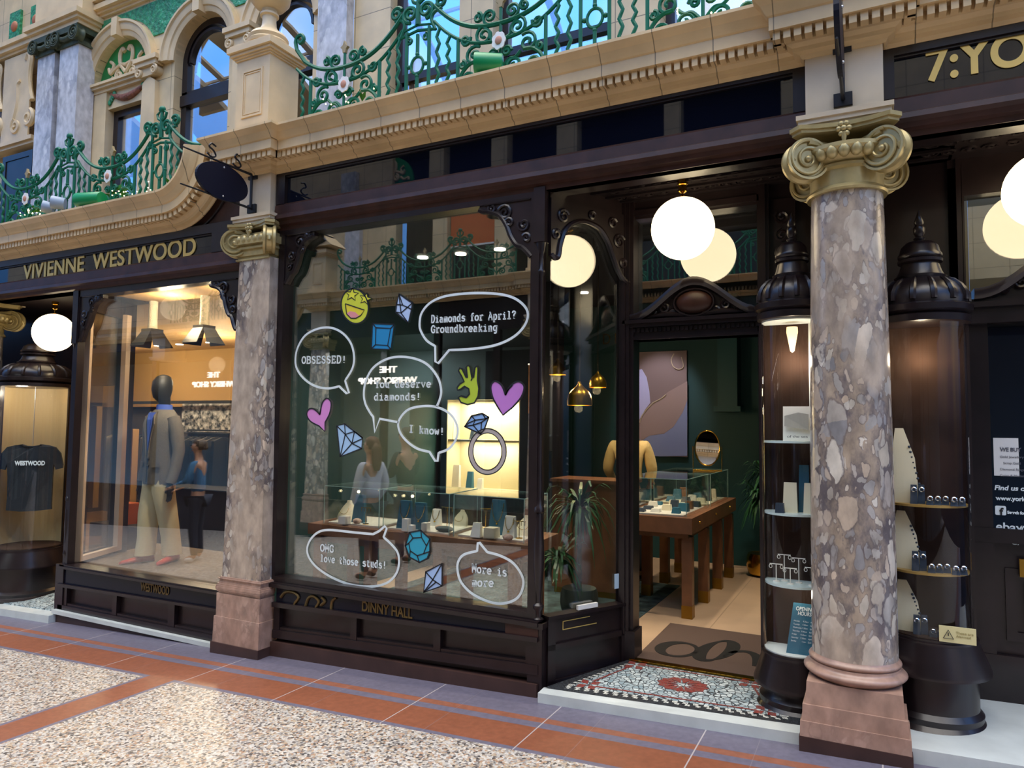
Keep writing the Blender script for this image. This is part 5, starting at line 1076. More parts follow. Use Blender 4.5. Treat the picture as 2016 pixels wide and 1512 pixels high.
e2=[(1335+(100*math.cos(a)-15*math.sin(a)),300+(52*math.sin(a)-22*math.cos(a))) for a in [2*PI*i/36 for i in range(36)]]; floor_stroke(mb,e2,[.02+.075*abs(math.cos(2*PI*i/36)) for i in range(36)],True)
floor_stroke(mb,[(p.x,p.y) for p in spline([(1370,338),(1420,312),(1490,303),(1550,318),(1578,350),(1585,392)],5)],[.02+.07*i/25 for i in range(26)])
mb.build('monogram',M['black'],dm)
# display table by the door, with two glass vitrines
def leg(mb,x,y,z0,z1,w=.085): mb.box(x-w/2,x+w/2,y-w/2,y+w/2,z0,z1); return mb
tb=thing('display_table','long oak display table with brass feet seen through the open doorway','table',(-1.68,6.9,.03),'oak display tables')
mb=MB(); mb.box(-2.02,-1.36,5.92,7.98,.73,.862); mb.build('table_top',M['oak'],tb)
mb=MB(); mb.box(-1.98,-1.40,5.96,7.94,.69,.73); mb.build('apron',M['oak2'],tb)
for x in (-1.42,-1.95):
    for y in (6.03,6.65,7.28,7.88):
        l=leg(MB(),x,y,.03,.70).build('leg',M['oak'],tb); leg(MB(),x,y,.03,.135,.09).build('brass_foot',M['brass_dull'],l)
for i in range(3): mb=MB(); mb.sphere((-1.358,6.2+.7*i,.80),.012,8,6); mb.build('drawer_knob',M['brass_dull'],tb)
def vitrine(name,label,cs,z0,z1,grp):
    root=thing(name,label,'vitrine',((cs[0][0]+cs[2][0])/2,(cs[0][1]+cs[2][1])/2,z0),grp)
    for i in range(4):
        a,b=V((cs[i][0],cs[i][1],z0)),V((cs[(i+1)%4][0],cs[(i+1)%4][1],z0)); mb=MB(); mb.bar(a+V((0,0,(z1-z0)/2)),b+V((0,0,(z1-z0)/2)),.006,z1-z0); mb.build('glass_side',M['glass_thin'],root)
    mb=MB(); mb.prism([V((c[0],c[1],z1)) for c in cs],(0,0,.006)); mb.build('glass_top',M['glass_thin'],root)
    mb=MB()
    for i in range(4):
        a,b=V((cs[i][0],cs[i][1],z1+.003)),V((cs[(i+1)%4][0],cs[(i+1)%4][1],z1+.003)); mb.tube([a,b],.0035,4); mb.tube([V((cs[i][0],cs[i][1],z0)),V((cs[i][0],cs[i][1],z1))],.0035,4)
    mb.build('glass_edges',M['glass_edge'],root); return root
def rect(x0,x1,y0,y1): return [(x0,y0),(x1,y0),(x1,y1),(x0,y1)]
vitrine('glass_vitrine','glass vitrine at the near end of the oak table in the doorway',rect(-1.97,-1.42,5.98,6.85),.862,1.17,'glass vitrines on the oak tables')
vitrine('glass_vitrine','glass vitrine at the far end of the oak table, under the round mirror',rect(-1.97,-1.42,6.95,7.85),.862,1.165,'glass vitrines on the oak tables')
mb=MB(); mb.box(-1.94,-1.45,6.0,6.82,.862,.874); item('white_tray','white tray in the near vitrine on the oak table','tray',mb,'white_acrylic'); mb=MB(); mb.box(-1.94,-1.45,6.98,7.82,.862,.874); item('white_tray','pale tray in the far vitrine under the round mirror','tray',mb,'cream')
cols_=['navybox','white_acrylic','teal','navybox','cream','teal','white_acrylic','navybox','oak2','teal','cream','navybox']
names_=['navy','white','teal','black','cream','blue','ivory','dark blue','brown','green blue','pale','ink']
k=0
for row in range(4):
    for c in range(3):
        x=-1.86+c*.17+RN.uniform(-.03,.03); y=6.12+row*.2+RN.uniform(-.03,.03); mb=MB(); h=RN.choice((.03,.05,.07)); slant(mb,x,y,.874,RN.uniform(.06,.10),h,.07,.015)
        item('jewellery_box','small jewellery box or pad inside the near vitrine of the doorway table','box',mb,cols_[k%12],'jewellery boxes in the doorway vitrine'); k+=1
for row in range(3):
    for c in range(3):
        x=-1.84+c*.15; y=7.1+row*.26; mb=MB(); slant(mb,x,y,.874,.09,RN.choice((.05,.10,.14)),.06,.03); item('jewellery_box','small jewellery stand inside the far vitrine under the round mirror','box',mb,cols_[(k+2)%12],'jewellery stands in the far doorway vitrine'); k+=1
mr_=thing('table_mirror','round table mirror on a slim gold stand, on the far vitrine','mirror',(-1.54,7.4,1.171))
mb=MB(); R0=.172; tl=math.radians(8.5)
def mpt(a,r,o): u=V((.983,.185,0)).normalized()*.68; n=V((.185,-.983,0)).normalized(); w=(V((0,0,1))*math.cos(tl)-n*math.sin(tl)); nn=(n*math.cos(tl)+V((0,0,1))*math.sin(tl)); return V((-1.54,7.4,1.405))+u*r*math.cos(a)+w*r*math.sin(a)+nn*o
A_=[2*PI*i/40 for i in range(40)]
mb.add([mpt(a,R0,.006) for a in A_]+[mpt(a,R0,-.006) for a in A_],[tuple(range(40)),tuple(range(79,39,-1))]+[(i,(i+1)%40,(i+1)%40+40,i+40) for i in range(40)]); mb.build('mirror_glass',mat('mirror_silver',(.9,.9,.9),rough=.01,metal=1),mr_)
mb=MB(); mb.tube([mpt(a,R0+.006,0) for a in A_],.009,6,True); mb.build('mirror_rim',M['brass'],mr_,60)
mb=MB(); u=V((.983,.185,0)).normalized()*.142; c=V((-1.54,7.4,0)); f=V((.185,-.983,0)).normalized()*.05
mb.tube([c-u+V((0,0,1.42)),c-u+V((0,0,1.18)),c+u+V((0,0,1.18)),c+u+V((0,0,1.42))],.006,6); mb.tube([c-u+f+V((0,0,1.178)),c-u-f+V((0,0,1.178)),c+u-f+V((0,0,1.178)),c+u+f+V((0,0,1.178))],.006,6,True); mb.build('mirror_stand',M['brass'],mr_,60)
# reception desk
dk=thing('reception_desk','tall oak reception desk behind the potted dracaena','desk',(-2.4,6.5,.03))
mb=MB(); mb.box(-2.78,-2.04,6.3,6.7,.09,1.08); mb.build('desk_body',M['oak2'],dk); mb=MB(); mb.box(-2.80,-2.02,6.28,6.72,1.08,1.11); mb.build('desk_top',M['oak'],dk); mb=MB(); mb.box(-2.76,-2.06,6.32,6.68,.03,.09); mb.build('desk_plinth',M['brass_dull'],dk)
a,b=at(1041,716,6.87),at(1064,814,6.87)
lp=thing('lit_panel','narrow tan panel with white lit edges at the end of the niche partition','panel',((a.x+b.x)/2,6.88,b.z))
mb=MB(); mb.box(a.x,b.x,6.865,6.90,b.z,a.z); mb.build('panel_board',M['tan_panel'],lp); mb=MB(); mb.box(b.x-.014,b.x,6.85,6.865,b.z,a.z); mb.box(a.x,b.x-.014,6.85,6.865,a.z-.014,a.z); mb.build('lit_edge',mat('lit_edge',(1,.95,.85),emit=(1,.9,.75),es=1.3),lp)
# pendants
M['pend']=mat('brushed_brass_shade',hexc('b8902f'),rough=.3,metal=.95); M['cord']=mat('braided_cord',hexc('4a4538'),rough=.8)
def pendant(px,pyr,r,Y,label):
    c=at(px,pyr,Y); root=thing('pendant_lamp',label,'lamp',(c.x,Y,c.z),'brass pendant lamps over the reception desk')
    mb=MB(); k=r/.13; pr=[(.128,0),(.130,.02),(.128,.06),(.115,.11),(.09,.15),(.05,.185),(.022,.215),(.012,.245)]
    mb.lathe([(a*k,c.z+b*k) for a,b in pr]+[(a*k-.004,c.z+b*k) for a,b in pr[::-1]],(c.x,Y,0),32,cap=False); mb.build('shade',M['pend'],root,60)
    mb=MB(); mb.tube([(c.x,Y,c.z+.24*k),(c.x,Y,3.16)],.006,6); mb.build('cord',M['cord'],root)
    mb=MB(); mb.sphere((c.x,Y,c.z+.10*k),.028,12,8); mb.build('bulb',M['bulb'],root,60)
    lamp('light_pendant','POINT',(c.x,Y,c.z-.03),7,(1,.75,.42),.04)
pendant(1098,738,.085,6.4,'small brass pendant lamp nearest the stickered window, of the two smaller ones')
pendant(1177,763,.085,6.4,'small brass pendant lamp nearest the door jamb')
pendant(1141,798,.118,6.2,'largest and lowest brass pendant lamp over the reception desk')
# ceiling spots
for px,py in ((1072,575),(1150,577),(1166,612),(1018,685),(945,710),(1008,718),(762,697),(984,492),(907,501),(832,508),(688,524),(942,575),(1002,592)):
    p=atz(px,py,3.15)
    if 4.45<p.y<8.5 and -4.4<p.x<-.7:
        mb=MB(); mb.lathe([(0,3.15),(.05,3.15),(.05,3.162),(0,3.162)],(p.x,p.y,0),16); item('ceiling_downlight','small round lit downlight in the dark jewellery shop ceiling','lamp',mb,'spot','lit downlights in the jewellery shop ceiling')
# plants
M['palm']=mat('dracaena_leaf',hexc('2c5a34'),rough=.4,var=.3); M['trunk']=mat('plant_trunk',hexc('8a7350'),rough=.8,var=.3,vscale=30)
def blades(mb,c,n,L,w,up=.5,droop=.8):
    for i in range(n):
        a=RN.uniform(0,2*PI); e=RN.uniform(-.25,1.0)*up+.25; l=L*RN.uniform(.6,1.1); d=V((math.cos(a),math.sin(a),0)); s_=V((-d.y,d.x,0))
        P=[]
        for k in range(7):
            t=k/6; P.append(c+d*l*t*(1-.25*t)+V((0,0,l*(e*t-droop*t*t*RN.uniform(.8,1)))))
        for k in range(6):
            w0=w*math.sin(PI*min(.98,(k/6)*.8+.2)); w1=w*math.sin(PI*min(.99,((k+1)/6)*.8+.2)); mb.add([P[k]-s_*w0,P[k]+s_*w0,P[k+1]+s_*w1,P[k+1]-s_*w1],[(0,1,2,3)])
def dracaena(x,y,heads,label,pot=None,z0=.03):
    root=thing('potted_dracaena',label,'plant',(x,y,z0))
    pz=z0+.24
    mb=MB(); pr=[(.10,z0),(.14,z0+.03),(.16,z0+.12),(.155,z0+.2),(.14,z0+.24),(.13,z0+.235)]; mb.lathe(pr,(x,y,0),28); mb.build('pot',pot or M['brass'],root,50)
    for hx,hy,hz,n,L in heads:
        mb=MB(); mb.tube([(x,y,pz-.04),(x+hx*.5,y+hy*.5,(pz+hz)/2),(x+hx,y+hy,hz)],[.022,.02,.016],8); mb.build('stem',M['trunk'],root,60)
        mb=MB(); blades(mb,V((x+hx,y+hy,hz)),n,L,.014,1.3,1.15); mb.build('foliage',M['palm'],root)
dracaena(-2.22,5.6,[(0,0,.93,90,.42),(-.16,-.05,.50,50,.34)],'tall dracaena plant in front of the reception desk, behind the splayed pane',mat('dark_planter',hexc('33403c'),rough=.6))
dracaena(-1.12,8.12,[(0,0,.85,80,.36),(.03,.05,1.1,60,.34)],'dark dracaena in a gold pot at the back of the shop')
# window table with vitrines
T1,T2,T3=V((-4.12,4.435,0)),V((-2.09,4.37,0)),V((-2.15,4.99,0)); T4=T1+(T3-T2); TZ=.80
wt=thing('display_table','oak display table just behind the stickered window','table',((T1+T3)*.5)[:2]+(.03,),'oak display tables')
mb=MB(); mb.prism([p+V((0,0,TZ-.085)) for p in (T1,T2,T3,T4)],(0,0,.085)); mb.build('table_top',M['oak'],wt)
ax_=(T2-T1).normalized(); ay_=(T4-T1).normalized(); TL=(T2-T1).length; TW=(T4-T1).length
def tp(u,v): return T1+ax_*(u*TL)+ay_*(v*TW)
for u in (.04,.30,.62,.93):
    for v in (.12,.88):
        p=tp(u,v); l=leg(MB(),p.x,p.y,.03,TZ-.085,.075).build('leg',M['oak'],wt); leg(MB(),p.x,p.y,.03,.13,.08).build('brass_foot',M['brass_dull'],l)
mb=MB(); mb.prism([tp(.03,.12)+V((0,0,TZ-.15)),tp(.95,.12)+V((0,0,TZ-.15)),tp(.95,.88)+V((0,0,TZ-.15)),tp(.03,.88)+V((0,0,TZ-.15))],(0,0,.065)); mb.build('apron',M['oak2'],wt)
for i,(u0,u1,l) in enumerate(((.06,.34,'glass vitrine with the cream necklace bust, farthest along the window table'),(.36,.66,'glass vitrine in the middle of the window table'),(.68,.965,'glass vitrine on the window table nearest the turned post'))):
    cs=[tuple(tp(u,v)[:2]) for u,v in ((u0,.1),(u1,.1),(u1,.9),(u0,.9))]; vitrine('glass_vitrine',l,cs,TZ,TZ+.30,'glass vitrines on the oak tables')
    mb=MB(); mb.prism([tp(u,v)+V((0,0,TZ)) for u,v in ((u0+.01,.15),(u1-.01,.15),(u1-.01,.85),(u0+.01,.85))],(0,0,.012)); item('white_tray',('white tray under the cream necklace bust','white tray in the middle vitrine of the window table','white tray in the vitrine nearest the turned post')[i],'tray',mb,'white_acrylic')
DZ=TZ+.012
def stand_item(px,py,w,h,m,label,neck=False,d=.05,lean=.03,top=.75,name='jewellery_stand'):
    p=atz(px,py,DZ); root=thing(name,label,'display stand',(p.x,p.y,DZ),'jewellery stands on the window table')
    mb=MB(); slant(mb,p.x,p.y,DZ,w,h,d,lean,top); mb.build('stand',M[m],root)
    if neck:
        mb=MB(); P=[V((p.x+w*.33*s_*math.cos(PI*i/12/1),p.y-d/2-.002+lean*(.9-.6*math.sin(PI*i/12)),DZ+h*(.92-.55*math.sin(PI*i/12)))) for s_ in (1,) for i in range(13)]; mb.tube(P,.0025,5); q=P[6]; mb.sphere(q+V((0,-.002,-.012)),.008,8,6); mb.build('necklace',M['brass'],root,60)
def cube_item(px,py,w,h,m,label,d=None,group='small white blocks on the window table',name='display_block'):
    p=atz(px,py,DZ); mb=MB(); slant(mb,p.x,p.y,DZ,w,h,d or w,.0,.92); item(name,label,'display block',mb,m,group)
stand_item(707,1028,.12,.22,'teal','teal stand beside the cream necklace bust, lit from above')
stand_item(797,1040,.13,.21,'teal','teal stand with a silver chain, first of the pair in the middle vitrine',True)
stand_item(826,1042,.13,.20,'teal','teal stand with a gold pendant, second of the pair in the middle vitrine',True)
stand_item(980,1052,.14,.25,'teal','tallest teal stand, in the vitrine nearest the turned post',True)
stand_item(858,1035,.09,.13,'white_acrylic','white slanted stand in the middle vitrine',True)
stand_item(1003,1058,.10,.15,'white_acrylic','white slanted stand in the vitrine nearest the turned post',True)
stand_item(938,1057,.08,.10,'white_acrylic','short white tapered stand in the vitrine nearest the turned post')
for px,py,w,h,l in ((678,1031,.07,.06,'white cylinder block in front of the cream bust'),(800,1045,.05,.09,'tall thin white block in front of the first teal stand of the pair'),(811,1047,.04,.05,'small white block beside the tall thin one'),(838,1045,.05,.06,'white block under the gold pendant stand'),(968,1058,.09,.07,'cream bracelet cushion in the vitrine nearest the turned post')):
    cube_item(px,py,w,h,'white_acrylic' if 'cushion' not in l else 'cream',l)
def bust(px,py,label,s=1.0):
    p=atz(px,py,DZ); mb=MB(); rings=[]
    for k,(w,d,z,oy) in enumerate(((.17,.10,0,0),(.17,.09,.03,.01),(.15,.07,.07,.03),(.10,.05,.11,.045),(.05,.035,.135,.05),(.045,.03,.15,.05))):
        rings.append([V((p.x+w*s/2*math.cos(t)*1.0,p.y+oy*s+d*s/2*math.sin(t),DZ+z*s)) for t in [2*PI*i/18 for i in range(18)]])
    mb.loft(rings); root=thing('necklace_bust',label,'display stand',(p.x,p.y,DZ),'jewellery stands on the window table'); mb.build('bust',M['cream'],root,60)
    mb=MB(); mb.tube([V((p.x+.055*s*math.cos(PI+PI*i/14),p.y-.03*s,DZ+(.10-.055*math.sin(PI*i/14))*s)) for i in range(15)],.002,5); mb.build('necklace',M['brass'],root,60)
bust(680,1022,'cream necklace bust lying on the white tray farthest along the window table'); bust(905,1035,'cream necklace bust at the back between two vitrines',.8); bust(1032,1053,'cream necklace bust beside the turned corner post',.9)
for px,py,r,l in ((703,1031,.035,'pinkish shell on the tray beside the cream bust'),(864,1043,.03,'pinkish shell in the middle vitrine'),(1000,1064,.035,'pinkish stone in front of the white slanted stand nearest the turned post')):
    p=atz(px,py,DZ); mb=MB(); mb.sphere((p.x,p.y,DZ+r*.6),r,10,8,(1.1,.9,.65)); item('decorative_shell',l,'shell',mb,mat('pink_shell',hexc('c8a794'),rough=.6,var=.4,vscale=40),None,60)
p=atz(875,1047,DZ); mb=MB(); mb.sphere((p.x,p.y,DZ+.022),.07,14,8,(1.1,.6,.32)); item('grey_pouch','dark grey pouch lying on the tray of the middle vitrine','pouch',mb,mat('grey_pouch',hexc('4a5656'),rough=.8),None,60)
def tstand(px,py,h,label,w=.05):
    p=atz(px,py,DZ); mb=MB(); mb.tube([(p.x,p.y,DZ),(p.x,p.y,DZ+h)],.003,6); mb.tube([(p.x-w,p.y,DZ+h),(p.x+w,p.y,DZ+h)],.003,6); mb.lathe([(0,DZ),(.025,DZ),(.025,DZ+.006),(0,DZ+.006)],(p.x,p.y,0),14)
    for a in (-w*.9,-w*.3,w*.3,w*.9): mb.tube([(p.x+a,p.y,DZ+h),(p.x+a,p.y,DZ+h-.03)],.0025,4)
    item('earring_stand',label,'stand',mb,'brass','thin gold earring stands on the window table',60)
tstand(720,1032,.13,'thin gold earring stand beside the teal stand by the cream bust'); tstand(880,1040,.16,'thin gold earring stand in the middle vitrine'); tstand(956,1040,.15,'thin gold stand at the back of the vitrine nearest the turned post'); tstand(1022,1060,.12,'thin gold earring stand beside the bust by the turned post')
for px,py,z,l in ((706,968,1.09,'tiny bright spot lamp over the cream bust'),(812,977,1.09,'tiny bright spot lamp over the pair of teal stands')):
    p=at(px,py,4.85); mb=MB(); mb.sphere(p,.012,10,8); item('cabinet_spot',l,'lamp',mb,'bulb','tiny spot lamps inside the vitrines',60)
# small white sensors stuck at the sills
mb=MB(); p=at(787,1173,4.18); mb.box(p.x-.065,p.x+.065,4.172,4.195,p.z-.012,p.z+.016); item('white_sensor','small white box stuck on the sill of the stickered window','box',mb,'white')
p=ret(.33,.03,.41); mb=MB(); mb.bar(ret(.25,.03,.425),ret(.42,.03,.425),.02,.028); item('white_sensor','small white box on the sill of the splayed pane','box',mb,'white')
mb=MB(); mb.prism([ret(.60,.006,.50),ret(.64,.006,.50),ret(.64,.006,.60),ret(.60,.006,.60)],rn*.002); item('window_card','small pale blue certificate card stuck on the splayed pane','card',mb,mat('pale_blue_card',hexc('b9d3e6'),rough=.5))
# lights of the shop
for x,y,pw in ((-1.05,5.6,75),(-1.0,7.2,70),(-1.7,6.3,45),(-1.7,7.4,40),(-2.3,5.7,35),(-2.6,4.72,85),(-3.2,4.75,85),(-3.8,4.75,85),(-2.4,7.1,45)):
    lamp('light_downlight','SPOT',(x,y,3.1),pw*1.15,(1,.84,.65),.05,aim=(x,y,0),spot=75)
lamp('light_added_poster','SPOT',(-2.2,7.6,3.0),40,(.9,.88,1),.05,aim=(-2.35,8.6,1.8),spot=50)  # added spot that gives the poster its lit look
# =============== window stickers ===============
SY=4.1935
def k6(x,y): return (540+x/3.6,380+y/3.6)
def P6(x,y): p=at(*k6(x,y),SY); return V((p.x,SY,p.z))
def P7(x,y): return P6(x,y+1440)
def ribbon(mb,P,w,closed=False,dy=0,t=.0015):
    n=len(P); Lp,Rp=[],[]
    for i in range(n):
        d=(P[(i+1)%n]-P[i-1]) if closed else (P[min(i+1,n-1)]-P[max(i-1,0)])
        if d.length<1e-7: d=V((1,0,0))
        d.normalize(); e=V((-d.z,0,d.x))*w/2+V((0,-dy,0)); Lp.append(P[i]+e); Rp.append(P[i]-e+V((0,-2*dy,0)))
    for i in range(n if closed else n-1):
        j=(i+1)%n; mb.prism([Lp[i],Lp[j],Rp[j],Rp[i]],(0,-t,0))
    return mb
GL={'D':'0,0 .55,0 .8,.3 .8,.7 .55,1 0,1|.15,0 .15,1','i':'.1,.66 .45,.66 .45,0|.1,0 .8,0|.42,.85 .48,.92','a':'.1,.58 .3,.68 .6,.6 .65,.45 .65,.05 .85,0|.65,.4 .3,.4 .1,.2 .25,0 .5,.03 .65,.2','m':'0,.66 .12,.66 .12,0|.12,.5 .25,.67 .42,.6 .45,0|.45,.5 .6,.67 .78,.58 .8,0|0,0 .22,0|.37,0 .53,0|.72,0 .9,0','o':'.45,.68 .15,.55 .08,.33 .18,.08 .45,0 .72,.08 .82,.33 .75,.55 .45,.68','n':'.02,.66 .2,.66 .2,0|.2,.48 .4,.67 .65,.62 .7,.4 .7,0|.05,0 .36,0|.55,0 .87,0','d':'.68,0 .68,1 .5,1|.68,.5 .45,.68 .15,.55 .08,.33 .18,.08 .42,0 .68,.2|.68,0 .88,0','s':'.75,.55 .72,.66|.74,.55 .5,.68 .2,.6 .2,.42 .5,.36 .75,.25 .7,.05 .4,0 .15,.1|.14,0 .13,.14','f':'.8,.95 .6,1 .42,.9 .4,.66 .4,0|.12,.66 .75,.66|.15,0 .68,0','r':'.08,.66 .3,.66 .3,0|.3,.42 .5,.64 .72,.68 .82,.58|.08,0 .62,0','A':'.03,0 .45,1 .87,0|.22,.36 .68,.36|-.02,0 .2,0|.7,0 .95,0|.25,1 .45,1','p':'.05,.66 .2,.66 .2,-.3|.2,.5 .45,.68 .72,.58 .8,.33 .7,.08 .45,0 .2,.18|.02,-.3 .42,-.3','l':'.15,1 .45,1 .45,0|.1,0 .8,0','?':'.15,.75 .2,.93 .45,1 .7,.9 .72,.7 .45,.5 .45,.28|.43,0 .47,.08','G':'.82,.7 .8,.9|.8,.82 .6,1 .3,.95 .1,.7 .1,.3 .3,.04 .6,0 .8,.12 .8,.42|.55,.42 .92,.42','u':'.02,.66 .2,.66 .2,.2 .35,.02 .55,.05 .7,.25|.55,.66 .7,.66 .7,0 .88,0','b':'.02,1 .2,1 .2,0|.2,.5 .45,.68 .72,.58 .82,.33 .72,.08 .45,0 .2,.18','e':'.1,.36 .8,.36 .75,.55 .5,.68 .22,.6 .08,.35 .18,.1 .45,0 .78,.1','k':'.05,1 .22,1 .22,0|.68,.66 .22,.28|.38,.4 .75,0|.05,0 .38,0|.6,0 .9,0|.52,.66 .85,.66','g':'.7,.66 .7,-.1 .55,-.3 .2,-.27|.7,.5 .45,.68 .15,.55 .1,.33 .2,.1 .45,.03 .7,.2|.7,.66 .9,.66','O':'.45,1 .15,.85 .05,.5 .15,.15 .45,0 .75,.15 .85,.5 .75,.85 .45,1','B':'0,0 .6,0 .8,.15 .78,.4 .55,.52 .15,.52|.55,.52 .74,.65 .72,.9 .5,1 0,1|.15,0 .15,1','S':'.75,.72 .75,.97|.75,.8 .55,1 .25,.95 .15,.75 .3,.57 .6,.47 .78,.28 .65,.04 .35,0 .12,.2|.12,.03 .12,.28','E':'0,0 .8,0 .8,.25|0,1 .75,1 .75,.78|.15,0 .15,1|.15,.52 .5,.52|.5,.4 .5,.63','!':'.45,1 .45,.3|.43,0 .47,.08','Y':'.05,1 .45,.48 .45,0|.85,1 .45,.48|-.05,1 .2,1|.7,1 .95,1|.22,0 .68,0','v':'.1,.66 .45,0 .8,.66|0,.66 .28,.66|.62,.66 .9,.66','w':'.08,.66 .25,0 .45,.5 .65,0 .82,.66|0,.66 .2,.66|.7,.66 .92,.66','t':'.35,.9 .35,.15 .5,0 .75,.08|.1,.66 .75,.66','h':'.05,1 .2,1 .2,0|.2,.48 .4,.67 .65,.62 .7,.4 .7,0|.05,0 .36,0|.55,0 .87,0','M':'0,0 .22,0|.1,0 .1,1|-.03,1 .12,1 .45,.35 .78,1 .92,1|.8,1 .8,0|.68,0 .92,0','I':'.15,0 .75,0|.45,0 .45,1|.15,1 .75,1','y':'.1,.66 .45,0|.8,.66 .4,-.15 .15,-.3','c':'.78,.5 .5,.68 .2,.58 .08,.33 .2,.08 .5,0 .8,.15'}
def typed(mb,s,a,b,cap,wd=.0098):
    adv=(b-a)/(len(s)-.1); up=V((0,0,cap)); cw=adv*.92
    for i,ch in enumerate(s):
        if ch not in GL: continue
        for q in GL[ch].split('|'):
            pts=[tuple(map(float,w.split(','))) for w in q.split()]
            if len(pts)>3: pts=[(p.x,p.y) for p in spline(pts,3)]
            P=[a+adv*i+cw*u+up*v for u,v in pts]
            if len(P)>=2: ribbon(mb,P,wd)
def bubble(label,arc,tail,lines,closed=True):
    """arc: smooth points, tail: sharp points; lines: (text, start, end, cap height)"""
    P=[V((p.x,SY,p.z)) for p in spline([(q.x,q.y,q.z) for q in arc],6)]+tail
    lo=min(P,key=lambda p:p.z); root=thing('speech_bubble_sticker',label,'sticker',(sum(p.x for p in P)/len(P),SY,lo.z),'speech bubble stickers on the window')
    mb=MB(); ribbon(mb,P,.017,closed); mb.build('bubble_outline',M['vinyl_white'],root)
    for s,a,b,c in lines: mb=MB(); typed(mb,s,a,b,c); mb.build('typed_line',M['vinyl_white'],root)
f6=lambda L:[P6(*p) for p in L]; f7=lambda L:[P7(*p) for p in L]
bubble('white speech bubble sticker reading Diamonds for April? Groundbreaking',f6([(1140,1085),(1080,1045),(1040,980),(1030,930),(1045,850),(1110,775),(1220,730),(1400,710),(1580,715),(1700,745),(1780,810),(1797,880),(1760,960),(1680,1030),(1560,1080),(1400,1105),(1240,1113)]),f6([(1162,1207),(1142,1195)]),[('Diamonds for April?',P6(1112,918),P6(1715,888),.049),('Groundbreaking',P6(1112,990),P6(1583,976),.049)])
bubble('white speech bubble sticker reading OBSESSED!',f6([(460,1370),(380,1385),(290,1368),(215,1320),(165,1255),(150,1190),(165,1100),(220,1010),(310,962),(400,955),(480,990),(540,1060),(565,1150),(555,1240),(502,1330)]),f6([(530,1418),(512,1420)]),[('OBSESSED!',P6(195,1207),P6(512,1203),.052)])
bubble('white speech bubble sticker reading You deserve diamonds!',[P6(*p) for p in ((1150,1515),(1172,1465),(1183,1400),(1160,1310),(1090,1220),(1000,1175),(890,1160),(790,1180),(700,1240),(650,1330),(635,1420),(645,1490),(675,1550),(702,1588))],f6([(712,1695),(748,1600),(880,1625)]),[('You deserve',P6(715,1378),P6(1112,1376),.049),('diamonds!',P6(708,1468),P6(1040,1466),.049)],False)
bubble('white speech bubble sticker reading I know!',f7([(1100,395),(1010,370),(930,310),(885,240),(885,170),(950,95),(1060,70),(1160,80),(1250,130),(1298,215),(1290,300),(1240,370),(1165,402)]),f7([(1157,460),(1140,458)]),[('I know!',P7(955,255),P7(1207,275),.049)])
bubble('white speech bubble sticker reading OMG love those studs!',f7([(775,1000),(830,1050),(875,1110),(884,1190),(860,1265),(800,1322),(700,1348),(560,1340),(420,1290),(310,1220),(250,1150),(233,1085),(255,1020),(310,965),(390,948),(560,965),(700,978)]),f7([(745,955),(785,920),(797,938)]),[('OMG',P7(327,1097),P7(422,1106),.05),('love those studs!',P7(327,1170),P7(795,1222),.049)])
bubble('white speech bubble sticker reading More is more',f7([(1510,1105),(1600,1130),(1690,1180),(1750,1260),(1766,1330),(1740,1410),(1680,1455),(1590,1470),(1490,1445),(1390,1390),(1320,1310),(1298,1220),(1310,1160),(1350,1120),(1438,1097)]),f7([(1443,1040),(1455,1038)]),[('More is',P7(1402,1245),P7(1650,1277),.051),('more',P7(1402,1345),P7(1556,1350),.051)])
VM={}
def vinyl(h):
    if h not in VM: VM[h]=mat('vinyl_'+h,h,rough=.5)
    return VM[h]
def sticker(name,label,cat,outline,fill,lines=(),extra=(),ow=.011,lw=.008,group=None):
    cx=sum(p.x for p in outline)/len(outline); root=thing(name,label,cat,(cx,SY,min(p.z for p in outline)),group)
    mb=MB(); mb.prism(outline,(0,-.0012,0)); mb.build('coloured_vinyl',vinyl(fill),root)
    for j,(pts,c) in enumerate(extra): mb=MB(); mb.prism([p+V((0,-.0012,0)) for p in pts],(0,-.0008-.0004*j,0)); mb.build('coloured_patch',vinyl(c),root)
    mb=MB(); ribbon(mb,[p+V((0,-.0026,0)) for p in outline],ow,True)
    for l in lines: ribbon(mb,[p+V((0,-.0026,0)) for p in l],lw)
    mb.build('ink_lines',M['vinyl_line'],root)
def star(f,cx,cy,r,rot=0): return [f(cx+(r if i%2==0 else r*.45)*math.sin(2*PI*i/10+rot),cy-(r if i%2==0 else r*.45)*math.cos(2*PI*i/10+rot)) for i in range(10)]
face=[P6(572+96*math.cos(t)+10*math.sin(t),802+124*math.sin(t)) for t in [2*PI*i/40 for i in range(40)]]
st1,st2=star(P6,552,720,48,.1),star(P6,648,750,44,.25)
mouth=f6([(505,785),(640,830),(615,868),(580,888),(545,888),(515,858)])
sticker('smiley_sticker','yellow green smiley face sticker with star eyes and open mouth','sticker',face,'d5da3f',[mouth+[mouth[0]],st1+[st1[0]],st2+[st2[0]]],[(mouth,'e8d53a'),(f6([(515,852),(540,838),(575,845),(605,872),(575,888),(545,888)]),'e6969a'),(st1,'e6e23e'),(st2,'e6e23e')])
def gem(label,f,out,lines,c,name='gem_sticker'): sticker(name,label,'sticker',[f(*p) for p in out],c,[[f(*p) for p in l] for l in lines],group='gem stickers on the window')
gem('pale blue kite shaped diamond sticker beside the smiley face',P6,[(885,715),(980,780),(975,825),(950,920),(862,845),(868,790)],[[(885,715),(900,850),(950,920)],[(862,845),(900,850),(980,780)],[(868,790),(912,795),(975,825)],[(912,795),(885,715)]],'b9d0f2')
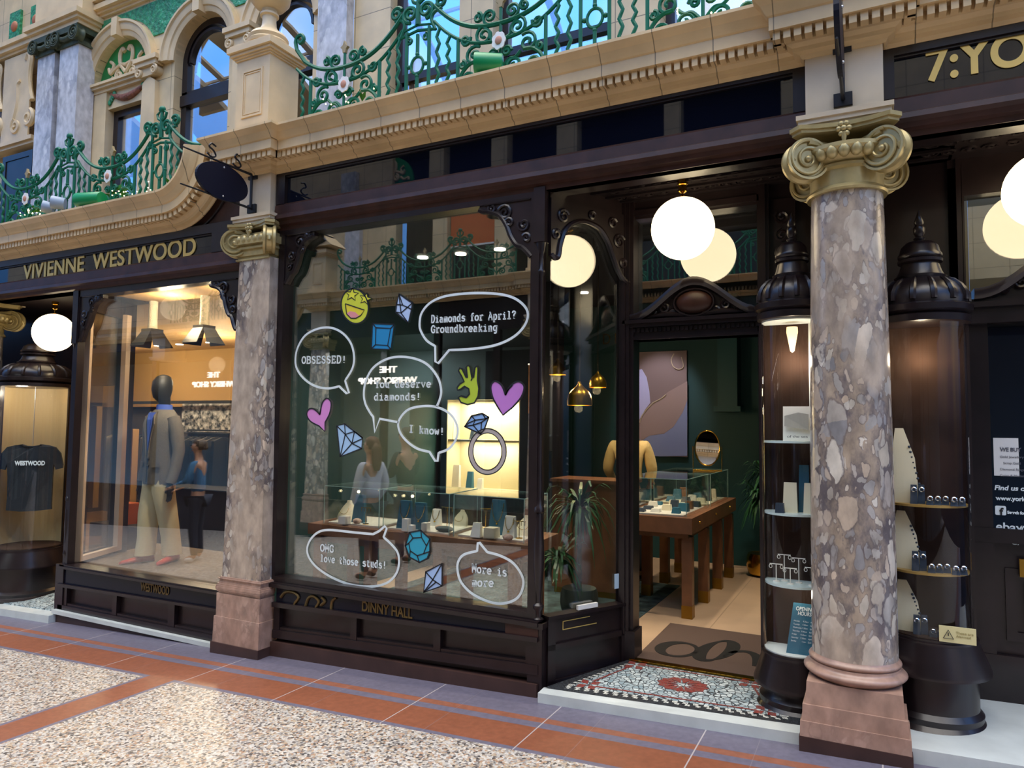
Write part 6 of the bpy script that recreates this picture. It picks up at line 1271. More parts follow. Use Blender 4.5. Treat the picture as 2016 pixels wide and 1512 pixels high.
gem('blue rectangular step cut gem sticker above the OBSESSED bubble row',P6,[(698,925),(852,932),(828,1110),(690,1105)],[[(722,955),(826,960),(805,1080),(718,1075),(722,955)],[(698,925),(722,955)],[(852,932),(826,960)],[(828,1110),(805,1080)],[(690,1105),(718,1075)]],'2389bf')
gem('pale blue diamond sticker below the smaller pink heart',P7,[(445,210),(500,195),(628,295),(622,370),(468,430)],[[(445,210),(505,270),(570,250),(628,295)],[(500,195),(505,270),(468,430)],[(505,270),(552,335),(622,370)],[(570,250),(552,335),(468,430)],[(552,335),(628,300)]],'a9cdee')
gem('turquoise octagonal gem sticker beside the OMG bubble',P7,[(960,965),(1040,950),(1105,1010),(1105,1100),(1085,1150),(1030,1178),(960,1140),(930,1060)],[[(985,1005),(1045,1000),(1080,1060),(1060,1115),(1015,1130),(965,1095),(955,1040),(985,1005)],[(960,965),(985,1005)],[(1040,950),(1045,1000)],[(1105,1010),(1080,1060)],[(1105,1100),(1060,1115)],[(1030,1178),(1015,1130)],[(960,1140),(965,1095)],[(930,1060),(955,1040)]],'2f9fbb')
gem('pale blue kite shaped diamond sticker low beside the More is more bubble',P7,[(1075,1245),(1190,1185),(1190,1345),(1060,1390)],[[(1075,1245),(1125,1300),(1190,1345)],[(1125,1300),(1060,1390)],[(1125,1300),(1190,1185)],[(1150,1315),(1060,1390)]],'a9c6f0')
gem('pale blue cut diamond sticker on top of the ring sticker',P7,[(1350,215),(1400,140),(1475,122),(1523,148),(1490,235),(1465,268)],[[(1380,190),(1425,170),(1500,160),(1523,148)],[(1350,215),(1380,190)],[(1400,140),(1425,170),(1410,205),(1465,268)],[(1350,215),(1410,205),(1470,185),(1523,148)],[(1470,185),(1465,268)],[(1500,160),(1475,122)]],'8db6ea')
hand=[(1298,1378),(1318,1352),(1347,1336),(1330,1300),(1308,1262),(1316,1240),(1334,1250),(1362,1308),(1370,1310),(1362,1235),(1376,1221),(1390,1235),(1402,1308),(1414,1308),(1424,1238),(1438,1226),(1446,1242),(1442,1330),(1452,1385),(1446,1440),(1420,1488),(1372,1500),(1325,1485),(1306,1450),(1325,1438),(1362,1450),(1385,1425),(1380,1388),(1350,1370),(1320,1392),(1300,1398)]
sticker('hand_sign_sticker','yellow green hand sticker making an OK sign','sticker',f6(hand),'b5cb3c',[f6([(1395,1330),(1405,1310)])])
def heartpts(f,L): return [f(p.x,p.y) for p in spline(L,5,True)]
h2=f6([(p.x,p.y) for p in spline([(1640,1432),(1612,1362),(1565,1334),(1536,1372),(1550,1450),(1590,1525)],5)]+[(1622,1575)]+[(p.x,p.y) for p in spline([(1690,1520),(1752,1445),(1772,1372),(1735,1336),(1680,1362),(1640,1432)],5)])
sticker('heart_sticker','larger lilac heart sticker beside the OK hand sticker','sticker',h2,'c47fd0',[f6([(1640,1432),(1655,1400),(1690,1362)])],group='heart stickers on the window')
h1=f7([(p.x,p.y) for p in spline([(325,130),(285,92),(248,92),(232,130),(258,178),(320,212)],5)]+[(360,250)]+[(p.x,p.y) for p in spline([(362,185),(395,120),(404,45),(375,15),(342,48),(325,130)],5)])
sticker('heart_sticker','smaller pink heart sticker below the OBSESSED bubble','sticker',h1,'dc8fd2',[f7([(325,130),(330,105)])],group='heart stickers on the window')
rg=thing('ring_sticker','large pale ring sticker with a dark outline below its diamond','sticker',(P7(1512,540).x,SY,P7(1512,540).z)); el=[(math.cos(t),math.sin(t)) for t in [2*PI*i/48 for i in range(48)]]
mb=MB(); ribbon(mb,[P7(1512+118*a,392+147*b) for a,b in el],.028,True); mb.build('ring_band',vinyl('b7ada8'),rg)
mb=MB(); ribbon(mb,[P7(1512+134*a,392+163*b)+V((0,-.002,0)) for a,b in el],.007,True); ribbon(mb,[P7(1512+102*a,392+131*b)+V((0,-.002,0)) for a,b in el],.006,True); mb.build('ink_lines',M['vinyl_line'],rg)
# =============== clothes shop interior ===============
M['tan_wall']=mat('tan_wall',hexc('a5824f'),rough=.8); M['carpet']=mat('taupe_platform',hexc('64574a'),rough=.8,var=.1)
mb=MB(); mb.box(-14,-4.62,5.45,9.4,-.35,-.18); st('floor',mb,mat('tan_wood_floor',hexc('a97f4e'),rough=.5,var=.15))
mb=MB(); mb.prism([(-4.62,4.25,-.2),(-6.84,4.25,-.2),(-7.16,4.9,-.2),(-7.3,5.45,-.2),(-4.62,5.45,-.2)],(0,0,.43)); st('floor_window_platform',mb,M['carpet'])
mb=MB(); mb.box(-14,-4.62,4.96,9.4,2.95,3.05); mb.box(-6.9,-4.62,4.26,4.96,2.88,2.95); st('ceiling',mb,M['tan_wall'])
mb=MB(); mb.box(-14,-4.62,9.0,9.4,1.9,3.0); mb.box(-4.75,-4.62,4.3,9.4,-.2,3.0); st('wall_back_upper',mb,M['tan_wall'])
mb=MB(); mb.box(-14,-4.62,9.1,9.4,-.2,1.9); mb.box(-14,-13.9,4.96,9.4,-.2,3.0); st('wall_back_lower',mb,mat('smoky_brown_wall',hexc('4c4034'),rough=.7))
mb=MB(); mb.box(-10.2,-9.9,6.9,7.0,-.18,1.5); st('wall_tan_panel',mb,M['tan_wall'])
w=MB(); r2box(w,.05,.70,-.09,-.035,.262,.31); r2box(w,.62,.70,-.09,-.04,.262,2.74); r2box(w,.02,.06,-.09,-.035,.262,2.6); st('inner_frame',w,mat('pale_inner_frame',hexc('cdb49c'),rough=.5),win4)
# window mannequin
def ell(c,rx,ry,z,n=20,rot=0): return [V((c[0]+rx*math.cos(t)*math.cos(rot)-ry*math.sin(t)*math.sin(rot),c[1]+rx*math.cos(t)*math.sin(rot)+ry*math.sin(t)*math.cos(rot),z)) for t in [2*PI*i/n for i in range(n)]]
mx,my=-6.33,4.72
mn=thing('mannequin','faceless black mannequin in grey blazer, cream trousers and red shoes in the clothes shop window','mannequin',(mx,my,.23))
tilt=-.02
def loft_part(name,rings,m,sub=True):
    mb=MB(); mb.loft(rings); return mb.build(name,m,mn,70)
M['tweed']=mat('grey_tweed',hexc('6f685e'),rough=.9,bump=.4,bscale=220,var=.12,vscale=60); M['chino']=mat('cream_chino',hexc('d8cba4'),rough=.85,bump=.25,bscale=14); M['shoe']=mat('red_leather',hexc('b03028'),rough=.35)
dk0=mat('dark_trim',(.02,.019,.018),rough=.8); M['mann']=mat('black_mannequin',(.012,.014,.017),rough=.5); M['blue_shirt']=mat('blue_shirt',hexc('4a66c0'),rough=.8)
ex=V((math.cos(tilt),math.sin(tilt),0)); ey=V((-ex.y,ex.x,0))             # ex: figure's left-right, -ey: its front
def mp(a,b): p=V((mx,my,0))+ex*a+ey*b; return (p.x,p.y)
Z0=.23
loft_part('head',[ell(mp(0,.02),.055,.055,Z0+1.50),ell(mp(0,.02),.055,.058,Z0+1.57),ell(mp(0,-.015),.07,.085,Z0+1.62),ell(mp(0,-.015),.082,.105,Z0+1.70),ell(mp(0,-.01),.08,.10,Z0+1.78),ell(mp(0,0),.055,.07,Z0+1.83),ell(mp(0,0),.015,.02,Z0+1.85)],M['mann'])
loft_part('shirt_collar',[ell(mp(0,.02),.085,.08,Z0+1.46),ell(mp(0,.02),.072,.072,Z0+1.55),ell(mp(0,.02),.060,.060,Z0+1.55)],M['blue_shirt'])
bz=loft_part('blazer',[ell(mp(0,.0),.185,.135,Z0+.77,24,tilt),ell(mp(0,.0),.185,.14,Z0+.92,24,tilt),ell(mp(0,.0),.165,.13,Z0+1.08,24,tilt),ell(mp(0,0),.18,.135,Z0+1.25,24,tilt),ell(mp(0,0),.195,.13,Z0+1.38,24,tilt),ell(mp(0,.01),.165,.105,Z0+1.45,24,tilt),ell(mp(0,.02),.10,.08,Z0+1.50,24,tilt)],M['tweed'])
for s_ in (-1,1):
    a=[mp(s_*.165,.0)+(Z0+1.42,),mp(s_*.21,.01)+(Z0+1.30,),mp(s_*.228,.03)+(Z0+1.10,),mp(s_*.23,-.0)+(Z0+.92,),mp(s_*.222,-.04)+(Z0+.78,)]
    mb=MB(); mb.tube([V(p) for p in a],[.062,.066,.058,.052,.046],14); o=mb.build('sleeve',M['tweed'],bz,70)
    mb=MB(); h0=V(mp(s_*.22,-.045)+(Z0+.78,)); mb.tube([h0,h0+V((0,0,-.06)),h0+V((0,0,-.11))],[.028,.036,.026],10)
    for k in range(4):
        q=h0+ex*(.018*(k-1.5))+V((0,0,-.10)); mb.tube([q,q+V((0,0,-.045))-ey*.004,q+V((0,0,-.08+.008*abs(k-1)))-ey*.014],[.009,.008,.006],6)
    mb.tube([h0-ey*.03+V((0,0,-.04)),h0-ey*.045+V((0,0,-.09))],[.011,.008],6); mb.build('hand',M['mann'],mn,60)
    # lapel and pocket flap
    mb=MB(); f=lambda a,z,o=.0: V(mp(a,-.128-o)+(Z0+z,)); mb.prism([f(s_*.01,1.02,.012),f(s_*.04,1.22,.012),f(s_*.085,1.36,.008),f(s_*.05,1.44,-.01),f(s_*.055,1.48,-.045)],-ey*.012); mb.prism([f(s_*.07,.98,.008),f(s_*.15,.99,-.025),f(s_*.15,.945,-.025),f(s_*.07,.935,.008)],-ey*.01); mb.build('lapel',M['tweed'],bz)
    # trousers and shoes
    st_=.10 if s_>0 else -.06
    mb=MB(); mb.loft([ell(mp(s_*.068,0),.105,.115,Z0+.86,18,tilt),ell(mp(s_*.078,-.01),.095,.11,Z0+.70,18,tilt),ell(mp(s_*.085,-.015+st_*.5),.088,.10,Z0+.48,18,tilt),ell(mp(s_*.09,st_*.8),.082,.092,Z0+.25,18,tilt),ell(mp(s_*.095,st_),.078,.10,Z0+.07,18,tilt),ell(mp(s_*.095,st_),.068,.085,Z0+.07,18,tilt)]); mb.build('trouser_leg',M['chino'],mn,70)
    c=V(mp(s_*.10,st_)+(Z0,)); d=(-ey+ex*s_*.35).normalized(); e=V((-d.y,d.x,0)); mb=MB(); rr=[]
    for t,w,h in ((-.09,.02,.05),(-.07,.036,.075),(0,.038,.085),(.08,.042,.06),(.15,.044,.045),(.20,.034,.035),(.225,.012,.02)):
        rr.append([c+d*t+e*(w*math.cos(q))+V((0,0,h*.5+h*.5*math.sin(q))) for q in [2*PI*i/14 for i in range(14)]])
    mb.loft(rr); mb.build('shoe',M['shoe'],mn,70)
mb=MB(); f=lambda a,z,o=.0: V(mp(a,-.13-o)+(Z0+z,)); mb.prism([f(-.012,.79,.012),f(.004,.79,.012),f(.004,1.03,.008),f(-.012,1.03,.008)],-ey*.004); mb.build('jacket_opening',dk0,bz)
mb=MB(); mb.prism([f(-.035,1.40,-.004),f(.0,1.10,.006),f(.035,1.40,-.004),f(.05,1.47,-.03),f(-.05,1.47,-.03)],-ey*.012); mb.build('shirt_front',M['blue_shirt'],bz)
for z in (.95,1.02): mb=MB(); mb.sphere(f(.012,z,.014),.012,8,6); mb.build('button',dk0,bz)
# spot fixtures with barn doors
M['barn']=mat('grey_blue_metal',hexc('5b6470'),rough=.35,metal=.4)
def barn(px,py,label,flip):
    c=at(px,py,4.9); root=thing('track_spotlight',label,'lamp',(c.x,4.9,c.z-.1),'theatre spotlights in the clothes shop window')
    mb=MB(); mb.tube([(c.x,4.9,c.z),(c.x,4.9,c.z+.10),(c.x,4.9,2.88)],[.05,.045,.045],12); mb.build('lamp_body',mat('perforated_white',hexc('d8cfb8'),rough=.5,bump=1,bscale=120),root,40)
    for i,(dx,dy) in enumerate(((-1,0),(1,0),(0,-1),(0,1))):
        d=V((dx,dy,0)); e=V((-dy,dx,0)); a=V((c.x,4.9,c.z))+d*.07; b=a+d*.10+V((0,0,-.16)); mb=MB(); mb.prism([a-e*.07,a+e*.07,b+e*.11,b-e*.11],V((0,0,-.006))+d*.004); mb.build('barn_door',M['iron'] if (i+flip)%2 else M['barn'],root)
    mb=MB(); mb.box(c.x-.075,c.x+.075,4.825,4.975,c.z-.02,c.z+.02); mb.build('lamp_head',M['iron'],root)
barn(300,652,'spotlight with barn doors nearer the globe lamp, in the clothes shop window',0); barn(402,645,'spotlight with barn doors nearer the marble pilaster, in the clothes shop window',1)
for px,py in ((310,712),(352,712),(168,772),(411,711)):
    p=at(px,py,8.2); mb=MB(); mb.lathe([(0,2.94),(.06,2.94),(.06,2.955),(0,2.955)],(p.x,8.2,0),14); item('ceiling_downlight','small lit downlight in the tan clothes shop ceiling','lamp',mb,'spot','lit downlights in the clothes shop ceiling')
# stock on the shop floor
def rack(x0,x1,y,label,cols,seed):
    R2=random.Random(seed); root=thing('clothes_rail',label,'rail',((x0+x1)/2,y,-.18))
    mb=MB(); mb.tube([(x0,y,-.18),(x0,y,1.45),(x1,y,1.45),(x1,y,-.18)],.014,6); mb.build('rail_frame',M['iron'],root)
    n=int((x1-x0)/.16)
    for i in range(n):
        x=x0+.12+i*.155; h=R2.uniform(.75,1.0); w=.06; mb=MB()
        mb.loft([[V((x+sx*w*k,y+sy*q,z)) for sx,sy in ((-.5,-1),(.5,-1),(.5,1),(-.5,1))] for z,k,q in ((1.40,.3,.03),(1.34,.8,.19),(1.1,1,.2),(1.36-h,1.1,.22))])
        g=mb.build('hanging_garment',R2.choice(cols),None); tag(g,label.replace('black rail of','dark garment hanging on the rail of'),'garment','garments on the '+label.split('black ')[-1])
dk1,dk2,dk3=mat('black_cloth',(.012,.012,.014),rough=.9),mat('charcoal_cloth',(.04,.038,.04),rough=.9),mat('olive_cloth',hexc('5a5238'),rough=.9)
rack(-11.9,-10.4,7.9,'black rail of dark clothes behind the mannequin',[dk1,dk2,dk3],3); rack(-9.6,-8.4,7.4,'black rail of clothes beside the pilaster end of the shop',[dk1,dk2],5)
mb=MB(); mb.box(-8.9,-7.2,6.6,7.1,-.18,.72); item('black_counter','long black counter in the clothes shop behind the mannequin','counter',mb,dk1)
p=at(415,820,8.98); mb=MB(); mb.box(p.x-.75,p.x+.75,8.96,9.0,p.z-.28,p.z+.28); item('patterned_picture','black and white scribble patterned picture on the clothes shop wall','picture',mb,mat('scribble_print',(.25,.25,.25),rough=.6,var=1.6,vscale=14))
for px,py,l in ((250,1010,'orange box on the clothes shop floor behind the splayed frame'),):
    p=at(px,py,6.4); mb=MB(); mb.box(p.x-.15,p.x+.15,6.3,6.5,p.z-.14,p.z+.14); item('orange_box',l,'box',mb,mat('orange_card',hexc('c06030'),rough=.7))
    mb=MB(); mb.box(p.x-.5,p.x+.5,6.2,6.6,-.18,p.z-.14); item('low_table','dark low table under the orange box in the clothes shop','table',mb,dk2)
for px0,px1,pyt,pyb,Y in ((152,182,800,1000,6.2),(370,455,845,850,8.6),(250,455,790,794,8.7),(250,455,878,882,8.7)):
    a,b=at(px0,pyt,Y),at(px1,pyb,Y); mb=MB(); mb.box(a.x,b.x,Y,Y+.08,b.z,a.z); 
    if px0==152: st('wall_panel',mb,M['tan_wall'])
    else: item('wall_shelf','long thin dark shelf on the clothes shop back wall','shelf',mb,dk1,'thin dark shelves on the clothes shop wall')
lamp('light_added_mannequin','SPOT',(-5.5,4.45,2.75),130,(1,.85,.65),.06,aim=(-6.33,4.72,1.1),spot=60)  # extra spot added to brighten the mannequin
for x,y,pw in ((-6.3,4.75,30),(-5.4,4.7,26),(-9,7.6,120),(-11.5,7.6,120),(-7.4,7.2,80)):
    lamp('light_clothes_shop','POINT',(x,y,2.75 if y<5 else 2.5),pw,(1,.78,.5),.12)
# t-shirt in the far case
cF=V((-8.05,4.47,0)); tu=V((.72,.69,0)); tn=V((.69,-.72,0))
ts=thing('t_shirt','black t-shirt with white slanted lettering hanging in the far curved case','t-shirt',(cF.x,cF.y,.65))
def T2(u,z,o=0): p=cF+tu*u+tn*(o+.02); return V((p.x,p.y,z))
mb=MB(); A=[(-.085,1.355),(-.15,1.345),(-.225,1.325),(-.272,1.26),(-.30,1.14),(-.298,1.10),(-.235,1.085),(-.215,1.15),(-.205,1.0),(-.205,.80),(-.21,.66),(-.07,.645),(.07,.65),(.215,.665),(.21,.80),(.205,1.0),(.215,1.15),(.235,1.085),(.298,1.10),(.30,1.14),(.272,1.26),(.225,1.325),(.15,1.345),(.085,1.355),(.045,1.335),(0,1.33),(-.045,1.335)]
mb.prism([T2(u,z,.012*math.sin(u*40+z*9)) for u,z in A],tn*.035); mb.build('shirt_body',mat('black_jersey',(.010,.014,.02),rough=.9,bump=.35,bscale=11),ts)
mb=MB(); mb.tube([T2(.088*math.cos(t),1.354+.024*math.sin(t),.04) for t in [PI+PI*i/12 for i in range(13)]],.008,6); mb.build('neck_rib',dk1,ts)
o=text_mesh('shirt_print','WESTWOOD',.062,M['vinyl_white'],ts,T2(-.14,1.135,.062),ux=tu,width=.28,extrude=.001,bold=.003)
mb=MB(); mb.tube([T2(0,1.35),T2(0,1.98)],.004,5); mb.build('hanger_wire',M['steel'],ts)
lamp('light_case','POINT',(-7.98,4.28,1.9),8,(1,.86,.66),.05)
# =============== what stands in the two curved cases by the column ===============
def shelf_item(kind,label,cat,cx,cy,z,dx,dy,w,h,m,grp,lean=.02,d=.04,top=.85):
    root=thing(kind,label,cat,(cx+dx,cy+dy,z),grp); mb=MB(); slant(mb,cx+dx,cy+dy,z,w,h,d,lean,top); mb.build('stand',M[m],root); return root
cx,cy=CL; GA='white displays in the curved case beside the door'
r_=shelf_item('picture_card','white photo card leaning on the top shelf of the case beside the open door','card',cx,cy,1.536,.02,-.05,.15,.20,'white_acrylic',GA,.02,.02,1)
mb=MB(); mb.prism([V((cx-.045,cy-.073,1.62)),V((cx+.085,cy-.073,1.60)),V((cx+.085,cy-.064,1.69)),V((cx+.03,cy-.064,1.70)),V((cx-.045,cy-.064,1.68))],(0,-.003,0)); mb.build('printed_photo',mat('photo_grey',hexc('a8a49a'),rough=.6),r_)
text_mesh('printed_words','of the sea',.02,M['black'],r_,(cx-.03,cy-.078,1.555),width=.11,extrude=.0005)
shelf_item('jewellery_stand','white slanted stand on the middle shelf of the case, further from the column','display stand',cx,cy,1.126,-.02,-.05,.08,.17,'cream',GA); shelf_item('jewellery_stand','white slanted stand on the middle shelf of the case, nearer the column','display stand',cx,cy,1.126,.09,-.05,.08,.17,'cream',GA)
shelf_item('jewellery_box','small dark box on the middle shelf of the case beside the door','box',cx,cy,1.126,-.07,-.11,.05,.055,'navybox',GA,.0)
shelf_item('jewellery_stand','teal stand at the back of the middle shelf in the case beside the door','display stand',cx,cy,1.126,.05,.01,.06,.27,'teal',GA)
for i,(dx,dy,h) in enumerate(((-.10,-.06,.10),(-.02,-.10,.09),(.02,-.04,.14),(.09,-.08,.10),(-.06,-.02,.15))):
    mb=MB(); x,y=cx+dx,cy+dy; mb.tube([(x,y,.726),(x,y,.726+h)],.003,6); mb.tube([(x-.035,y,.726+h),(x+.035,y,.726+h)],.003,6); mb.lathe([(0,.726),(.018,.726),(.018,.731),(0,.731)],(x,y,0),12)
    for a in (-.03,.03): mb.tube([(x+a+.008*math.cos(t),y,.726+h-.014+.01*math.sin(t)) for t in [2*PI*k/10 for k in range(10)]],.002,4,True)
    item('earring_tree','thin pale earring tree standing on the lowest shelf of the case beside the door','stand',mb,'white_acrylic','earring trees in the curved case',60)
oh=thing('opening_hours_card','teal opening hours card leaning in the bottom of the case beside the door','card',(cx+.0,cy-.08,.342))
def oc(u,v,o=0): b=V((cx-.045,cy-.12,.345)); return b+V((.135,.0,-.0))*u+V((.035,.07,.27))*v+V((0,-1,.2))*o
mb=MB(); mb.prism([oc(0,0),oc(1,0),oc(1,1),oc(0,1)],(0,.006,0)); mb.build('card_board',M['teal'],oh)
for s,v,w,h in (('OPENING',.86,.72,.03),('HOURS',.77,.52,.03)): text_mesh('card_words',s,h/.7*.7,M['vinyl_white'],oh,oc((1-w)/2,v,.003),ux=(1,0,0),uz=V((.035,.07,.27)),width=.135*w,extrude=.0004,bold=.0005)
for i,(s) in enumerate(('Monday      9.30am    6pm','Tuesday     9.30am    6pm','Wednesday 9.30am    6pm','Thursday   9.30am    6pm','Friday       9.30am    6pm','Saturday    9.30am    6pm','Sunday          11am    5pm')): text_mesh('card_words',s,.012,M['vinyl_white'],oh,oc(.12,.64-.065*i,.003),uz=V((.035,.07,.27)),width=.105,extrude=.0003)
mb=MB(); mb.lathe([(.0,2.20),(.03,2.20),(.032,2.17),(.012,2.06),(0,2.05)],(cx+.0,cy-.04,0),14); item('case_spot','small cream cone lamp at the top of the case beside the open door','lamp',mb,mat('warm_cone',(.9,.75,.5),emit=(1,.75,.4),es=1.2),None,50)
lamp('light_case','POINT',(cx,cy-.05,2.0),3.5,(1,.85,.65),.03); lamp('light_case','POINT',(cx,cy-.08,.68),.5,(1,.9,.75),.03)
cx,cy=CRt; GB='dark jewellery pads in the curved case past the column'
for z,zz in ((1.216,'upper'),(.866,'lower'),(.534,'bottom')):
    bu=thing('necklace_board','tall cream necklace board on the %s tier of the case past the column'%zz,'display stand',(cx-.10,cy-.03,z),'cream necklace boards in the case past the column')
    hgt={'upper':.40,'lower':.30,'bottom':.26}[zz]; mb=MB(); mb.loft([[V((cx-.17,cy-.09,z)),V((cx-.03,cy-.12,z)),V((cx-.03,cy-.07,z)),V((cx-.17,cy-.04,z))],[V((cx-.16,cy-.07,z+hgt*.6)),V((cx-.05,cy-.10,z+hgt*.6)),V((cx-.05,cy-.06,z+hgt*.6)),V((cx-.16,cy-.03,z+hgt*.6))],[V((cx-.14,cy-.04,z+hgt)),V((cx-.10,cy-.05,z+hgt)),V((cx-.10,cy-.03,z+hgt)),V((cx-.14,cy-.02,z+hgt))]]); mb.build('board',M['cream'],bu,40)
    mb=MB(); 
    for i in range(9): mb.sphere((cx-.075+.006*i,cy-.115+.004*(8-i),z+hgt*(.75-.07*i)),.007,8,6)
    mb.build('bead_string',M['navybox'],bu,60)
    for i in range(7):
        x,y=cx-.06+.036*i,cy-.14+.02*math.sin(i*2.1); h=(.10 if i<2 else .03); mb=MB(); slant(mb,x,y,z,.035,h,.03,.008); item('jewellery_pad','small dark jewellery pad on the %s tier of the case past the column'%zz,'pad',mb,'navybox',GB+', %s tier'%zz)
        mb=MB(); mb.tube([(x+.011*math.cos(t),y-.02,z+h*.6+.016+.011*math.sin(t)) for t in [2*PI*k/12 for k in range(12)]],.0035,5,True); item('silver_ring','silver ring on the %s tier of the case past the column'%zz,'ring',mb,'chrome','silver rings in the case past the column, %s tier'%zz,60)
ws=thing('warning_sign','small yellow warning sign with a triangle at the foot of the case past the column','sign',(cx+.13,cy-.2,.535))
mb=MB(); mb.box(cx+.035,cx+.195,cy-.222,cy-.214,.535,.615); mb.build('sign_card',mat('pale_yellow_card',hexc('d9cf9a'),rough=.6),ws)
mb=MB(); t0=(cx+.075,cy-.226,.555); ribbon(mb,[V((t0[0]-.022,t0[1],t0[2])),V((t0[0]+.022,t0[1],t0[2])),V((t0[0],t0[1],t0[2]+.042))],.005,True); ribbon(mb,[V((t0[0],t0[1],t0[2]+.028)),V((t0[0],t0[1],t0[2]+.013))],.004); mb.build('triangle',M['vinyl_line'],ws)
text_mesh('sign_words','These are\nAlarmed',.017,mat('faded_print',hexc('9a8f5c'),rough=.6),ws,(cx+.108,cy-.224,.582),width=.075,extrude=.0004)
lamp('light_case','POINT',(cx,cy-.05,2.0),3,(1,.8,.55),.03)
# =============== notices on the neighbour's door ===============
DY=4.858
pn=thing('paper_notice','white paper notice on the black door glass','notice',(at(1981,930,DY).x,DY,at(1981,938,DY).z)); a,b=at(1955,862,DY),at(2007,938,DY)
mb=MB(); mb.box(a.x,b.x,DY-.002,DY,b.z,a.z); mb.build('paper',M['white'],pn)
text_mesh('notice_words','WE BUY',.03,mat('grey_print',(.12,.13,.16),rough=.6),pn,(a.x+.03,DY-.004,a.z-.075),width=.10,extrude=.0005,bold=.001)
for i,(s,w) in enumerate((('Gold Jewellery',.11),('Scrap Gold',.08),('Diamond Rings',.11),('Coins & Medals',.115))): text_mesh('notice_words',s,.018,bpy.data.materials['grey_print'],pn,(a.x+.085-w/2,DY-.004,a.z-.112-.035*i),width=w,extrude=.0004)
def dtext(nm,label,s,p0,size,italic=False,w=None):
    p=at(*p0,DY); return tag(text_mesh(nm,s,size,M['vinyl_white'],None,(p.x,DY-.002,p.z),ux=(1,0,0),uz=(.16,0,1) if italic else (0,0,1),extrude=.0006,bold=.0012,width=w),label,'lettering')
dtext('door_lettering','white line reading Find us on, under the paper notice','Find us on',(1958,964),.037,True,.16); dtext('door_lettering','white web address line under the words Find us on','www.yorksh',(1960,984),.033,False,.165)
dtext('door_lettering','small white words beside the white square with a letter f','Search for',(1983,1011),.022,False,.085); dtext('door_lettering','white word ebay in rounded letters on the black door','ebay',(1961,1043),.062,False,.125); dtext('door_lettering','thin white letter beside the word ebay','y',(2010,1040),.03); dtext('door_lettering','white handle text beside the white bird','@yor',(1991,1069),.034,False,.07)
fb=thing('door_badge','white rounded square badge with a letter f on the black door','badge',(at(1970,1012,DY).x,DY,at(1970,1014,DY).z)); a,b=at(1961,996,DY),at(1979,1014,DY); cxm,czm,hs=(a.x+b.x)/2,(a.z+b.z)/2,.026
mb=MB(); mb.prism([V((cxm+(hs-.007)*sx+.007*math.cos(t),DY,czm+(hs-.007)*sz+.007*math.sin(t))) for sx,sz,t0_ in ((1,1,0),(-1,1,PI/2),(-1,-1,PI),(1,-1,1.5*PI)) for t in (t0_,t0_+PI/4,t0_+PI/2)],(0,-.0015,0)); mb.build('badge_square',M['vinyl_white'],fb)
mb=MB(); a_,b_=at(2006,1100,4.84),at(2040,1138,4.84); mb.box(a_.x,b_.x,4.825,4.846,b_.z,a_.z); mb.build('letter_plate',M['brass_dull'],door2)
text_mesh('badge_letter','f',.055,M['black'],fb,(cxm-.006,DY-.004,czm-.024),extrude=.0006,bold=.002)
bx=at(1972,1062,DY); B=[(-.030,-.012),(-.012,-.022),(.010,-.02),(.026,-.002),(.028,.012),(.036,.022),(.026,.02),(.032,.028),(.020,.026),(.008,.030),(0,.02),(.0,.012),(-.014,.018),(-.028,.03),(-.03,.018),(-.026,.008),(-.032,.009),(-.026,-.002),(-.018,-.006)]
mb=MB(); mb.prism([V((bx.x+u,DY,bx.z+.004+w)) for u,w in B],(0,-.0015,0)); tag(mb.build('bird_badge',M['vinyl_white'],None),'white bird badge on the black door below the word ebay','badge')
# =============== people ===============
def skin(name,nodes,edges,m,parent,sub=2):
    names=list(nodes); me=bpy.data.meshes.new(name); base=WL[parent]
    me.from_pydata([V(nodes[n][0])-base for n in names],[(names.index(a),names.index(b)) for a,b in edges],[])
    o=bpy.data.objects.new(name,me); C.objects.link(o)
    sk=o.modifiers.new('s','SKIN'); sk.branch_smoothing=.4; su=o.modifiers.new('u','SUBSURF'); su.levels=sub; su.render_levels=sub
    L=me.skin_vertices[0].data
    for i,n in enumerate(names):
        r=nodes[n][1]; L[i].radius=r if isinstance(r,tuple) else (r,r); L[i].use_root=(i==0)
    bpy.context.view_layer.update(); dg=bpy.context.evaluated_depsgraph_get(); m2=bpy.data.meshes.new_from_object(o.evaluated_get(dg))
    C.objects.unlink(o); bpy.data.objects.remove(o)
    mb=MB(); mb.v=[v.co+base for v in m2.vertices]; mb.f=[tuple(p.vertices) for p in m2.polygons]; bpy.data.meshes.remove(m2)
    return mb.build(name,m,parent,80)
M['skin']=mat('skin',hexc('c69478'),rough=.5)
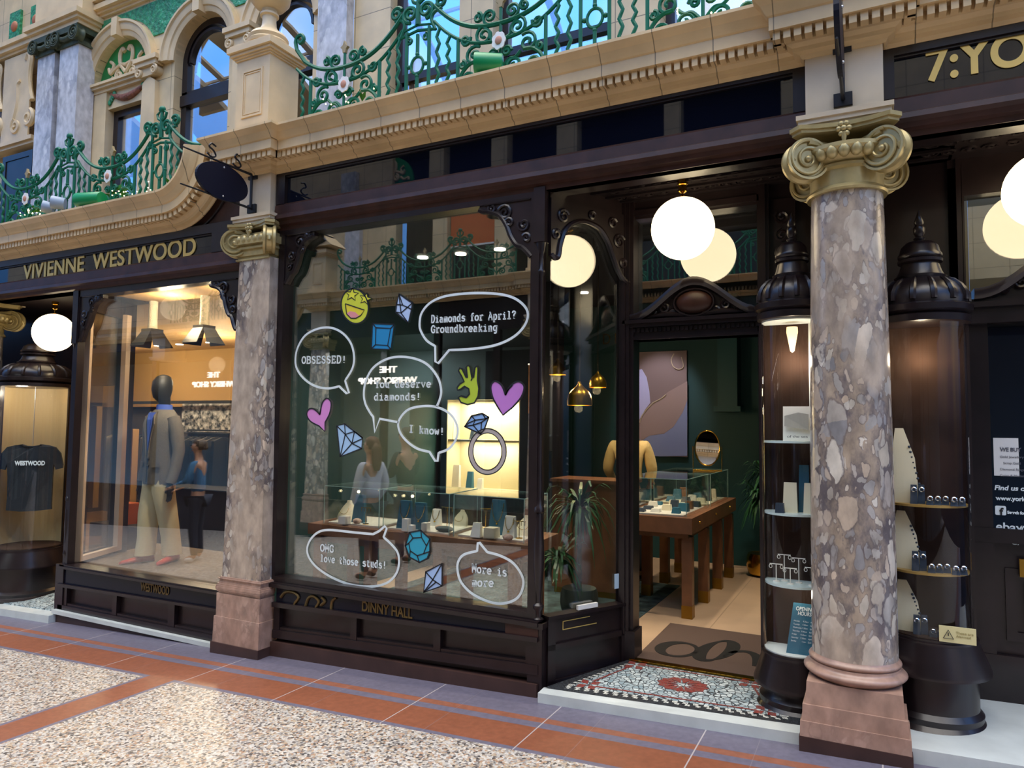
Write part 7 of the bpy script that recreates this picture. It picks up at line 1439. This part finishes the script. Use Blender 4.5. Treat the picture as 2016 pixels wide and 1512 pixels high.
def figure(label,x,y,z,facing,H,top,legs,hair,arms,sleeve='long',hairlong=False,shoes='black',prop=None,jacket=None):
    root=thing('person',label,'person',(x,y,z)); k=H/1.75; fx=V((math.cos(facing),math.sin(facing),0)); fr=V((-fx.y,fx.x,0))  # fx right, fr front
    def L(a,b,c): return V((x,y,z))+(fx*a+fr*b+V((0,0,c)))*k
    n={'pelvis':(L(0,0,.96),(.14*k,.10*k)),'waist':(L(0,0,1.10),(.125*k,.095*k)),'chest':(L(0,.01,1.30),(.15*k,.11*k)),'nb':(L(0,-.01,1.45),(.07*k,.065*k)),'neck':(L(0,.01,1.52),.052*k),'jaw':(L(0,.035,1.59),(.058*k,.07*k)),'head':(L(0,.02,1.66),(.075*k,.092*k)),'crown':(L(0,.01,1.725),(.058*k,.07*k)),'nose':(L(0,.125,1.635),.013*k)}
    e=[('pelvis','waist'),('waist','chest'),('chest','nb'),('nb','neck'),('neck','jaw'),('jaw','head'),('head','crown'),('head','nose')]
    for s,t in ((-1,'l'),(1,'r')):
        n['ear'+t]=(L(s*.088,.005,1.645),.014*k); e.append(('head','ear'+t))
        el,wr=arms[0 if s<0 else 1]
        n.update({'sh'+t:(L(s*.175,-.005,1.41),.062*k),'el'+t:(L(*el),.043*k),'wr'+t:(L(*wr),.028*k)})
        e+=[('chest','sh'+t),('sh'+t,'el'+t),('el'+t,'wr'+t)]
        d=(V(wr)-V(el)).normalized(); pal=V(wr)+d*.075; side=V((0,0,1)).cross(d)
        side=side.normalized() if side.length>.2 else V((1,0,0))
        n['pa'+t]=(L(*pal),(.034*k,.018*k)); e.append(('wr'+t,'pa'+t))
        for j in range(4):
            o=side*(.018*(j-1.5)); q1=pal+d*.045+o; q2=q1+d*(.035+.006*(1.5-abs(j-1.5)))+V((0,0,-.012)); n['f%d'%j+t]=(L(*q1),.0095*k); n['g%d'%j+t]=(L(*q2),.008*k); e+=[('pa'+t,'f%d'%j+t),('f%d'%j+t,'g%d'%j+t)]
        q=V(wr)+d*.04-side*s*.035; q2=q+d*.04-side*s*.01; n['th'+t]=(L(*q),.011*k); n['ti'+t]=(L(*q2),.009*k); e+=[('wr'+t,'th'+t),('th'+t,'ti'+t)]
        n.update({'hip'+t:(L(s*.085,0,.88),.085*k),'kn'+t:(L(s*.095,.02,.5),.058*k),'an'+t:(L(s*.10,-.02,.09),.04*k),'to'+t:(L(s*.11,.12,.035),(.036*k,.028*k))})
        e+=[('pelvis','hip'+t),('hip'+t,'kn'+t),('kn'+t,'an'+t),('an'+t,'to'+t)]
    bn=dict(n)
    for q,f in (('pelvis',.78),('waist',.78),('chest',.78),('shl',.82),('shr',.82),('ell',.9),('elr',.9),('hipl',.8),('hipr',.8),('knl',.85),('knr',.85)):
        r=n[q][1]; bn[q]=(n[q][0],tuple(v*f for v in r) if isinstance(r,tuple) else r*f)
    skin('body',bn,e,M['skin'],root)
    g=lambda keys,add,ed: ({q:(n[q][0],tuple(v+add for v in n[q][1]) if isinstance(n[q][1],tuple) else n[q][1]+add) for q in keys},ed)
    tk=['chest','waist','pelvis','nb','shl','shr','ell','elr']; te=[('chest','waist'),('waist','pelvis'),('chest','nb'),('chest','shl'),('chest','shr'),('shl','ell'),('shr','elr')]
    if sleeve=='long': tk+=['wrl','wrr']; te+=[('ell','wrl'),('elr','wrr')]
    N_,E_=g(tk,.017*k,te); 
    if sleeve=='long':
        for t in 'lr': N_['wr'+t]=(n['wr'+t][0],.037*k)
    N_['nb']=(n['nb'][0]-V((0,0,.02)),(.075*k,.07*k)); skin('top_garment',N_,E_,top,root)
    N_,E_=g(['pelvis','hipl','knl','anl','hipr','knr','anr'],.014*k,[('pelvis','hipl'),('hipl','knl'),('knl','anl'),('pelvis','hipr'),('hipr','knr'),('knr','anr')]); skin('trousers',N_,E_,legs,root)
    for t in 'lr': skin('shoe',{'a':(n['an'+t][0]-V((0,0,.035*k)),.052*k),'b':((n['an'+t][0]+n['to'+t][0])/2-V((0,0,.01)),(.046*k,.042*k)),'c':(n['to'+t][0]+V((0,0,.004)),(.044*k,.032*k))},[('a','b'),('b','c')],M[shoes],root)
    mb=MB(); q=MB(); q.sphere((0,0,0),1,24,16); q.v=[V((p.x*.086,p.y*.108-.004-(.02 if p.z<-.2 else 0),1.672+p.z*.098)) for p in q.v]
    fs=[f for f in q.f if not (sum(q.v[i].y for i in f)/len(f)>.035 and sum(q.v[i].z for i in f)/len(f)<1.712) and sum(q.v[i].z for i in f)/len(f)>(1.60)]
    mb.add([L(p.x,p.y,p.z) for p in q.v],fs)
    if hairlong: mb.loft([[L(w*math.cos(t),-.075-.004*j+d*math.sin(t),z) for t in [2*PI*i/14 for i in range(14)]] for j,(z,w,d) in enumerate(((1.70,.05,.03),(1.62,.088,.042),(1.52,.095,.04),(1.42,.085,.032),(1.34,.05,.016)))])
    mb.build('hair',hair,root,80)
    mb=MB()
    for s in (-1,1): mb.sphere(L(s*.034,.105,1.665),.011*k,8,6)
    mb.build('eyes',M['black'],root,60); mb=MB(); mb.sphere(L(0,.105,1.588),.02*k,10,6,(1,.4,.35)); mb.build('lips',mat('lips',hexc('a5605a'),rough=.5),root,60)
    return root,L
fw=math.radians
H1=mat('dark_brown_hair',hexc('3a2a20'),rough=.6); H2=mat('auburn_hair',hexc('6a4630'),rough=.6)
ycl=mat('cream_yellow_shirt',hexc('d9be83'),rough=.85,bump=.5,bscale=16)
figure('shop assistant in a cream shirt standing behind the reception desk, turned away',-2.30,7.2,.03,fw(10),1.74,ycl,mat('navy_trousers',(.01,.012,.02),rough=.8),H1,(((-.235,.02,1.14),(-.20,.20,1.02)),((.235,.02,1.14),(.20,.20,1.02))))
# passers-by in the arcade, seen in the windows as reflections
navy_c=mat('black_jacket',(.008,.009,.013),rough=.8); jeans=mat('dark_jeans',hexc('23293a'),rough=.8)
figure('woman with long auburn hair in a white top and dark trousers in the arcade',-5.35,1.6,gz(-5.35),fw(90),1.66,mat('white_top',hexc('c9cfe0'),rough=.8),jeans,H2,(((-.23,-.06,1.15),(-.21,.10,.92)),((.23,.02,1.15),(.21,.12,.92))),hairlong=True)
pr_,Lm=figure('man in a black jacket looking at his phone in the arcade',-5.55,.62,gz(-5.55),fw(95),1.78,navy_c,jeans,H1,(((-.24,.04,1.15),(-.10,.28,1.16)),((.24,.04,1.15),(.10,.28,1.16))))
mb=MB(); c=Lm(0,.36,1.20); mb.box(c.x-.04,c.x+.04,c.y-.07,c.y+.07,c.z-.004,c.z+.006); tag(mb.build('mobile_phone',M['black'],None),'black phone held by the man in the black jacket','phone')
figure('person in a blue jacket and dark jeans in the arcade',-8.5,1.45,gz(-8.5),fw(60),1.70,mat('blue_jacket',hexc('3f6f96'),rough=.8),jeans,H1,(((-.24,.06,1.15),(-.16,.28,1.05)),((.24,.06,1.15),(.16,.28,1.08))),shoes='white')
figure('photographer in a pale blue shirt standing across the arcade with hands raised',0,-.52,gz(0),0,1.76,mat('pale_blue_shirt',hexc('8fa6c4'),rough=.8),jeans,H1,(((-.25,.10,1.16),(-.09,.30,1.40)),((.25,.10,1.16),(.09,.30,1.40))))
# dull gold curls at the end of the dark strip under the stickered window
gs=thing('gold_curls','dull gold curls at the pilaster end of the dark strip under the stickered window','ornament',(at(610,1185,4.11).x,4.11,at(610,1185,4.11).z),kind='thing')
for P in (((553,1176),(562,1166),(578,1166),(588,1176),(580,1190),(588,1198)),((601,1198),(607,1178),(618,1174),(628,1184),(622,1196)),((632,1192),(640,1184),(634,1176)),((662,1176),(654,1184),(652,1202))):
    mb=MB(); mb.tube([V((p.x,4.108,p.z)) for p in spline([tuple(at(*q,4.108)) for q in P],5)],.012,6); mb.build('scroll',M['worn_gilt'],gs,60)
